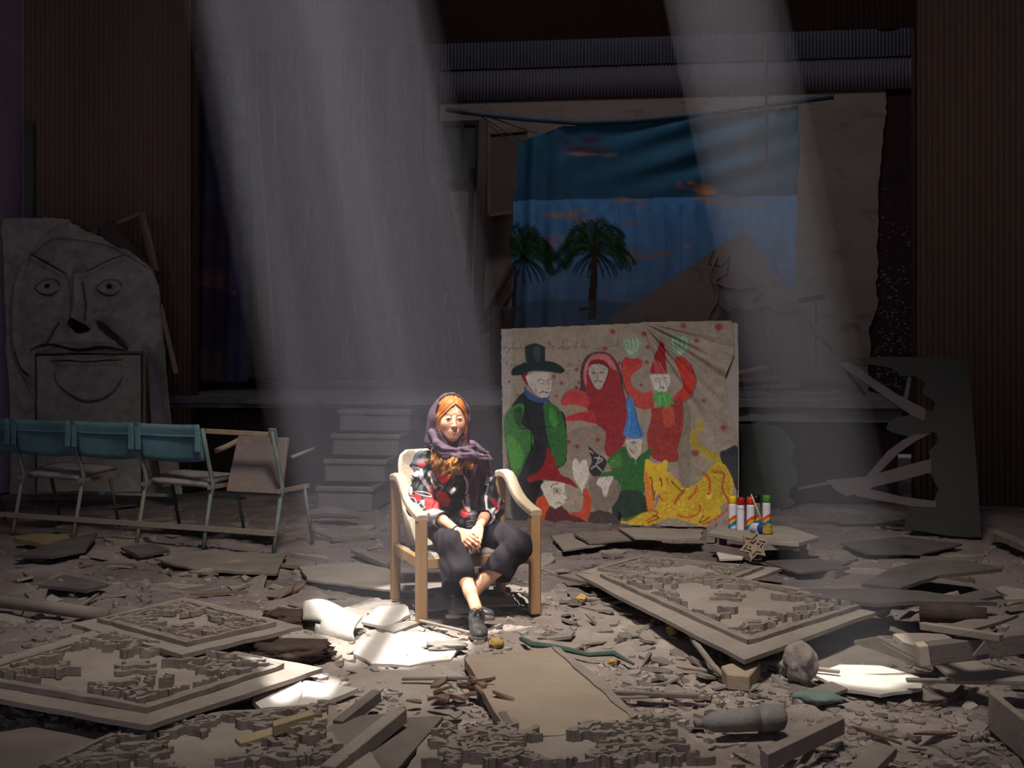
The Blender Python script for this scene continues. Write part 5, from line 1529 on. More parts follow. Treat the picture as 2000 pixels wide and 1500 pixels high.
# yellow beast
CA.poly([(1340, 708), (1368, 735), (1382, 772), (1342, 812), (1348, 850), (1400, 900), (1470, 932), (1502, 990), (1440, 985), (1340, 912), (1296, 862), (1306, 790), (1348, 768)], L(168, 150, 34), 0.95, streak=0.5, seed=32)
CA.poly([(1150, 1060), (1205, 1090), (1262, 1152), (1340, 1122), (1395, 1060), (1452, 1000), (1500, 990), (1532, 1020), (1572, 1100), (1562, 1200), (1502, 1262), (1480, 1332), (1400, 1392), (1300, 1372), (1170, 1342), (1040, 1392), (900, 1378), (855, 1366), (1000, 1310), (1082, 1270)], L(206, 170, 24), 1, streak=0.7, seed=33)
CA.poly([(1340, 1125), (1440, 1020), (1500, 1000), (1540, 1060), (1550, 1180), (1480, 1250), (1380, 1240)], L(150, 140, 26), 0.6, streak=0.8, hole=1.0, seed=34)
CA.poly([(1012, 990), (1024, 968), (1062, 992), (1112, 996), (1132, 974), (1156, 986), (1150, 1052), (1182, 1102), (1130, 1172), (1082, 1202), (1062, 1292), (1030, 1290), (1018, 1180), (1004, 1090)], YE, 1, streak=0.3, seed=35)
CA.poly([(1006, 1060), (1028, 1058), (1042, 1120), (1066, 1160), (1062, 1292), (1026, 1290)], L(214, 120, 40), 0.9, streak=0.3)
for pts, w, c in (([(1380, 1060), (1418, 1090), (1426, 1170)], 16, OR), ([(1200, 1250), (1222, 1210), (1252, 1180)], 18, OR), ([(1290, 1222), (1328, 1180), (1340, 1140)], 14, OR), ([(1448, 1052), (1512, 1060), (1502, 1150), (1542, 1232)], 13, L(176, 60, 30)),
                  ([(1220, 1322), (1282, 1340), (1350, 1312), (1362, 1262)], 12, OR), ([(1380, 1382), (1452, 1352), (1535, 1290), (1545, 1240)], 15, OR), ([(1040, 1290), (1092, 1312), (1020, 1362)], 13, OR), ([(1160, 1130), (1150, 1090)], 10, OR), ([(1100, 1200), (1120, 1230)], 12, OR)): CA.line(pts, w, c, 0.9, streak=0.4)
for pts in ([(1040, 1092), (1050, 1086), (1056, 1130), (1062, 1190)], [(1100, 1100), (1112, 1092), (1116, 1140)], [(1075, 1170), (1065, 1230)], [(1180, 1110), (1240, 1170), (1262, 1160)], [(1060, 1330), (1100, 1340), (1030, 1372)], [(1380, 1330), (1360, 1372), (1420, 1340)], [(1010, 1290), (1030, 1300)]): CA.line(pts, 9, L(58, 46, 22), 0.8)
CA.dot(1420, 1205, 21, 22, L(224, 196, 24)); CA.dot(1416, 1188, 11, 9, L(190, 50, 30))
CA.poly([(860, 1352), (940, 1330), (1000, 1300), (960, 1330), (900, 1362)], L(50, 90, 40), 0.9)
CA.poly([(1488, 925), (1530, 905), (1602, 900), (1612, 1185), (1588, 1160), (1570, 1100), (1532, 1020), (1500, 985)], L(44, 44, 52), 1, streak=0.6, seed=36)
for k in range(8): CA.line([(1500 + k * 12, 950), (1540 + k * 8, 1040 + k * 12)], 4, L(76, 76, 84), 0.5)
CA.poly([(105, 1050), (150, 1100), (200, 1350), (420, 1392), (420, 1410), (90, 1410)], L(46, 42, 42), 0.55)
for x, y, r in ((805, 157, 19), (1005, 172, 17), (755, 265, 15), (1027, 255, 14), (1022, 352, 12), (575, 398, 13), (433, 443, 12), (480, 485, 11), (988, 497, 10), (575, 510, 11), (147, 475, 9), (447, 567, 9), (660, 640, 9), (710, 845, 14), (525, 857, 13), (580, 888, 14), (1385, 598, 15), (1330, 930, 24), (1510, 770, 21), (1480, 130, 26), (1340, 215, 17), (1255, 118, 20), (850, 360, 13), (590, 480, 10), (200, 565, 8)):
    CA.dot(x, y, r, r * 0.9, L(140, 22, 44), 0.85, 0.7)
gx, gy = np.meshgrid(np.arange(94, 1606, 4.0), np.arange(84, 1412, 4.0))
_lum = CA.c.mean(-1, keepdims=True)
CA.c = np.clip((CA.c * 0.88 + _lum * 0.06 + 0.010) * 1.15 * (1 + 0.30 * fnoise(Xc / 7, Yc / 7, 77, 3, 0.8) + 0.16 * fnoise(Xc / 40, Yc / 40, 78, 4, 0.7))[..., None], 0, 0.9)
def cedge_top(x): return np.interp(x, [94, 980, 1000, 1300, 1560, 1606], [141, 103, 96, 92, 86, 92])
def cedge_bot(x): return np.interp(x, [94, 130, 390, 820, 1380, 1606], [1338, 1345, 1395, 1390, 1402, 1405])
def cedge_right(y): return np.interp(y, [84, 300, 450, 560, 700, 860, 1150, 1412], [1562, 1580, 1520, 1530, 1560, 1606, 1600, 1560])
ux, uy = ZC((gx, gy))
ang = np.arctan2(gy - 90, gx - 985); rad = np.hypot(gx - 985, gy - 90)
wz = np.clip((ang - 0.10) / 0.25, 0, 1) * np.clip((1.45 - ang) / 0.5, 0, 1) * np.clip(rad / 150, 0, 1)
fold = wz * (0.016 * np.sin(ang * 17 + 0.6 * np.sin(rad / 160)) + 0.010 * np.sin(ang * 33 + rad / 220) + 0.006 * np.sin(ang * 61)) * np.clip(1.3 - rad / 1100, 0.15, 1)
fold = fold + 0.006 * fnoise(gx / 60, gy / 60, 3, 4, 0.6) * (0.4 + wz) + 0.012 * np.exp(-((gx - 1450) / 120) ** 2 - ((gy - 230) / 90) ** 2) * fnoise(gx / 22, gy / 22, 8, 3)
pts = csh.px(ux, uy) + csh.n * (0.012 + fold)[..., None]
kx, ky = gx[:-1, :-1] + 2, gy[:-1, :-1] + 2
keep = (ky > cedge_top(kx)) & (ky < cedge_bot(kx)) & (kx < cedge_right(ky)) & (kx > np.interp(ky, [84, 1338, 1400], [94, 110, 350]) + 3 * fnoise(kx / 9, ky / 9, 2, 2))
M_canvas = paint_mat('painted_canvas', 0.86, 1.12, 14, 0.85, 0.25, 70, 0.25)
cv_ = thing('painted_canvas', 'large canvas of costumed figures and a yellow beast, propped before the stage', 'painting', None)
link('canvas_cloth', grid_mesh('canvas_cloth', pts, keep, CA.at(gx, gy), thick=-csh.n * 0.004), M_canvas, cv_, True)
M_board = mat('pale_backing_board', (0.30, 0.27, 0.26), (0.38, 0.34, 0.32), 3, 0.9, 0.2, 40)
sheet_prism(csh, ragged([(983, 646), (1254, 634), (1428, 629), (1441, 631), (1443, 720), (1443, 1028), (1370, 1028), (1072, 1026), (992, 1008)], 5, 0.8), 0.03, -0.02).build('backing_board', M_board, cv_)
MB().bar(csh.v(1002, 1006, -0.06), csh.v(1430, 1024, -0.06), 0.05, 0.05).build('batten', M_timber, cv_)
MB().bar(csh.v(1100, 645, -0.06), Vector((csh.px(1100, 645)[0], csh.px(1100, 645)[1] + 0.75, 0.05)), 0.05, 0.05).build('prop_stay', M_timber, cv_)
MB().bar(csh.v(1330, 645, -0.06), Vector((csh.px(1330, 645)[0], csh.px(1330, 645)[1] + 0.75, 0.05)), 0.05, 0.05).build('prop_stay', M_timber, cv_)

# ------------------------------------------------------------------ the palm tree backdrop hanging on the stage
bsh = Sheet(SP(1000, 600, 2.6), SP(1560, 600, 2.6), SP(1200, 250, 2.6))
BD = Paint(985, 195, 1570, 650, 1.6, L(58, 92, 128))
Xb, Yb = BD.X, BD.Y
seam = 392 - (Xb - 1000) * 0.018
t = np.clip((Yb - 240) / 160, 0, 1)[..., None]
BD.c = np.where((Yb < seam)[..., None], np.array(L(34, 74, 92)) * (1 - t) + np.array(L(36, 70, 88)) * t, np.array(L(72, 118, 156)))
t = np.clip((Yb - 400) / 220, 0, 1)[..., None] * (Yb > seam)[..., None]
BD.c = BD.c * (1 - t) + np.array(L(84, 104, 124)) * t
BD.c *= 1.75 * (1 + 0.16 * fnoise(Xb / 30, Yb / 60, 4, 4))[..., None]
for x, y, rx, ry, c, a in ((1130, 290, 60, 10, L(86, 44, 62), 0.7), (1170, 275, 40, 8, L(86, 44, 62), 0.7), (1160, 300, 45, 5, L(190, 120, 80), 0.7), (1110, 275, 25, 8, L(86, 44, 62), 0.6),
                           (1360, 372, 45, 11, L(206, 146, 84), 0.95), (1395, 390, 34, 9, L(196, 136, 78), 0.9), (1430, 395, 50, 5, L(180, 140, 90), 0.8), (1340, 362, 20, 7, L(196, 110, 90), 0.8), (1460, 398, 30, 5, L(170, 130, 90), 0.7),
                           (1225, 392, 36, 5, L(190, 146, 84), 0.8), (1250, 402, 30, 4, L(180, 140, 84), 0.7), (1110, 418, 44, 10, L(190, 150, 100), 0.85), (1145, 428, 30, 8, L(186, 120, 90), 0.7), (1240, 437, 40, 5, L(170, 130, 90), 0.7),
                           (1090, 470, 30, 9, L(196, 140, 110), 0.7), (1260, 500, 46, 9, L(190, 130, 100), 0.85), (1230, 490, 22, 5, L(186, 120, 90), 0.7), (1345, 480, 12, 5, L(196, 150, 70), 0.8), (1190, 592, 26, 5, L(150, 120, 100), 0.7), (1075, 466, 22, 7, L(180, 130, 100), 0.7)):
    for k in range(7): BD.dot(x + random.uniform(-.8, .8) * rx, y + random.uniform(-.9, .9) * ry + random.uniform(-2, 2), rx * random.uniform(.15, .5), ry * random.uniform(.2, .5), c, a * random.uniform(.45, .95), 1.2, k)
def palm(x, y, n, r, seed, sq=1.0):
    rr = random.Random(seed)
    for k in range(n):
        a = math.pi * (-0.08 + 1.16 * k / (n - 1)) + rr.uniform(-.08, .08)
        ln = r * rr.uniform(0.8, 1.1)
        ex, ey = math.cos(a), -math.sin(a)
        pts = [(x, y), (x + ex * ln * 0.55 * sq, y + ey * ln * 0.55 - 6), (x + ex * ln * sq, y + ey * ln * 0.72 + ln * 0.32 * abs(ex) + 4)]
        p = BD.smooth(pts, 8, False)
        for i in range(2, len(p)):
            for s in (-1, 1):
                q = p[i]; d = p[i] - p[i - 1]; d = d / (np.hypot(*d) + 1e-6)
                w = 16 * math.sin(math.pi * min(i / len(p) * 0.85 + 0.12, 1))
                BD.line([tuple(q), (q[0] + d[0] * w + s * -d[1] * w * 0.5, q[1] + d[1] * w + s * d[0] * w * 0.5 + w * 0.5)], 1.8, L(30, 58, 34) if rr.random() < .7 else L(52, 84, 40), 0.95, False)
        BD.line(pts, 2.6, L(24, 46, 28) if k % 3 else L(74, 98, 46))
palm(1161, 482, 15, 76, 3); palm(1160, 488, 11, 56, 5); palm(1022, 494, 15, 78, 4); palm(1020, 500, 11, 58, 6)
for k in range(9):                                          # lower drooping fronds
    for bx, by in ((1162, 488), (1022, 498)):
        a = -0.1 - 2.9 * k / 8; BD.line([(bx, by), (bx + 34 * math.cos(a), by + 26 + 12 * abs(math.sin(a))), (bx + 44 * math.cos(a), by + 62 - 10 * abs(math.cos(a)))], [3, 4, 1], L(26, 50, 30))
BD.poly([(1156, 496), (1168, 496), (1166, 560), (1164, 622), (1148, 625), (1151, 560)], L(70, 52, 40), 1, False); BD.dot(1162, 492, 12, 9, L(46, 44, 34), 0.9, 0.4)
for k in range(12): BD.line([(1150, 505 + k * 9), (1168, 500 + k * 9)], 1.5, L(40, 30, 26), 0.6, False)
BD.poly([(985, 560), (1008, 520), (1004, 640), (985, 640)], L(60, 48, 40), 0.9)
BD.poly([(1000, 600), (1100, 585), (1290, 600), (1290, 650), (985, 650)], L(82, 92, 100), 0.5); BD.line([(1130, 605), (1148, 602)], 3, L(30, 24, 22))
for k in range(14):
    x = 1090 + k * 30; BD.line([(x, 400), (x + random.uniform(-3, 3), 540)], 2.5, L(44, 84, 120), 0.35, False)
bx_, by_ = np.meshgrid(np.arange(988, 1566, 2.4), np.arange(200, 648, 2.4))
top_y = np.interp(bx_, [988, 1015, 1100, 1300, 1420, 1566], [300, 276, 246, 232, 222, 206])
left_x = np.interp(by_, [200, 276, 440, 520, 560, 648], [1020, 1015, 999, 996, 1000, 992]) + 2.5 * np.sin(by_ / 13)
right_x = np.interp(by_, [200, 300, 400, 648], [1560, 1561, 1557, 1553]) + 1.5 * np.sin(by_ / 21)
fold = 1.6 * 0.035 * np.sin((bx_ - 1000) / 7.5 + by_ / 160) * np.exp(-((bx_ - 1030) / 45) ** 2) + 0.035 * np.sin((by_ + (bx_ - 1300) * 0.32) / 9.5) * np.clip((392 - by_) / 60, 0, 1) * np.exp(-((bx_ - 1380) / 170) ** 2)
fold += 0.010 * np.sin(bx_ / 5.5 + np.sin(by_ / 30)) * np.clip((by_ - 396) / 20, 0, 1) + 0.012 * np.sin(by_ / 60 + bx_ / 90) + 0.03 * np.sin((bx_ - 1480) / 12) * np.exp(-((bx_ - 1530) / 30) ** 2)
fold += 0.03 * np.clip((by_ - top_y) / 8, 0, 1) * 0 + 0.012 * np.sin((bx_ * 0.8 + by_ * 0.5) / 11) * np.exp(-((bx_ - 1120) / 60) ** 2 - ((by_ - 290) / 50) ** 2)
kx, ky = bx_[:-1, :-1] + 1.2, by_[:-1, :-1] + 1.2
keep = (ky > top_y[:-1, :-1]) & (kx > left_x[:-1, :-1]) & (kx < right_x[:-1, :-1])
bd = thing('palm_backdrop', 'blue cloth backdrop painted with two palm trees and clouds, hung on a pole', 'backdrop', None)
M_bd = paint_mat('backdrop_cloth', 0.85, 1.15, 4, 0.8, 0.12, 40, 0.2)
link('backdrop_cloth', grid_mesh('backdrop_cloth', bsh.px(bx_, by_) + bsh.n * fold[..., None], keep, BD.at(bx_, by_), thick=-bsh.n * 0.006), M_bd, bd, True)
M_pole = mat('grey_blue_pole', (0.075, 0.095, 0.115), (0.10, 0.115, 0.13), 3, 0.7)
MB().tube([bsh.v(*q, 0.02) for q in ((872, 214), (930, 222), (1020, 232), (1130, 240), (1240, 236), (1340, 226), (1450, 212), (1540, 200), (1628, 189))], 0.034, 8).build('hanging_pole', M_pole, bd, smooth=True)
for a, b in (((1096, 210), (1097, 238)), ((1214, 212), (1215, 238))): MB().bar(bsh.v(*a), bsh.v(*b), 0.03, 0.03).build('peg', M_timber, bd)
for a, b in (((930, 222), (1018, 276)), ((920, 216), (1050, 262)), ((950, 240), (1000, 280))): MB().tube([bsh.v(*a, 0.01), bsh.v(*b, 0.01)], 0.007, 5).build('tie_cord', M_darkcloth, bd)
# brown gable-shaped flat before the backdrop
gsh = Sheet(SP(1200, 640, 1.9), SP(1600, 640, 1.9), SP(1450, 450, 2.15))
M_gable = mat('brown_water_stained_board', (0.17, 0.13, 0.11), (0.21, 0.165, 0.145), 2.2, 0.95, 0.15, 25, c3=(0.12, 0.085, 0.07))
gt = thing('gable_flat', 'brown pointed stage flat leaning before the palm backdrop', 'stage flat', None)
sheet_prism(gsh, ragged([(1190, 640), (1196, 618), (1300, 550), (1400, 484), (1451, 451), (1462, 462), (1490, 505), (1530, 552), (1562, 590), (1598, 628), (1590, 640), (1572, 634), (1548, 612), (1520, 612), (1498, 598), (1470, 606), (1440, 600), (1420, 612), (1400, 590), (1408, 616), (1386, 640), (1384, 690), (1300, 690), (1200, 690)], 3, 0.6, 4), 0.03).build('flat_board', M_gable, gt)
MB().tube([gsh.v(*q, 0.012) for q in ((1400, 500), (1388, 530), (1392, 550), (1402, 568), (1400, 590), (1386, 612), (1376, 640), (1372, 690))], 0.016, 6).build('carved_edge', M_timber, gt, smooth=True)
MB().tube([gsh.v(*q, 0.012) for q in ((1392, 550), (1420, 562), (1450, 566), (1478, 558), (1488, 572), (1470, 586))], 0.014, 6).build('carved_edge', M_timber, gt, smooth=True)
M_stain = mat('dark_water_stain', (0.10, 0.072, 0.06), (0.12, 0.09, 0.075), 4)
MB().tube([gsh.v(*q, 0.002) for q in ((1392, 492), (1384, 515), (1410, 520), (1425, 500), (1420, 535), (1400, 548))], 0.008, 6).build('stain_line', M_stain, gt)
# pale panel behind, lower right of the backdrop
qsh = Sheet(SP(1440, 700, 2.3), SP(1600, 700, 2.3), SP(1500, 600, 2.35))
o = sheet_prism(qsh, [(1390, 604), (1500, 590), (1590, 600), (1592, 745), (1390, 748)], 0.03).build('pale_panel', mat('pale_stained_panel', (0.26, 0.215, 0.20), (0.31, 0.26, 0.25), 1.6, 0.9, 0.2, 20, stretch=(3, 1, 0.4), c3=(0.17, 0.12, 0.1)), None)
tag(o, 'pale stained panel on the stage below the pointed brown flat', 'board')

# ------------------------------------------------------------------ left half of the stage: painted cloth, grey curtain, window, post, drape
def cloth(name, label, cat, x0, x1, y0, y1, v, amp, period, m, lean=0.0, seed=1, step=3.0, colors=None, xl=None, xr=None):
    gx, gy = np.meshgrid(np.arange(x0, x1 + 1, step), np.arange(y0, y1 + 1, step * 2.5))
    sh = Sheet(SP(x0, 600, v), SP(x1, 600, v), SP(x0, 200, v))
    wx = gx + lean * (gy - y0) / (y1 - y0) * 60
    if xl is not None:
        tt = (gx - x0) / (x1 - x0)
        wx = np.interp(gy, *xl) * (1 - tt) + np.interp(gy, *xr) * tt
    f = amp * np.sin((gx - x0) / period * 2 * np.pi + 1.3 * fnoise(gx / 70, gy / 300, seed, 3)) + 0.5 * amp * np.sin((gx - x0) / period * 4.7 * np.pi + gy / 170) + 0.3 * amp * fnoise(gx / 30, gy / 120, seed + 4, 3)
    me = grid_mesh(name, sh.px(wx, gy) + sh.n * f[..., None], None, None if colors is None else colors.at(gx, gy), thick=-sh.n * 0.008)
    return tag(link(name, me, m, None, True), label, cat)
PCL = Paint(372, -60, 490, 760, 3, L(52, 50, 72))
PCL.c *= 1.7 * (1 + 0.35 * fnoise(PCL.X / 22, PCL.Y / 30, 5, 5, 0.7))[..., None]
for x, y, rx, ry, c in ((415, 500, 40, 30, L(72, 66, 72)), (410, 545, 40, 14, L(120, 84, 76)), (420, 620, 44, 60, L(60, 34, 66)), (430, 440, 30, 40, L(84, 44, 70)), (410, 715, 36, 30, L(104, 74, 66)), (440, 120, 30, 30, L(96, 40, 70)), (420, 300, 30, 60, L(50, 50, 78))):
    PCL.dot(x, y, rx, ry, c, 0.7, 1.2)
PCL.line([(380, 552), (400, 556), (425, 560), (460, 572)], 4, L(140, 110, 96), 0.7)
for k in range(16):
    x, y = random.uniform(395, 475), random.uniform(120, 420); PCL.line([(x, y), (x + random.uniform(-14, 14), y + random.uniform(-10, 14))], 1.5, L(120, 116, 128), 0.6, False)
cloth('painted_drop', 'dark blue and plum painted cloth at the edge of the stage opening', 'backdrop', 380, 482, -40, 748, 0.9, 0.02, 60, paint_mat('plum_painted_cloth', 0.8, 1.2, 6, 0.85, 0.2, 30), 0, 2, 2.5, PCL)
M_curtain = mat('grey_stage_curtain', (0.030, 0.029, 0.034), (0.048, 0.046, 0.055), 1.6, 0.9, 0.15, 30, stretch=(2, 2, 0.3), c3=(0.13, 0.085, 0.115))
cloth('stage_curtain', 'wide grey curtain hanging in deep folds on the stage', 'curtain', 455, 872, -60, 742, 1.7, 0.10, 62, M_curtain, 0, 5, 2.5, None, ((-60, 745), (450, 488)), ((-60, 300, 745), (852, 858, 955)))
M_olive = mat('olive_curtain', (0.085, 0.08, 0.065), (0.11, 0.10, 0.085), 2, 0.9, 0.15, 30, stretch=(2, 2, 0.3))
cloth('olive_curtain', 'narrow olive curtain strip hanging beside the painted blue cloth', 'curtain', 462, 540, 190, 744, 1.35, 0.04, 34, M_olive, 0, 9, 2.5, None, ((190, 745), (466, 480)), ((190, 745), (505, 545)))
MB().bar(SP(381, -60, 0.7), SP(374, 752, 0.7), 0.035, 0.035).build('curtain_pole', mat('dark_blue_pole', (0.05, 0.07, 0.10), (0.06, 0.08, 0.11), 3), None)
tag(bpy.data.objects['curtain_pole'], 'thin dark blue upright pole at the left side of the stage opening', 'pole')
M_frame = mat('dark_window_frame', (0.05, 0.04, 0.038), (0.07, 0.055, 0.05), 3)
M_pane = mat('dirty_green_pane', (0.085, 0.10, 0.095), (0.12, 0.13, 0.125), 4, 0.5, 0.1, 20)
win = struct(thing('window_1', 'dark framed window in the back wall left of the backdrop', None), None)
wsh = Sheet(SP(850, 300, BV - 0.06), SP(930, 300, BV - 0.06), SP(890, 240, BV - 0.06))
sheet_prism(wsh, [(850, 248), (932, 246), (930, 352), (852, 355)], 0.02).build('pane', M_pane, win)
for a, b, w in (((846, 243), (936, 240), 0.06), ((850, 356), (934, 353), 0.07), ((866, 243), (866, 355), 0.05), ((905, 243), (905, 355), 0.035), ((935, 240), (934, 356), 0.05), ((848, 243), (850, 358), 0.04)):
    MB().bar(wsh.v(*a, 0.03), wsh.v(*b, 0.03), 0.05, w).build('window_frame', M_frame, win)
M_post = mat('red_brown_post', (0.15, 0.10, 0.10), (0.11, 0.075, 0.07), 3, 0.85, 0.2, 30, stretch=(1, 1, 0.3))
o = MB().prism([SP(935, 232, 3.2), SP(951, 232, 3.2), SP(942, 640, 3.2), SP(922, 640, 3.2)], Vector(SV * 0.09)).build('timber_post', M_post, None, 0.006); tag(o, 'red brown upright timber post left of the palm backdrop', 'post')
o = MB().prism([SP(917, 330, 3.3), SP(926, 330, 3.3), SP(916, 655, 3.3), SP(905, 655, 3.3)], Vector(SV * 0.07)).build('timber_post', M_header, None, 0.006); tag(o, 'thin dark upright batten close behind the red brown post', 'post')
fr = thing('framed_board', 'brown framed board on the wall between post and palm backdrop', 'board', None)
rsh = Sheet(SP(955, 300, 4.6), SP(1012, 300, 4.6), SP(980, 420, 4.6))
sheet_prism(rsh, [(956, 262), (1030, 256), (1030, 412), (957, 420)], 0.03).build('board', mat('brown_hardboard', (0.15, 0.105, 0.09), (0.18, 0.13, 0.11), 2), fr)
for a, b in (((955, 262), (957, 420)), ((955, 260), (1030, 254)), ((957, 420), (1030, 412))): MB().bar(rsh.v(*a, 0.02), rsh.v(*b, 0.02), 0.05, 0.05).build('frame_batten', M_timber, fr)
# drape swagged down beside the post
M_drape = mat('brown_drape', (0.12, 0.085, 0.065), (0.17, 0.125, 0.10), 3, 0.9, 0.2, 40)
q = np.zeros((20, 12, 3)); dsh = Sheet(SP(920, 600, 2.2), SP(1000, 600, 2.2), SP(960, 520, 2.2))
for j in range(20):
    b = j / 19
    for i in range(12):
        a = i / 11
        lx = 1000 + (918 - 1000) * b; ly = 500 + (640 - 500) * (b ** 1.0) + 18 * math.sin(math.pi * b) 
        ex, ey = lx + (4 + 10 * b) * a, ly + (70 - 52 * b) * a
        q[j, i] = dsh.px(ex, ey) + dsh.n * (0.05 * math.sin(a * 9 + b * 3))
o = link('swagged_drape', grid_mesh('swagged_drape', q, thick=-dsh.n * 0.01), M_drape, None, True); tag(o, 'brown drape swagged down from the edge of the palm backdrop', 'drape')
cloth('torn_drape', 'dark brown torn cloth hanging below the swagged drape', 'drape', 958, 1002, 600, 755, 2.1, 0.04, 24, M_darkcloth, 0, 11, 2.5)

# ------------------------------------------------------------------ hanging and leaning things, right half of the stage
o = MB().tube([SP(1497, -80, 1.2), SP(1497, 330, 1.2)], 0.017, 8).build('hanging_pipe', mat('rusty_pipe', (0.14, 0.075, 0.045), (0.10, 0.06, 0.04), 4), None, smooth=True); tag(o, 'thin rusty pipe hanging down in front of the blue backdrop', 'pipe')
o = MB().lathe([(0.02, -0.16), (0.10, -0.14), (0.155, -0.06), (0.165, 0.05), (0.165, 0.6)], SP(1735, 28, 0.6), 18).build('hanging_duct', mat('dark_green_duct', (0.018, 0.034, 0.02), (0.024, 0.042, 0.026), 3), None, smooth=True); tag(o, 'dark green rounded duct end under the header at the right', 'duct')
ssh = Sheet(SP(1560, 700, 0.9), SP(1760, 700, 0.9), SP(1600, 560, 0.95))
br = thing('stage_brace', 'long thin wooden brace slanting down across the right of the stage', 'brace', None)
MB().bar(ssh.v(1550, 603), ssh.v(1642, 702), 0.045, 0.04).build('brace_pole', M_timber, br)
MB().bar(ssh.v(1560, 588, 0.02), ssh.v(1610, 580, 0.02), 0.04, 0.05).build('cross_head', M_frame, br)
MB().tube([ssh.v(1594, 588), ssh.v(1594, 726)], 0.006, 5).build('cord', M_frame, br)
MB().bar(ssh.v(1640, 708), ssh.v(1690, 772), 0.035, 0.03).build('brace_foot', M_frame, br)
M_plank = mat('weathered_plank', (0.20, 0.165, 0.14), (0.28, 0.235, 0.20), 4, 0.9, 0.3, 50)
M_plankd = mat('dark_weathered_plank', (0.13, 0.10, 0.09), (0.19, 0.155, 0.14), 4, 0.9, 0.3, 50)
for i, (a, b, w, h, dz, m, lb) in enumerate([
    ((1398, 738), (1500, 716), .10, .03, .16, M_plank, 'pale split plank tilted on the stage just right of the painted canvas'),
    ((1440, 742), (1526, 738), .16, .04, .10, M_plankd, 'dark plank lying highest on the stage clutter beside the painted canvas'),
    ((1440, 756), (1560, 752), .12, .05, .05, M_plankd, 'dark plank under the others on the stage beside the painted canvas'),
    ((1500, 764), (1530, 762), .10, .03, .03, M_plank, 'short pale offcut lying on the stage edge in the light beam'),
    ((1570, 772), (1640, 766), .08, .02, .02, M_plank, 'thin lath on the stage edge beyond the light beam'),
    ((1636, 772), (1742, 784), .05, .05, .05, M_plank, 'long pale batten along the right end of the stage edge'),
    ((1700, 806), (1742, 776), .05, .04, .05, M_plankd, 'short dark batten slanting off the right end of the stage')]):
    pa, pb = SP(a[0], a[1], 0.25 + 0.05 * i), SP(b[0], b[1], 0.30 + 0.05 * i)
    o = MB().bar(pa, pb, w, h).build('stage_plank', m, None, 0.004); tag(o, lb, 'plank', 'planks lying on the stage')
# ladder-like easel behind the cutout
o = MB().bar(SP(1778, 735, 0.35), SP(1766, 800, 0.2), 0.04, 0.03).build('small_stay', M_tealmetal, None); tag(o, 'thin teal stay standing behind the cutout tree board', 'stay')

# ------------------------------------------------------------------ cutout tree board on the right
Z6 = lambda pts: [(1380 + x / 2.942, 550 + y / 2.942) for x, y in pts]
tsh = Sheet(P(1600, 1042, 9.75), P(1915, 1046, 9.35), P(1750, 700, 9.95))
M_cut = mat('faded_cutout_board', (0.028, 0.030, 0.029), (0.038, 0.038, 0.036), 1.6, 0.9, 0.2, 30, c3=(0.042, 0.034, 0.033))
M_cutb = mat('faded_mauve_branch', (0.085, 0.068, 0.072), (0.105, 0.085, 0.09), 2, 0.9, 0.2, 30)
ct = thing('cutout_tree_board', 'big faded board with a tree shape sawn out, leaning before the stage at the right', 'stage flat', None)
sheet_prism(tsh, ragged(Z6([(1060, 432), (1300, 432), (1505, 440), (1530, 760), (1555, 1100), (1580, 1470), (1400, 1462), (1130, 1420), (1150, 1350), (1170, 1312), (1120, 1270), (1200, 1262), (1310, 1262), (1318, 1225), (1335, 1190), (1310, 1150), (1292, 1110), (1250, 1095), (1262, 1040), (1282, 1020), (1275, 975), (1310, 940), (1332, 905), (1322, 872), (1296, 866), (1180, 896), (1085, 872), (1032, 846), (1052, 800), (1100, 775), (1155, 770), (1235, 742), (1300, 742), (1312, 700), (1282, 672), (1238, 640), (1262, 582), (1192, 540), (1140, 545), (1110, 540), (1085, 505), (1050, 492), (960, 476), (905, 480), (760, 468), (760, 440)]), 2, 1.0, 6), 0.022).build('sawn_board', M_cut, ct)
for k, (pts, off) in enumerate([([(745, 466), (830, 462), (960, 560), (1100, 650), (1262, 735), (1250, 800), (1180, 770), (1050, 680), (900, 575)], .002),
                 ([(915, 1120), (965, 1062), (1040, 975), (1120, 915), (1190, 880), (1290, 872), (1210, 912), (1110, 980), (1030, 1060), (975, 1115)], .003),
                 ([(690, 1140), (930, 1118), (1130, 1060), (1290, 1018), (1290, 1095), (1130, 1140), (960, 1180), (900, 1215), (800, 1232), (740, 1196)], .001),
                 ([(840, 1200), (930, 1190), (1120, 1235), (1320, 1262), (1320, 1300), (1180, 1292), (980, 1255), (860, 1232)], .004)]):
    sheet_prism(tsh, Z6(pts), 0.022, off).build('branch', M_cutb, ct)
MB().bar(tsh.v(1560, 954, 0.0), tsh.v(1625, 942, 0.0), 0.03, 0.02).build('branch', M_cutb, ct)
MB().bar(tsh.v(1880, 720, -0.05), Vector((tsh.px(1880, 720)[0], tsh.px(1880, 720)[1] + 0.5, 0.0)), 0.04, 0.04).build('prop_stay', M_timber, ct)
# dark leafy cut-out silhouette further back
o = sheet_prism(Sheet(P(1445, 1000, 11.2), P(1560, 1000, 11.1), P(1500, 840, 11.3)), ragged([(1444, 828), (1500, 826), (1530, 840), (1552, 870), (1544, 900), (1560, 935), (1536, 960), (1552, 985), (1520, 1000), (1444, 1004)], 4, 5, 3), 0.02).build('leafy_flat', mat('dark_leafy_flat_paint', (0.045, 0.055, 0.05), (0.06, 0.07, 0.065), 5), None)
tag(o, 'dark leafy edged flat leaning on the stage front behind the spray cans', 'stage flat')

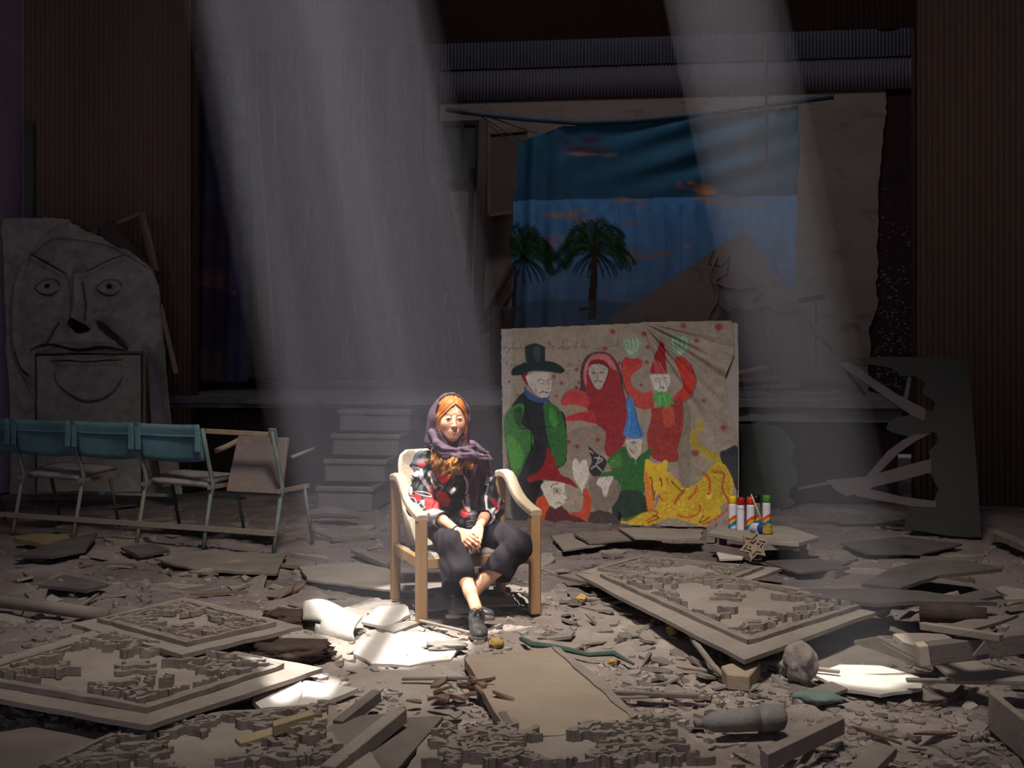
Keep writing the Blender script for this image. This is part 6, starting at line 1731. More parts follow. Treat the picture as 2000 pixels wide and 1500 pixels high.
# ------------------------------------------------------------------ low crate with spray cans
M_crate = mat('dusty_crate_wood', (0.22, 0.19, 0.165), (0.30, 0.26, 0.225), 5, 0.9, 0.3, 50)
cr = thing('low_crate', 'low dusty wooden crate in front of the painted canvas with spray cans on top', 'crate', None)
CT = 0.15
def K(px, py): return G(px, py, CT)
MB().prism([K(1384, 1040), K(1470, 1054), K(1560, 1060), K(1600, 1048), K(1540, 1028), K(1440, 1024), K(1400, 1026)], Vector((0, 0, -0.03))).build('top_board', M_crate, cr, 0.004)
MB().bar(G(1388, 1044, 0.06), G(1392, 1036, 0.06), 0.06, 0.12).build('end_block', M_crate, cr)
MB().bar(K(1392, 1042) - Vector((0, 0, 0.1)), K(1480, 1056) - Vector((0, 0, 0.1)), 0.03, 0.05).build('rail', M_plankd, cr)
MB().bar(K(1490, 1056) - Vector((0, 0, 0.045)), K(1580, 1054) - Vector((0, 0, 0.045)), 0.03, 0.035).build('rail', M_crate, cr)
for q in ((1480, 1050), (1570, 1050), (1412, 1034), (1540, 1034)):
    p = K(*q); MB().box((p.x, p.y, 0.06), 0.05, 0.05, 0.12).build('foot_block', M_plankd, cr)
M_can = paint_mat('printed_can', 0.97, 1.03, 20, 0.4, 0.0, 20, 0.5)
def can(px, py, cap, label, band=True, body=L(206, 206, 214), dark=False):
    c = K(px, py); t = thing('spray_can', label, 'spray can', 'spray cans on the crate', c)
    n = 24; zs_ = np.concatenate([[0.0, 0.004], np.linspace(0.006, 0.172, 26), [0.178, 0.183]])
    rs_ = np.interp(zs_, [0, 0.004, 0.170, 0.183], [0.027, 0.030, 0.030, 0.024])
    a = np.linspace(0, 2 * np.pi, n + 1)
    pts = np.stack([rs_[:, None] * np.cos(a), rs_[:, None] * np.sin(a), zs_[:, None] + 0 * a], -1)
    col = np.ones(pts.shape) * np.array(body)
    if band:
        hgt = zs_[:, None] - 0.022 * np.sin(a + 2.3)
        for lo_, hi_, cc in ((0.062, 0.078, L(206, 40, 40)), (0.050, 0.062, L(222, 120, 30)), (0.040, 0.050, L(222, 190, 40)), (0.026, 0.040, L(30, 130, 120)), (0.006, 0.026, L(34, 110, 180))):
            col[(hgt > lo_) & (hgt <= hi_)] = cc
    else:
        col[(zs_ > 0.150) & (zs_ < 0.156)] = L(150, 150, 165); col[:, (a > 5.3) & (a < 5.8)] = L(150, 60, 66)
    if dark: col *= 0.25
    o = link('can_body', grid_mesh('can_body', pts[::-1], colors=col[::-1]), M_can, t, True)
    MB().lathe([(0.027, 0.180), (0.0285, 0.182), (0.0285, 0.222), (0.024, 0.232), (0.010, 0.234)], (0, 0, 0), 24).build('cap', mat('cap_' + label.split()[0], cap, cap, 3, 0.4, 0.0), t, smooth=True)
can(1431, 1032, L(214, 178, 30), 'yellow capped striped spray can, first of the row on the crate')
can(1447, 1035, L(150, 30, 32), 'maroon capped white spray can without stripes on the crate', band=False)
can(1466, 1034, L(190, 52, 20), 'orange capped striped spray can behind the blue pot on the crate')
can(1477, 1030, L(16, 18, 18), 'black capped dark spray can half hidden behind the brush', body=L(120, 110, 90))
can(1497, 1030, L(66, 130, 46), 'green capped striped spray can behind the yellow pot')
p = K(1479, 1041); pt = thing('paint_pot', 'blue lidded paint pot lying on its side on the crate', 'pot', None)
ax_ = Vector((0.55, -0.83, 0.05)).normalized()
MB().lathe([(0.030, -0.045), (0.034, -0.04), (0.034, 0.03), (0.031, 0.034)], p + Vector((0, 0, 0.035)), 22, ax_).build('jar', mat('milky_jar', (0.45, 0.46, 0.48), (0.5, 0.5, 0.52), 5, 0.4), pt, smooth=True)
MB().lathe([(0.034, 0.030), (0.036, 0.034), (0.036, 0.058), (0.030, 0.062), (0.004, 0.063)], p + Vector((0, 0, 0.035)), 22, ax_).build('lid', mat('blue_lid', L(28, 64, 130), L(24, 56, 118), 5, 0.4), pt, smooth=True)
p = K(1498, 1043); yp = thing('ribbed_cup', 'small ribbed yellow cup holding a brush on the crate', 'cup', None)
mb = MB(); n = 40
pr = [(0.030, 0.0)] + [(0.037 + 0.0015 * ((k % 2) * 2 - 1), 0.006 + 0.005 * k) for k in range(12)] + [(0.033, 0.064), (0.033, 0.03)]
mb.lathe(pr, p, n); mb.build('cup', mat('yellow_plastic', L(168, 150, 60), L(150, 132, 52), 8, 0.5), yp, smooth=False)
bs = thing('paint_brush', 'pale wooden brush leaning out of the ribbed yellow cup', 'brush', None)
tip = P(1467, 965, p.y - 0.005); base = p + Vector((-0.012, 0.0, 0.035))
MB().tube([base, base.lerp(tip, 0.5), tip], [0.006, 0.0055, 0.004], 8).build('handle', mat('pale_brush_wood', (0.5, 0.44, 0.36), (0.45, 0.4, 0.32), 9), bs, smooth=True)
MB().tube([base, base - (tip - base).normalized() * 0.03], [0.007, 0.006], 8).build('ferrule', M_frame, bs, smooth=True)
# star ornament leaning on the crate
sm = thing('star_ornament', 'six pointed wooden star with raised outlines leaning against the low crate', 'ornament', None)
sc_ = P(1473, 1066, 8.16); su = Vector((1, 0, 0.06)).normalized(); sw = Vector((0.0, 0.25, 1)).normalized(); sn = su.cross(sw)
def star(r1, r2, rot=0.26): return [sc_ + (su * math.cos(rot + k * math.pi / 6) + sw * math.sin(rot + k * math.pi / 6)) * (r1 if k % 2 == 0 else r2) for k in range(12)]
MB().prism(star(0.105, 0.062), sn * -0.015).build('star_base', M_crate, sm)
for r1, r2, hgt in ((0.100, 0.058, 0.012), (0.062, 0.036, 0.014)):
    a, b = star(r1, r2), star(r1 - 0.018, r2 - 0.012); m2 = MB()
    for k in range(12):
        j = (k + 1) % 12; m2.prism([a[k], a[j], b[j], b[k]], sn * hgt)
    m2.build('raised_outline', M_lath, sm)
# ------------------------------------------------------------------ what has fallen on the floor
M_dust = mat('dusty_board', (0.19, 0.163, 0.14), (0.27, 0.235, 0.205), 3.0, 0.95, 0.3, 40, c3=(0.20, 0.16, 0.135))
M_dust2 = mat('dusty_dark_board', (0.125, 0.105, 0.096), (0.19, 0.163, 0.146), 3.5, 0.95, 0.35, 45)
M_dim = mat('dim_dusty_board', (0.062, 0.054, 0.054), (0.10, 0.088, 0.087), 3.5, 0.95, 0.35, 45)  # darker dusty board; the dimness of the back is put into its colour
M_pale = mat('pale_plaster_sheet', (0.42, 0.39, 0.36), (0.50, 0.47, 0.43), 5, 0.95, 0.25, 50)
M_grey = mat('grey_plaster', (0.20, 0.178, 0.16), (0.30, 0.27, 0.245), 7, 0.95, 0.45, 60)
M_orn = mat('dusty_fretwork', (0.165, 0.14, 0.12), (0.24, 0.205, 0.178), 9, 0.95, 0.4, 70)
M_char = mat('charred_brown_lump', (0.05, 0.036, 0.03), (0.085, 0.06, 0.05), 9, 0.95, 0.8, 60)
M_foam = mat('yellow_foam', (0.50, 0.33, 0.10), (0.42, 0.28, 0.12), 20, 0.95, 0.6, 80)
M_green = mat('mossy_green_crust', (0.06, 0.10, 0.085), (0.10, 0.14, 0.12), 12, 0.95, 0.6, 80)
M_bark = mat('torn_brown_scrap', (0.17, 0.105, 0.075), (0.24, 0.16, 0.12), 9, 0.95, 0.6, 60)
M_orange = mat('orange_board_edge', (0.27, 0.16, 0.09), (0.30, 0.20, 0.13), 8)

def gz(x, y): return float(ground_z(np.array([x]), np.array([y]))[0])
def Q(p, z=0.03):
    """(px, py) or (px, py, height of the top)"""
    return G(p[0], p[1], p[2] if len(p) > 2 else z)

def board(name, label, cat, pts, thick=0.02, m=None, z=0.03, group=None, rag=0.0, seed=1, bevel=0.002, parent=None):
    top = [Q(p, z) for p in pts]
    if rag:
        rr = random.Random(seed); t2 = []
        for a, b in zip(top, top[1:] + top[:1]):
            t2.append(a)
            n = max(1, int((b - a).length / 0.07))
            for k in range(1, n): t2.append(a.lerp(b, k / n) + Vector((rr.uniform(-rag, rag), rr.uniform(-rag, rag), rr.uniform(-rag, rag) * 0.2)))
        top = t2
    o = MB().prism(top, Vector((0, 0, -thick))).build(name, m or M_dust, parent, bevel if not rag else 0)
    return tag(o, label, cat, group) if label else o

def stick(name, label, cat, a, b, w=0.04, h=0.025, m=None, za=0.03, zb=0.03, group=None):
    o = MB().bar(G(a[0], a[1], za), G(b[0], b[1], zb), w, h).build(name, m or M_dust, None, 0.003)
    return tag(o, label, cat, group)

def lump(name, label, cat, c, size, m, seed=1, group=None, n=2, rough=0.25, yaw=0.0, box=0.0):
    bm = bmesh.new(); bmesh.ops.create_icosphere(bm, subdivisions=n, radius=1.0)
    for v in bm.verts:
        d = v.co.normalized(); k = 1 + rough * mnoise.noise(d * 1.7 + Vector((seed * 3.1, seed, 0))) + rough * 0.5 * mnoise.noise(d * 4.1 + Vector((0, seed * 2.3, 0)))
        k += rough * 0.35 * mnoise.noise(d * 11.0 + Vector((seed, 0, seed)))
        if box: k *= (1 - box) + box / max(abs(d.x), abs(d.y), abs(d.z)) ** 0.9
        v.co = Vector((d.x * size[0] * k, d.y * size[1] * k, d.z * size[2] * k))
    bmesh.ops.rotate(bm, verts=bm.verts, cent=(0, 0, 0), matrix=Matrix.Rotation(yaw, 3, 'Z'))
    me = bpy.data.meshes.new(name); bm.to_mesh(me); bm.free()
    o = link(name, me, m, None, n > 2); o.location = c
    return tag(o, label, cat, group)

# ---- carved ceiling panels: board, double moulding, sawn fretwork
def ribbon(L_, w, rr):
    n = max(6, int(L_ / 0.022)); f = rr.uniform(1.5, 3.2); ph = rr.uniform(0, 6); bend = rr.uniform(-0.5, 0.5) * L_
    a, b = [], []
    for i in range(n + 1):
        t = i / n; x = (t - 0.5) * L_; y = bend * (t - 0.5) ** 2 + 0.014 * math.sin(ph + f * t * 6.28)
        hw = w * (0.55 + 0.45 * abs(math.sin(ph + t * f * 4.2))) * (0.5 if i in (0, n) else 1)
        a.append((x, y + hw)); b.append((x, y - hw))
    return a + b[::-1]
def carved_panel(name, label, cs, z, margin, seed, m=M_dust, clusters=None, center=True, n_side=5, thick=0.02, frame=(1, 1, 1, 1), orn_h=0.022, hidden=None, dense=1.0):
    """cs = the four outer corners of the moulding, in order round the panel, as pixels; z = height of each"""
    rr = random.Random(seed)
    c = [G(p[0], p[1], zz) for p, zz in zip(cs, z)]
    t = thing(name, label, 'carved panel', None, (c[0] + c[1] + c[2] + c[3]) / 4)
    inv = Matrix.Translation(-t.location)
    e1 = ((c[1] - c[0]) + (c[2] - c[3])) / 2; e2 = ((c[3] - c[0]) + (c[2] - c[1])) / 2
    l1, l2 = e1.length, e2.length; e1n = e1.normalized(); e2n = (e2 - e1n * e2.dot(e1n)).normalized(); up = e1n.cross(e2n)
    if up.z < 0: up = -up
    def Mm(s, q, h=0.0):
        p = (c[0] * (1 - s) + c[1] * s) * (1 - q) + (c[3] * (1 - s) + c[2] * s) * q
        return p + up * h
    def part(nm, mb, mm, bev=0.0):
        o = mb.build(nm, mm, None, bev); o.parent = t; o.matrix_parent_inverse = inv; return o
    ms, mq = margin / l1, margin / l2
    bp = [Mm(-ms, -mq), Mm(1 + ms, -mq), Mm(1 + ms, 1 + mq), Mm(-ms, 1 + mq)]
    pts = []
    for a, b in zip(bp, bp[1:] + bp[:1]):
        pts.append(a)
        for k in range(1, 10): pts.append(a.lerp(b, k / 10) + Vector((rr.uniform(-.008, .008), rr.uniform(-.008, .008), 0)))
    part('base_board', MB().prism(pts, up * -thick), m)
    fs, fq = 0.035 / l1, 0.035 / l2
    for side in range(4):
        if not frame[side]: continue
        for off, wd, hh in ((0.0, 0.030, 0.022), (0.042, 0.020, 0.016)):
            os_, oq = off / l1, off / l2; ws, wq = wd / l1, wd / l2
            q4 = {0: [(os_, oq), (1 - os_, oq), (1 - os_ - ws, oq + wq), (os_ + ws, oq + wq)], 1: [(1 - os_, oq), (1 - os_, 1 - oq), (1 - os_ - ws, 1 - oq - wq), (1 - os_ - ws, oq + wq)],
                  2: [(1 - os_, 1 - oq), (os_, 1 - oq), (os_ + ws, 1 - oq - wq), (1 - os_ - ws, 1 - oq - wq)], 3: [(os_, 1 - oq), (os_, oq), (os_ + ws, oq + wq), (os_ + ws, 1 - oq - wq)]}[side]
            n = 12; top = []
            for (a, b), jit in (((q4[0], q4[1]), .004), ((q4[2], q4[3]), .004)):
                for k in range(n + 1):
                    k_ = k / n; top.append(Mm(a[0] + (b[0] - a[0]) * k_, a[1] + (b[1] - a[1]) * k_, hh) + Vector((rr.uniform(-jit, jit), rr.uniform(-jit, jit), rr.uniform(-.003, .003))))
            part('moulding', MB().prism(top, up * -hh), M_orn)
    def orn(s, q, L_, w, rot):
        hh = orn_h * rr.uniform(0.8, 1.35); cen = Mm(s, q, hh)
        ca, sa = math.cos(rot), math.sin(rot)
        top = [cen + e1n * (x * ca - y * sa) + e2n * (x * sa + y * ca) for x, y in ribbon(L_, w, rr)]
        part('fretwork', MB().prism(top, up * -hh), M_orn)
    ps, pq = 0.085 / l1, 0.085 / l2
    cl = clusters or [(0.0, 0.0), (1.0, 0.0), (1.0, 1.0), (0.0, 1.0)]
    for (cs_, cq) in cl:
        for k in range(int(9 * dense)):
            ds, dq = rr.uniform(0.0, 0.34), rr.uniform(0.0, 0.34)
            if ds + dq > 0.46: continue
            s = ps + ds if cs_ < .5 else 1 - ps - ds; q = pq + dq if cq < .5 else 1 - pq - dq
            orn(s, q, rr.uniform(0.07, 0.20), rr.uniform(0.011, 0.020), rr.choice((0, math.pi / 2, 0.8, -0.8)) + rr.uniform(-.3, .3))
    for k in range(n_side):                                   # scalloped band inside the moulding
        f = (k + 0.5) / n_side
        for (s, q, r) in ((f, pq * 1.0, 0), (1 - ps, f, math.pi / 2), (f, 1 - pq, 0), (ps, f, math.pi / 2)):
            if rr.random() < 0.75: orn(s, q, rr.uniform(.5, .8) * (l1 if r == 0 else l2) / n_side, 0.012, r)
    if center:
        cen = Mm(*center if isinstance(center, tuple) else (0.5, 0.5)); mb = MB()
        for rr_, hh in ((0.085, 0.018), (0.055, 0.034)):
            pts = []
            for k in range(24):
                a = 2 * math.pi * k / 24; r = rr_ * (1 + 0.38 * math.cos(a * 4))
                pts.append(cen + e1n * r * math.cos(a) + e2n * r * math.sin(a) + up * hh)
            mb.prism(pts, up * -hh)
        part('rosette', mb, M_orn)
    return t
carved_panel('carved_panel', 'big carved wooden panel with a rosette, lying across the left foreground', [(212, 1240), (556, 1306), (286, 1394), (-81, 1328)], (.10, .07, .12, .12), 0.12, 3, center=(0.52, 0.46), orn_h=0.032, dense=1.5)
carved_panel('carved_panel', 'smaller carved panel behind the big one, near the dark lump', [(356, 1178), (540, 1223), (366, 1264), (190, 1216)], (.10, .10, .13, .10), 0.10, 5, center=False, dense=1.4)
carved_panel('carved_panel', 'carved panel with star flowers and wide bare border, tilted on rubble at the right', [(1400, 1128), (1700, 1184), (1462, 1260), (1172, 1128)], (.08, .11, .12, .07), 0.12, 8, center=True, dense=1.6, orn_h=0.03)
carved_panel('carved_panel', 'carved panel partly hidden behind the star flower panel at the right', [(1250, 1092), (1492, 1112), (1402, 1146), (1166, 1116)], (.06, .08, .08, .06), 0.08, 11, center=False, dense=1.4)
carved_panel('carved_panel', 'carved panel cut off at the bottom edge, left of the slanting beam', [(290, 1412), (640, 1384), (720, 1510), (20, 1530)], (.05, .06, .08, .06), 0.04, 14, center=False, n_side=7, dense=2.6, frame=(1, 0, 0, 1), orn_h=0.03)
carved_panel('carved_panel', 'broken fretwork panel along the bottom edge, below the square board', [(842, 1432), (1300, 1408), (1430, 1512), (800, 1520)], (.04, .05, .06, .05), 0.02, 19, center=False, n_side=9, dense=3.2, frame=(0, 0, 0, 0), orn_h=0.034)

# ---- boards, strips and beams, one by one
board('loose_board', 'large square dusty board lying in front of the woman\'s shoe', 'board', [(907, 1284, .07), (990, 1276, .06), (1076, 1264, .05), (1150, 1322, .05), (1240, 1398, .05), (1228, 1412, .05), (1092, 1436, .05), (1000, 1438, .06), (960, 1380, .065)], 0.04, mat('brown_dusty_board', (0.25, 0.20, 0.155), (0.31, 0.255, 0.20), 2.5, 0.95, 0.3, 40, c3=(0.27, 0.165, 0.115)), rag=0.004)
board('wood_strip', 'long ragged wood strip along the right edge of the square board', 'wood strip', [(1078, 1262, .06), (1094, 1265, .06), (1180, 1330, .06), (1246, 1396, .055), (1234, 1402, .055), (1160, 1336, .06)], 0.02, M_dust, rag=0.008)
board('wood_strip', 'short dark strip at the near left corner of the square board', 'wood strip', [(974, 1390, .07), (988, 1388, .08), (1014, 1430, .07), (1000, 1440, .06)], 0.03, M_dust2)
stick('thin_stick', 'thin grey stick pointing at the left side of the square board', 'stick', (785, 1326), (926, 1324), 0.018, 0.012, M_dust2, .02, .03)
stick('wooden_beam', 'thick split beam slanting into the bottom edge beside the flat board', 'beam', (640, 1512), (782, 1396), 0.055, 0.055, M_dust, .08, .11)
board('loose_board', 'smooth flat board beside the thick split beam at the bottom edge', 'board', [(786, 1401, .07), (866, 1398, .05), (772, 1506, .05), (684, 1506, .07)], 0.02, M_dust2)
board('loose_board', 'dark mossy board just left of the thick split beam', 'board', [(640, 1420, .07), (700, 1398, .07), (770, 1392, .08), (640, 1492, .07), (610, 1480, .06)], 0.025, M_dust2, rag=0.01)
stick('wooden_beam', 'short dark square stick lying above the mossy board', 'stick', (660, 1418), (736, 1358), 0.045, 0.045, M_dust2, .06, .11)
board('loose_board', 'broad flat board filling the bottom left corner', 'board', [(-60, 1440, .04), (60, 1420, .04), (215, 1432, .04), (110, 1492, .04), (60, 1520, .04), (-60, 1530, .04)], 0.02, M_dust2, rag=0.006)
board('batten', 'upper yellowish batten beside the sunlit plaster at the left', 'batten', [(532, 1408, .12), (610, 1386, .12), (614, 1394, .12), (534, 1418, .12)], 0.04, M_orange if False else mat('mustard_batten', (0.26, 0.21, 0.12), (0.30, 0.25, 0.16), 7, 0.9, 0.3, 50))
board('batten', 'longer yellowish batten lying below the first one at the left', 'batten', [(458, 1440, .08), (638, 1390, .09), (640, 1402, .09), (470, 1452, .08)], 0.05, MATS['mustard_batten'])
grl = thing('ribbed_grille', 'dark ribbed grille under the corner of the big carved panel', 'grille', None)
ga, gb, gc, gd = G(372, 1398, .03), G(462, 1344, .05), G(523, 1338, .05), G(492, 1366, .03)
MB().prism([ga, gb, gc, gd], Vector((0, 0, -0.012))).build('grille_plate', M_char, grl)
for k in range(16):
    s = (k + 0.5) / 16; MB().bar(ga.lerp(gb, s) + Vector((0, 0, .006)), gd.lerp(gc, s) + Vector((0, 0, .006)), 0.012, 0.012).build('slat', M_dust2, grl)
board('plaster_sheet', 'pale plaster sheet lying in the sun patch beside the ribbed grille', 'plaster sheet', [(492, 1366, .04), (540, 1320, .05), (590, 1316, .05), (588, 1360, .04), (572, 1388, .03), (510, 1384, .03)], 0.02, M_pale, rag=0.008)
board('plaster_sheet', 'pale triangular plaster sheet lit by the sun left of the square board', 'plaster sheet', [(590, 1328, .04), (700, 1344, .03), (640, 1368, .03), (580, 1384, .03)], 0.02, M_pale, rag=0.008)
# curled sheet in the sun: an arched flake of plaster, bright on top, its hollow side towards the camera
q = np.zeros((14, 20, 3)); rr = random.Random(3)
for j in range(14):
    for i in range(20):
        a, b = i / 19, j / 13
        g0 = G(590 + 108 * a, 1226 + 14 * a, 0.0)
        th = -0.5 + 2.3 * b
        rad = 0.10 + 0.03 * math.sin(a * 3.0) + 0.04 * a * a
        y = g0.y + 0.10 - 0.16 * math.sin(th) - 0.06 * a * b; z = -0.01 + (0.105 - 0.02 * a) * math.cos(th) * (1 + 0.25 * math.sin(a * 5)) + 0.02
        q[j, i] = (g0.x + 0.02 * math.sin(b * 7) * (a - .5), y, max(z, -0.02))
kp = np.ones((13, 19), bool)
for j in range(13):
    for i in range(19):
        if i < 6 + 2 * math.sin(j) and j > 8: kp[j, i] = False
        if i > 16 and j < 2: kp[j, i] = False
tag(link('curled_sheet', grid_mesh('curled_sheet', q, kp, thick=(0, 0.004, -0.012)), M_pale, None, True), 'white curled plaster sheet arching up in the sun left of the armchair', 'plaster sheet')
# pale sheets added on the floor so the sun patches read brighter
board('plaster_sheet', 'wide pale ragged sheet added to brighten the middle of the sun patch', 'plaster sheet', [(704, 1250, .02), (760, 1232, .022), (850, 1236, .022), (905, 1262, .02), (880, 1288, .018), (800, 1300, .016), (725, 1296, .016), (690, 1276, .016)], 0.014, M_pale, rag=0.014, seed=3)
board('plaster_sheet', 'pale ragged sheet added to brighten the sunlit floor left of the armchair front post', 'plaster sheet', [(706, 1214, .02), (740, 1184, .022), (790, 1180, .022), (800, 1200, .02), (752, 1224, .018)], 0.014, M_pale, rag=0.012, seed=4)
board('plaster_sheet', 'pale ragged sheet added to brighten the sunlit floor under the armchair seat', 'plaster sheet', [(815, 1190, .02), (850, 1160, .022), (1000, 1166, .022), (1010, 1180, .02), (900, 1186, .02)], 0.012, M_pale, rag=0.010, seed=5)
board('plaster_sheet', 'white ragged sheet added to brighten the right sun patch', 'plaster sheet', [(1584, 1316, .02), (1640, 1298, .022), (1720, 1300, .022), (1795, 1322, .02), (1800, 1344, .018), (1720, 1356, .018), (1650, 1346, .018)], 0.014, M_pale, rag=0.012, seed=6)
lump('charred_cushion', 'dark brown crumbling slab lying left of the sun patch', 'slab', G(568, 1272, 0.05), (.19, .10, .042), M_char, 4, None, 4, 0.30, 0.1, 0.6)
lump('charred_cushion', 'dark torn lump behind the curled white sheet', 'slab', G(560, 1205, 0.03), (.14, .09, .035), M_char, 9, None, 4, 0.45, -0.3, 0.4)
lump('charred_cushion', 'flat grey brown chunk in the middle of the sun patch', 'slab', G(872, 1262, 0.03), (.095, .045, .020), M_grey, 5, None, 4, 0.4, 0.1, 0.5)
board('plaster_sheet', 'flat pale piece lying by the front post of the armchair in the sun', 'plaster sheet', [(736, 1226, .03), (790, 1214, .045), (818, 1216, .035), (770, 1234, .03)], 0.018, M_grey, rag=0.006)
stick('wooden_pole', 'round grey pole entering at the left edge above the carved panels', 'pole', (-40, 1172), (-39, 1172), 0.01, 0.01) if False else None
tag(MB().tube([G(-60, 1168, .06), G(80, 1184, .06), G(208, 1202, .05)], 0.036, 12).build('round_pole', M_dust2, None, smooth=True), 'round grey pole entering at the left edge above the carved panels', 'pole')
# right
tag(MB().tube([G(1338, 1216, .08), G(1356, 1252, .07), (lambda p: p)(G(1392, 1300, .06)), G(1420, 1326, .03)], [.014, .016, .015, .01], 6).build('bent_strip', M_dust, None, smooth=True), 'bent grey strip curving down from the star flower panel', 'wood strip')
board('wood_block', 'thick sawn wood block lying at the near corner of the star flower panel', 'block', [(1408, 1300, .075), (1470, 1284, .075), (1486, 1292, .075), (1464, 1320, .075), (1420, 1316, .075)], 0.07, mat('block_wood', (0.28, 0.22, 0.16), (0.34, 0.27, 0.2), 7, 0.9, 0.3, 50), bevel=0.006)
ck = lump('cloth_bundle', 'pale crumpled cloth bundle between the star flower panel and the right sun patch', 'bundle', G(1563, 1296, 0.085), (.072, .07, .095), M_grey, 7, None, 4, 0.22, 0)
lump('plaster_lump', 'rough pale lump beside the crumpled cloth bundle', 'lump', G(1530, 1300, 0.03), (.05, .045, .04), M_grey, 13, None, 3, 0.35)
board('wooden_beam', 'thick plank end slanting up at the lower right, nearest the bottle', 'beam', [(1484, 1462, .12), (1640, 1394, .12), (1650, 1402, .12), (1500, 1474, .12)], 0.06, M_dust)
stick('wooden_beam', 'rounded stick under the thick plank end at the lower right', 'stick', (1506, 1488), (1592, 1434), 0.035, 0.035, M_dust2, .04, .05)
board('loose_board', 'cut off board at the bottom edge right of the thick plank end', 'board', [(1640, 1512, .07), (1707, 1447, .08), (1752, 1460, .08), (1700, 1512, .07)], 0.03, M_dust)
bt = thing('grey_bottle', 'dusty grey bottle lying on its side among planks at the lower right', 'bottle', None)
ba, bb = G(1372, 1412, .06), G(1478, 1404, .06); dv = (bb - ba).normalized()
M_bot = mat('dusty_plastic', (0.19, 0.175, 0.165), (0.27, 0.25, 0.235), 9, 0.8, 0.4, 60)
MB().tube([ba, ba.lerp(bb, .2), ba.lerp(bb, .6), bb], [.018, .038, .044, .046], 16).build('bottle_body', M_bot, bt, smooth=True)
MB().tube([bb + dv * .003, bb + dv * .02, bb + dv * .06, bb + dv * .10, bb + dv * .115], [.042, .050, .052, .048, .028], 16).build('bottle_base', mat('smoky_plastic', (0.13, 0.12, 0.115), (0.24, 0.225, 0.21), 12, 0.6, 0.3, 60), bt, smooth=True)
MB().tube([ba - dv * .03, ba], [.015, .018], 12).build('bottle_neck', M_bot, bt, smooth=True)
lump('mossy_slab', 'teal green crusted slab left of the right sun patch', 'slab', G(1596, 1362, 0.03), (.10, .055, .025), mat('teal_crust', (0.13, 0.19, 0.17), (0.18, 0.24, 0.22), 9, 0.95, 0.5, 60), 6, None, 3, 0.25, -0.2)
stick('thin_stick', 'long thin stick running into the right sun patch', 'stick', (1487, 1294), (1640, 1312), 0.02, 0.016, M_dust, .04, .04)
board('loose_board', 'flat tile of board lying at the left end of the right sun patch', 'board', [(1578, 1346, .04), (1624, 1330, .05), (1656, 1344, .04), (1620, 1357, .04)], 0.016, M_dust)
for i, (pts, th, m, lb, rg) in enumerate([
    ([(1667, 1250, .17), (1710, 1243, .19), (1806, 1272, .12), (1824, 1304, .05), (1800, 1300, .05)], .016, M_dust, 'tilted board with an orange edge above the right sun patch', 0),
    ([(1744, 1238, .17), (1771, 1236, .18), (1842, 1238, .18), (1872, 1252, .16), (1806, 1268, .13), (1764, 1254, .15)], .02, M_dust, 'board with a chipped curved edge lying on the tilted orange edged board', 0.006),
    ([(1848, 1220, .12), (1921, 1204, .12), (1990, 1200, .13), (1955, 1214, .12), (1900, 1228, .12)], .015, M_dust2, 'curved thin board high in the right pile', 0.004),
    ([(1560, 1150, .14), (1700, 1149, .16), (1802, 1154, .18), (1948, 1176, .18), (1780, 1174, .18), (1714, 1179, .16), (1560, 1162, .12)], .02, M_dim, 'long narrow board lying behind the star flower panel', 0.004),
    ([(1683, 1140, .10), (1740, 1110, .12), (1802, 1093, .14), (1890, 1095, .16), (1958, 1110, .18), (1830, 1124, .14), (1758, 1148, .12)], .02, M_dim, 'broad buckled sheet in the dark at the back of the right pile', 0.006),
    ([(1809, 1280, .14), (1864, 1279, .15), (1903, 1288, .14), (1934, 1305, .12), (2020, 1319, .12), (2020, 1331, .10), (1866, 1330, .08)], .015, M_dust, 'wide pale board lying lowest in the right pile', 0.004),
    ([(1899, 1278, .22), (1923, 1250, .29), (1941, 1270, .235)], .01, M_pale, 'small pale triangular scrap sticking up from the big square beam', 0),
    ([(1930, 1352, .16), (1944, 1350, .17), (2030, 1420, .17), (2030, 1432, .16)], .14, M_dust, 'plank standing on edge at the right border of the scene', 0),
    ([(1960, 1300, .10), (2030, 1296, .10), (2030, 1318, .10)], .02, M_dust2, 'dark board end under the big square beam at the right border', 0),
    ([(1842, 1168, .12), (1920, 1150, .13), (1960, 1162, .12), (1900, 1172, .12)], .015, M_dim, 'dark chip of board between the buckled sheet and the round roll', 0.005)]):
    board('loose_board', lb, 'board', pts, th, m, rag=rg, seed=i)
bmk = thing('square_beam', 'big square beam with a pale sawn end jutting from the right pile', 'beam', None)
a, b = G(1813, 1276, .20), G(2030, 1250, .26)
MB().bar(a, b, 0.07, 0.085).build('beam_body', M_dust2, bmk, 0.004); d = (b - a).normalized()
MB().bar(a - d * 0.045, a - d * 0.002, 0.072, 0.087).build('sawn_end', mat('pale_end_grain', (0.42, 0.36, 0.28), (0.48, 0.42, 0.34), 8), bmk, 0.004)
stick('wooden_batten', 'slim batten crossing above the big square beam in the right pile', 'batten', (1800, 1222), (1956, 1246), 0.035, 0.03, M_dust, .28, .30)
stick('thin_stick', 'thin strip lying right of the right sun patch', 'stick', (1770, 1328), (2010, 1334), 0.03, 0.015, M_dust, .06, .06)
tag(MB().tube([G(1798, 1196, .12), G(1860, 1198, .13), G(1926, 1206, .12)], 0.05, 12).build('dark_roll', M_char, None, smooth=True), 'dark round roll lying between the boards of the right pile', 'roll')
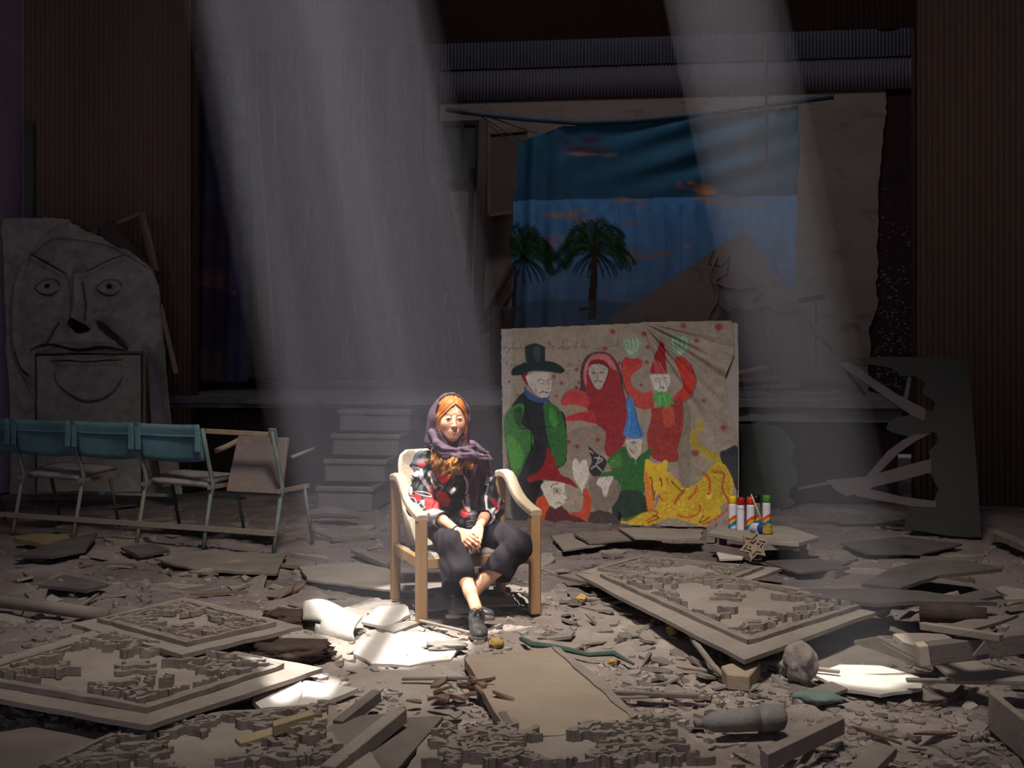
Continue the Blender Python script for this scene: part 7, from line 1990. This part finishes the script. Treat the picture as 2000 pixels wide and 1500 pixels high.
# middle
tag(MB().tube([G(1018, 1247, .03), G(1041, 1259, .035), G(1073, 1262, .03), G(1108, 1269, .035), G(1150, 1279, .03), G(1199, 1276, .035), G(1238, 1297, .02)], [.012, .017, .013, .015, .012, .014, .006], 7).build('green_branch', M_green, None), 'crusted dark green strip winding above the square board', 'branch')
for i, (x, y, s, lb) in enumerate(((968, 1256, .035, 'yellow foam scrap right of the front shoe'), (1136, 1169, .03, 'yellow foam scrap right of the armchair leg'), (1196, 1293, .022, 'yellow foam scrap at the end of the crusted green strip'), (1313, 1232, .03, 'yellow foam scrap under the edge of the star flower panel'), (1196, 1358, .02, 'yellow foam scrap right of the long wood strip'), (868, 1288, .018, 'tiny yellow foam scrap in the sun in front of the armchair'))):
    lump('foam_scrap', lb, 'foam scrap', G(x, y, s * .5), (s, s * .8, s * .7), M_foam, i + 20, 'yellow foam scraps', 3, 0.6)
stick('thin_stick', 'thin split stick running right from the long wood strip', 'stick', (1180, 1352), (1362, 1360), 0.022, 0.018, M_dust2, .03, .04)
stick('thin_stick', 'thin stick just below the split one right of the square board', 'stick', (1200, 1364), (1330, 1358), 0.015, 0.012, M_dust, .02, .03)
stick('thin_stick', 'short stick pointing at the fretwork right of the square board', 'stick', (1255, 1410), (1318, 1396), 0.02, 0.015, M_dust, .02, .03)
stick('thin_stick', 'long bowed strip lying under the front of the armchair', 'stick', (820, 1212), (920, 1236), 0.018, 0.012, M_dust, .02, .03)
board('loose_board', 'grey plank lying on the floor left of the rear post of the armchair', 'board', [(684, 1072, .05), (700, 1069, .05), (770, 1094, .04), (752, 1102, .03)], 0.03, M_dust2)
board('loose_board', 'wide thin floor sheet behind the armchair to the left', 'board', [(585, 1106, .02), (700, 1098, .025), (890, 1138, .03), (860, 1158, .03), (740, 1150, .03), (600, 1132, .02)], 0.012, M_dust, rag=0.008)
board('loose_board', 'dark pointed board left of the star flower panel', 'board', [(1088, 1122, .05), (1140, 1118, .06), (1200, 1132, .06), (1186, 1146, .05)], 0.02, M_dust2)
for i, (pts, m, lb) in enumerate([
    ([(1076, 1046, .03), (1146, 1038, .04), (1186, 1062, .03), (1100, 1074, .03)], M_dust, 'grey sheet lying right of the armchair arm, before the painted canvas'),
    ([(1120, 1040, .07), (1290, 1034, .08), (1296, 1048, .06), (1150, 1060, .05)], M_dust2, 'long sheet lying along the foot of the painted canvas'),
    ([(1205, 1030, .10), (1372, 1034, .10), (1368, 1052, .09), (1240, 1050, .08)], M_dust, 'mauve grey sheet between painted canvas and low crate'),
    ([(1190, 1031, .03), (1292, 1029, .03), (1262, 1037, .03), (1196, 1039, .03)], M_bark, 'thin brown strip under the bottom edge of the painted canvas'),
    ([(1400, 1076, .03), (1460, 1070, .03), (1450, 1090, .03), (1405, 1092, .03)], M_pale, 'pale crumpled sheet lying under the low crate')]):
    board('loose_board', lb, 'board', pts, .014, m, rag=0.008, seed=40 + i)
for i, (pts, th, m, lb) in enumerate([
    ([(28, 1084, .05), (120, 1054, .07), (190, 1040, .08), (168, 1074, .06), (100, 1086, .05)], .02, M_dim, 'warped grey board lying under the theatre chairs'),
    ([(26, 1050, .06), (60, 1042, .08), (130, 1044, .08), (146, 1054, .06), (90, 1064, .05)], .03, mat('mustard_slab', (0.20, 0.155, 0.07), (0.15, 0.12, 0.08), 7, 0.95, 0.4, 50), 'mustard edged slab between the legs of the theatre chairs'),
    ([(74, 1142, .05), (128, 1122, .06), (212, 1140, .05), (170, 1152, .04)], .02, M_dim, 'lone grey board lying below the theatre chairs at the left'),
    ([(236, 1068, .05), (300, 1060, .05), (332, 1074, .04), (270, 1084, .04)], .02, M_dim, 'small board right of the mustard slab under the theatre chairs'),
    ([(300, 1090, .03), (400, 1074, .05), (560, 1082, .03), (540, 1120, .02), (380, 1112, .02)], .015, M_dust2, 'wide crumbling sheet below the right end of the theatre chairs'),
    ([(1930, 1036, .10), (1946, 1032, .10), (2020, 1062, .10), (2010, 1072, .08)], .04, M_dust2, 'plank lying at the right border before the ribbed boarding'),
    ([(1640, 1060, .02), (1760, 1048, .03), (1880, 1062, .03), (1800, 1082, .02), (1690, 1080, .02)], .012, M_dim, 'thin floor sheet before the cutout tree board'),
    ([(1490, 1096, .03), (1600, 1090, .04), (1660, 1108, .03), (1560, 1118, .03)], .012, M_dim, 'thin dark floor sheet right of the star ornament'),
    ([(610, 1036, .03), (700, 1030, .04), (742, 1042, .03), (650, 1050, .03)], .03, M_dust2, 'flat slab lying at the foot of the concrete stairs')]):
    board('loose_board', lb, 'board', pts, th, m, rag=0.008, seed=60 + i)
tag(MB().tube([G(608, 1004, .07), G(640, 1000, .09), G(700, 1006, .06)], [.04, .05, .03], 9).build('rubble_roll', M_dust2, None), 'rounded roll of rubble at the foot of the concrete stairs', 'roll')
# torn brown scraps at the left corner of the square board
rr = random.Random(9)
for k in range(13):
    x, y = rr.uniform(850, 1000), rr.uniform(1362, 1404); a = rr.uniform(0, 3.1); c = G(x, y, 0.0)
    ln, wd = rr.uniform(.06, .16), rr.uniform(.02, .05)
    u_ = Vector((math.cos(a), math.sin(a), rr.uniform(-.25, .35))).normalized(); w_ = Vector((-math.sin(a), math.cos(a), rr.uniform(-.2, .2)))
    base = c + Vector((0, 0, .05 + .02 * (k % 3)))
    top = [base + u_ * (ln * sx) + w_ * (wd * sy) + Vector((rr.uniform(-.01, .01), rr.uniform(-.01, .01), rr.uniform(-.008, .008))) for sx, sy in ((-.5, -.4), (0, -.5), (.5, -.2), (.45, .3), (0, .5), (-.5, .3))]
    o = MB().prism(top, Vector((0, 0, -.012))).build('brown_scrap', M_bark, None); tag(o, ('short', 'long')[ln > .11] + ' torn brown scrap ' + ('left end', 'left half', 'middle', 'right half', 'right end')[int((x - 850) / 30.01)] + (' far side', ' near side')[y > 1383] + ' of the heap by the square board', 'scrap', 'torn brown scraps')

# ---- flakes of plaster and splinters: a few shapes, copied one by one
def flake_mesh(name, seed, n, thick, sx, sy, m):
    rr = random.Random(seed); ang = sorted(rr.uniform(0, 6.28) for _ in range(n))
    top = [Vector((sx * math.cos(a) * rr.uniform(.7, 1.1), sy * math.sin(a) * rr.uniform(.7, 1.1), 0.25 * thick * math.sin(a * 2 + seed))) for a in ang]
    me = MB().prism(top, Vector((0, 0, -thick))).mesh(name); me.materials.append(m); return me
FL = [flake_mesh('plaster_flake', k, 6 + k % 4, 0.20, 1.0, 0.62, (M_grey, M_dust, M_grey, M_dust2)[k % 4]) for k in range(10)]
SPL = [flake_mesh('wood_splinter', 30 + k, 6, 0.10, 1.0, 0.13, (M_dust, M_dust2, M_bark)[k % 3]) for k in range(6)]
keepout = [(745, 1150), (1065, 1150), (1065, 1262), (900, 1262), (745, 1225)]
keepout2 = [(1580, 1296), (1800, 1300), (1810, 1356), (1640, 1356)]
boxes = [[(900, 1262), (1250, 1262), (1250, 1440), (900, 1440)], [(-90, 1235), (560, 1235), (560, 1400), (-90, 1400)], [(1150, 1120), (1760, 1120), (1560, 1285), (1380, 1285)], [(190, 1170), (600, 1170), (560, 1270), (200, 1270)], [(1150, 1085), (1500, 1085), (1500, 1140), (1150, 1140)]]
def free(x, y, extra=True):
    X, Y = np.array([x]), np.array([y])
    if inside(keepout, X, Y)[0] or inside(keepout2, X, Y)[0]: return False
    return not (extra and any(inside(b_, X, Y)[0] for b_ in boxes))
MARKS = [(906, 1205, 'armchair'), (935, 1232, 'front shoe'), (650, 1225, 'curled white sheet'), (568, 1272, 'dark crumbling slab'), (872, 1262, 'grey brown chunk'), (968, 1256, 'foam scrap by the shoe'),
         (1075, 1260, 'far corner of the square board'), (1160, 1272, 'crusted green strip'), (1170, 1335, 'ragged wood strip'), (1136, 1169, 'foam scrap by the armchair leg'), (1313, 1232, 'foam under the star flower panel'),
         (1270, 1356, 'thin split stick'), (1450, 1306, 'sawn wood block'), (1563, 1280, 'crumpled cloth bundle'), (1596, 1362, 'teal green slab'), (1690, 1325, 'right sun patch'), (1450, 1405, 'grey bottle'), (1570, 1430, 'thick plank end'), (1710, 1475, 'cut off bottom board'),
         (1960, 1385, 'plank standing on edge'), (1740, 1290, 'orange edged board'), (1830, 1255, 'sawn end of the square beam'), (1860, 1200, 'dark round roll'), (1900, 1312, 'wide pale board'), (1750, 1155, 'long narrow board'), (1820, 1120, 'broad buckled sheet'),
         (100, 1190, 'round grey pole'), (140, 1138, 'lone grey board'), (110, 1072, 'warped grey board'), (285, 1072, 'small board under the theatre chairs'), (430, 1098, 'crumbling sheet'), (390, 1180, 'smaller carved panel'), (720, 1084, 'plank by the rear post'), (740, 1130, 'thin floor sheet'),
         (660, 1006, 'foot of the concrete stairs'), (1130, 1055, 'grey sheet before the canvas'), (1470, 1062, 'star ornament'), (1580, 1104, 'floor sheet right of the star'), (1760, 1064, 'floor sheet before the cutout board'), (1960, 1050, 'plank at the right border'), (1290, 1100, 'hidden carved panel'),
         (30, 1000, 'left end of the chair rail'), (548, 1084, 'right leg of the theatre chairs'), (1140, 1130, 'dark pointed board'), (560, 1350, 'sunlit plaster sheets'), (540, 1412, 'yellowish battens'), (700, 1388, 'short square stick'), (925, 1382, 'heap of brown scraps'), (825, 1440, 'smooth flat board'), (1300, 1440, 'bottom fretwork panel')]
USED = {}
def scatter(meshes, name, noun, group, poly, n, s0, s1, cat='flake', tilt=0.22, extra=True, seed=1, zoff=0.0):
    rr = random.Random(seed); xs = [p[0] for p in poly]; ys = [p[1] for p in poly]; done = 0; tries = 0
    while done < n and tries < n * 60:
        tries += 1
        x, y = rr.uniform(min(xs), max(xs)), rr.uniform(min(ys), max(ys))
        if not inside(poly, np.array([x]), np.array([y]))[0] or not free(x, y, extra): continue
        c = G(x, y, 0.0); r_ = rr.random() ** 1.8; s = s0 + (s1 - s0) * r_; me = rr.choice(meshes)
        tone = {'grey_plaster': 'grey', 'dusty_board': 'dusty', 'dusty_dark_board': 'dark', 'torn_brown_scrap': 'brown'}[me.materials[0].name]
        size = 'tiny' if s < .03 else 'small' if s < .06 else 'middling' if s < .10 else 'large'
        mx, my, mk = min(MARKS, key=lambda q: (q[0] - x) ** 2 + (2.4 * (q[1] - y)) ** 2)
        dx, dy = x - mx, 2.4 * (y - my)
        near = 'close ' if math.hypot(dx, dy) < 45 else ''
        if abs(dx) > 2 * abs(dy): where = 'right of' if dx > 0 else 'left of'
        elif abs(dy) > 2 * abs(dx): where = 'in front of' if dy > 0 else 'behind'
        else: where = ('front ' if dy > 0 else 'back ') + ('right of' if dx > 0 else 'left of')
        label = f'{size} {tone} {noun} {near}{where} the {mk}'
        if USED.get(label, 0) >= (1 if tries < n * 45 else 2): continue
        USED[label] = USED.get(label, 0) + 1
        o = bpy.data.objects.new(name, me); COL.objects.link(o)
        o.location = (c.x, c.y, gz(c.x, c.y) + s * 0.10 + 0.006 + zoff)
        o.rotation_euler = (rr.uniform(-tilt, tilt), rr.uniform(-tilt, tilt), rr.uniform(0, 6.28))
        o.scale = (s, s, s * rr.uniform(.5, 1.0)); tag(o, label, cat, group); done += 1
R_mid = [(1066, 1140), (1160, 1128), (1400, 1275), (1420, 1330), (1240, 1390), (1120, 1270), (1066, 1240)]
scatter(FL, 'plaster_flake', 'plaster flake', 'flakes right of the armchair', R_mid, 62, .03, .13, seed=2, tilt=.35)
scatter(SPL, 'wood_splinter', 'splinter', 'splinters right of the armchair', R_mid, 24, .05, .16, 'splinter', .3, seed=3)
R_right = [(1250, 1330), (1420, 1330), (1600, 1300), (1900, 1350), (1990, 1440), (1940, 1500), (1430, 1500), (1300, 1420)]
scatter(FL, 'plaster_flake', 'plaster flake', 'flakes at the lower right', R_right, 60, .02, .10, seed=4, tilt=.3)
scatter(SPL, 'wood_splinter', 'splinter', 'splinters at the lower right', R_right, 26, .05, .15, 'splinter', .25, seed=5)
R_left = [(0, 1085), (560, 1090), (740, 1110), (700, 1190), (600, 1200), (560, 1160), (250, 1165), (0, 1230)]
scatter(FL, 'plaster_flake', 'plaster flake', 'flakes at the left', R_left, 62, .03, .16, seed=6, tilt=.3)
scatter(SPL, 'wood_splinter', 'splinter', 'splinters at the left', R_left, 20, .06, .2, 'splinter', .2, seed=7)
R_back = [(0, 985), (640, 985), (760, 1020), (1080, 1050), (1380, 1080), (1620, 1060), (2000, 1090), (2000, 1180), (1800, 1140), (1500, 1100), (1090, 1120), (760, 1100), (0, 1080)]
scatter(FL, 'floor_scrap', 'sheet scrap', 'sheet scraps before the stage', R_back, 60, .06, .28, 'scrap', .10, seed=8)
R_sun = [(560, 1250), (690, 1190), (760, 1200), (900, 1265), (900, 1310), (700, 1320), (640, 1300)]
scatter(FL, 'plaster_flake', 'plaster flake', 'flakes in the sun patch', R_sun, 24, .015, .06, seed=9, tilt=.35)
R_low = [(520, 1400), (880, 1350), (900, 1500), (500, 1500)]
scatter(FL, 'plaster_flake', 'plaster flake', 'flakes at the bottom edge', R_low, 30, .02, .07, seed=10, extra=False, zoff=.03)
R_pile = [(1700, 1180), (2000, 1170), (2000, 1340), (1820, 1330)]
scatter(FL, 'plaster_flake', 'plaster flake', 'chips in the right pile', R_pile, 28, .04, .14, seed=11, extra=False, zoff=.05, tilt=.4)
# crumbs that nobody could count
n = 26000
r2 = np.random.default_rng(5)
py = 985 + 520 * r2.random(n) ** 0.9; px = -30 + 2060 * r2.random(n)
clump = fnoise(px / 120, py / 50, 21, 3); k = (r2.random(n) < np.clip(0.35 + 1.1 * clump, 0.05, 1)) & ~(inside(keepout2, px, py) & (r2.random(n) < .85)) & ~(inside(R_sun, px, py) & (r2.random(n) < .6))
px, py = px[k], py[k]; d = F * CAMH / (py - HOR); X = (px - 1000) / F * d; Yg = d; Zg = ground_z(X, Yg)
mch = len(X); sz = 0.004 + 0.032 * r2.random(mch) ** 4
an = r2.random(mch) * 6.28
base = np.array([[1, 0.1, 0], [0.25, 0.75, 0], [-0.8, 0.5, 0], [-0.7, -0.6, 0], [0.4, -0.7, 0]])
cs_, sn_ = np.cos(an), np.sin(an)
V_ = np.zeros((mch, 10, 3))
for i in range(5):
    x = (base[i, 0] + r2.normal(0, .15, mch)) * sz; y = (base[i, 1] + r2.normal(0, .15, mch)) * sz
    V_[:, i, 0] = X + x * cs_ - y * sn_; V_[:, i, 1] = Yg + x * sn_ + y * cs_; V_[:, i, 2] = Zg + sz * (0.35 + 0.2 * r2.normal(0, 1, mch))
    V_[:, i + 5] = V_[:, i]; V_[:, i + 5, 2] = Zg - 0.004
fc = []
for i in range(5): fc.append(np.array([i, i + 5, (i + 1) % 5 + 5, (i + 1) % 5]))
fc += [np.array([0, 1, 2, 3]), np.array([0, 3, 4, 4])]
fc = np.array([[0, 5, 6, 1], [1, 6, 7, 2], [2, 7, 8, 3], [3, 8, 9, 4], [4, 9, 5, 0], [0, 1, 2, 3]])
tri = np.array([[0, 3, 4]])
off = (np.arange(mch) * 10)[:, None, None]
me = bpy.data.meshes.new('rubble_crumbs')
me.from_pydata(V_.reshape(-1, 3).tolist(), [], (fc[None] + off).reshape(-1, 4).tolist() + (tri[None] + off).reshape(-1, 3).tolist())
_e = np.clip((np.hypot((X - 0.2) / 1.75, (Yg - 5.5) / 1.45) - 0.75 + 0.5 * fnoise(X * 0.9, Yg * 0.9, 61, 4)) * 1.1, 0, 1)[:, None]  # crumbs share the light falloff painted into the floor
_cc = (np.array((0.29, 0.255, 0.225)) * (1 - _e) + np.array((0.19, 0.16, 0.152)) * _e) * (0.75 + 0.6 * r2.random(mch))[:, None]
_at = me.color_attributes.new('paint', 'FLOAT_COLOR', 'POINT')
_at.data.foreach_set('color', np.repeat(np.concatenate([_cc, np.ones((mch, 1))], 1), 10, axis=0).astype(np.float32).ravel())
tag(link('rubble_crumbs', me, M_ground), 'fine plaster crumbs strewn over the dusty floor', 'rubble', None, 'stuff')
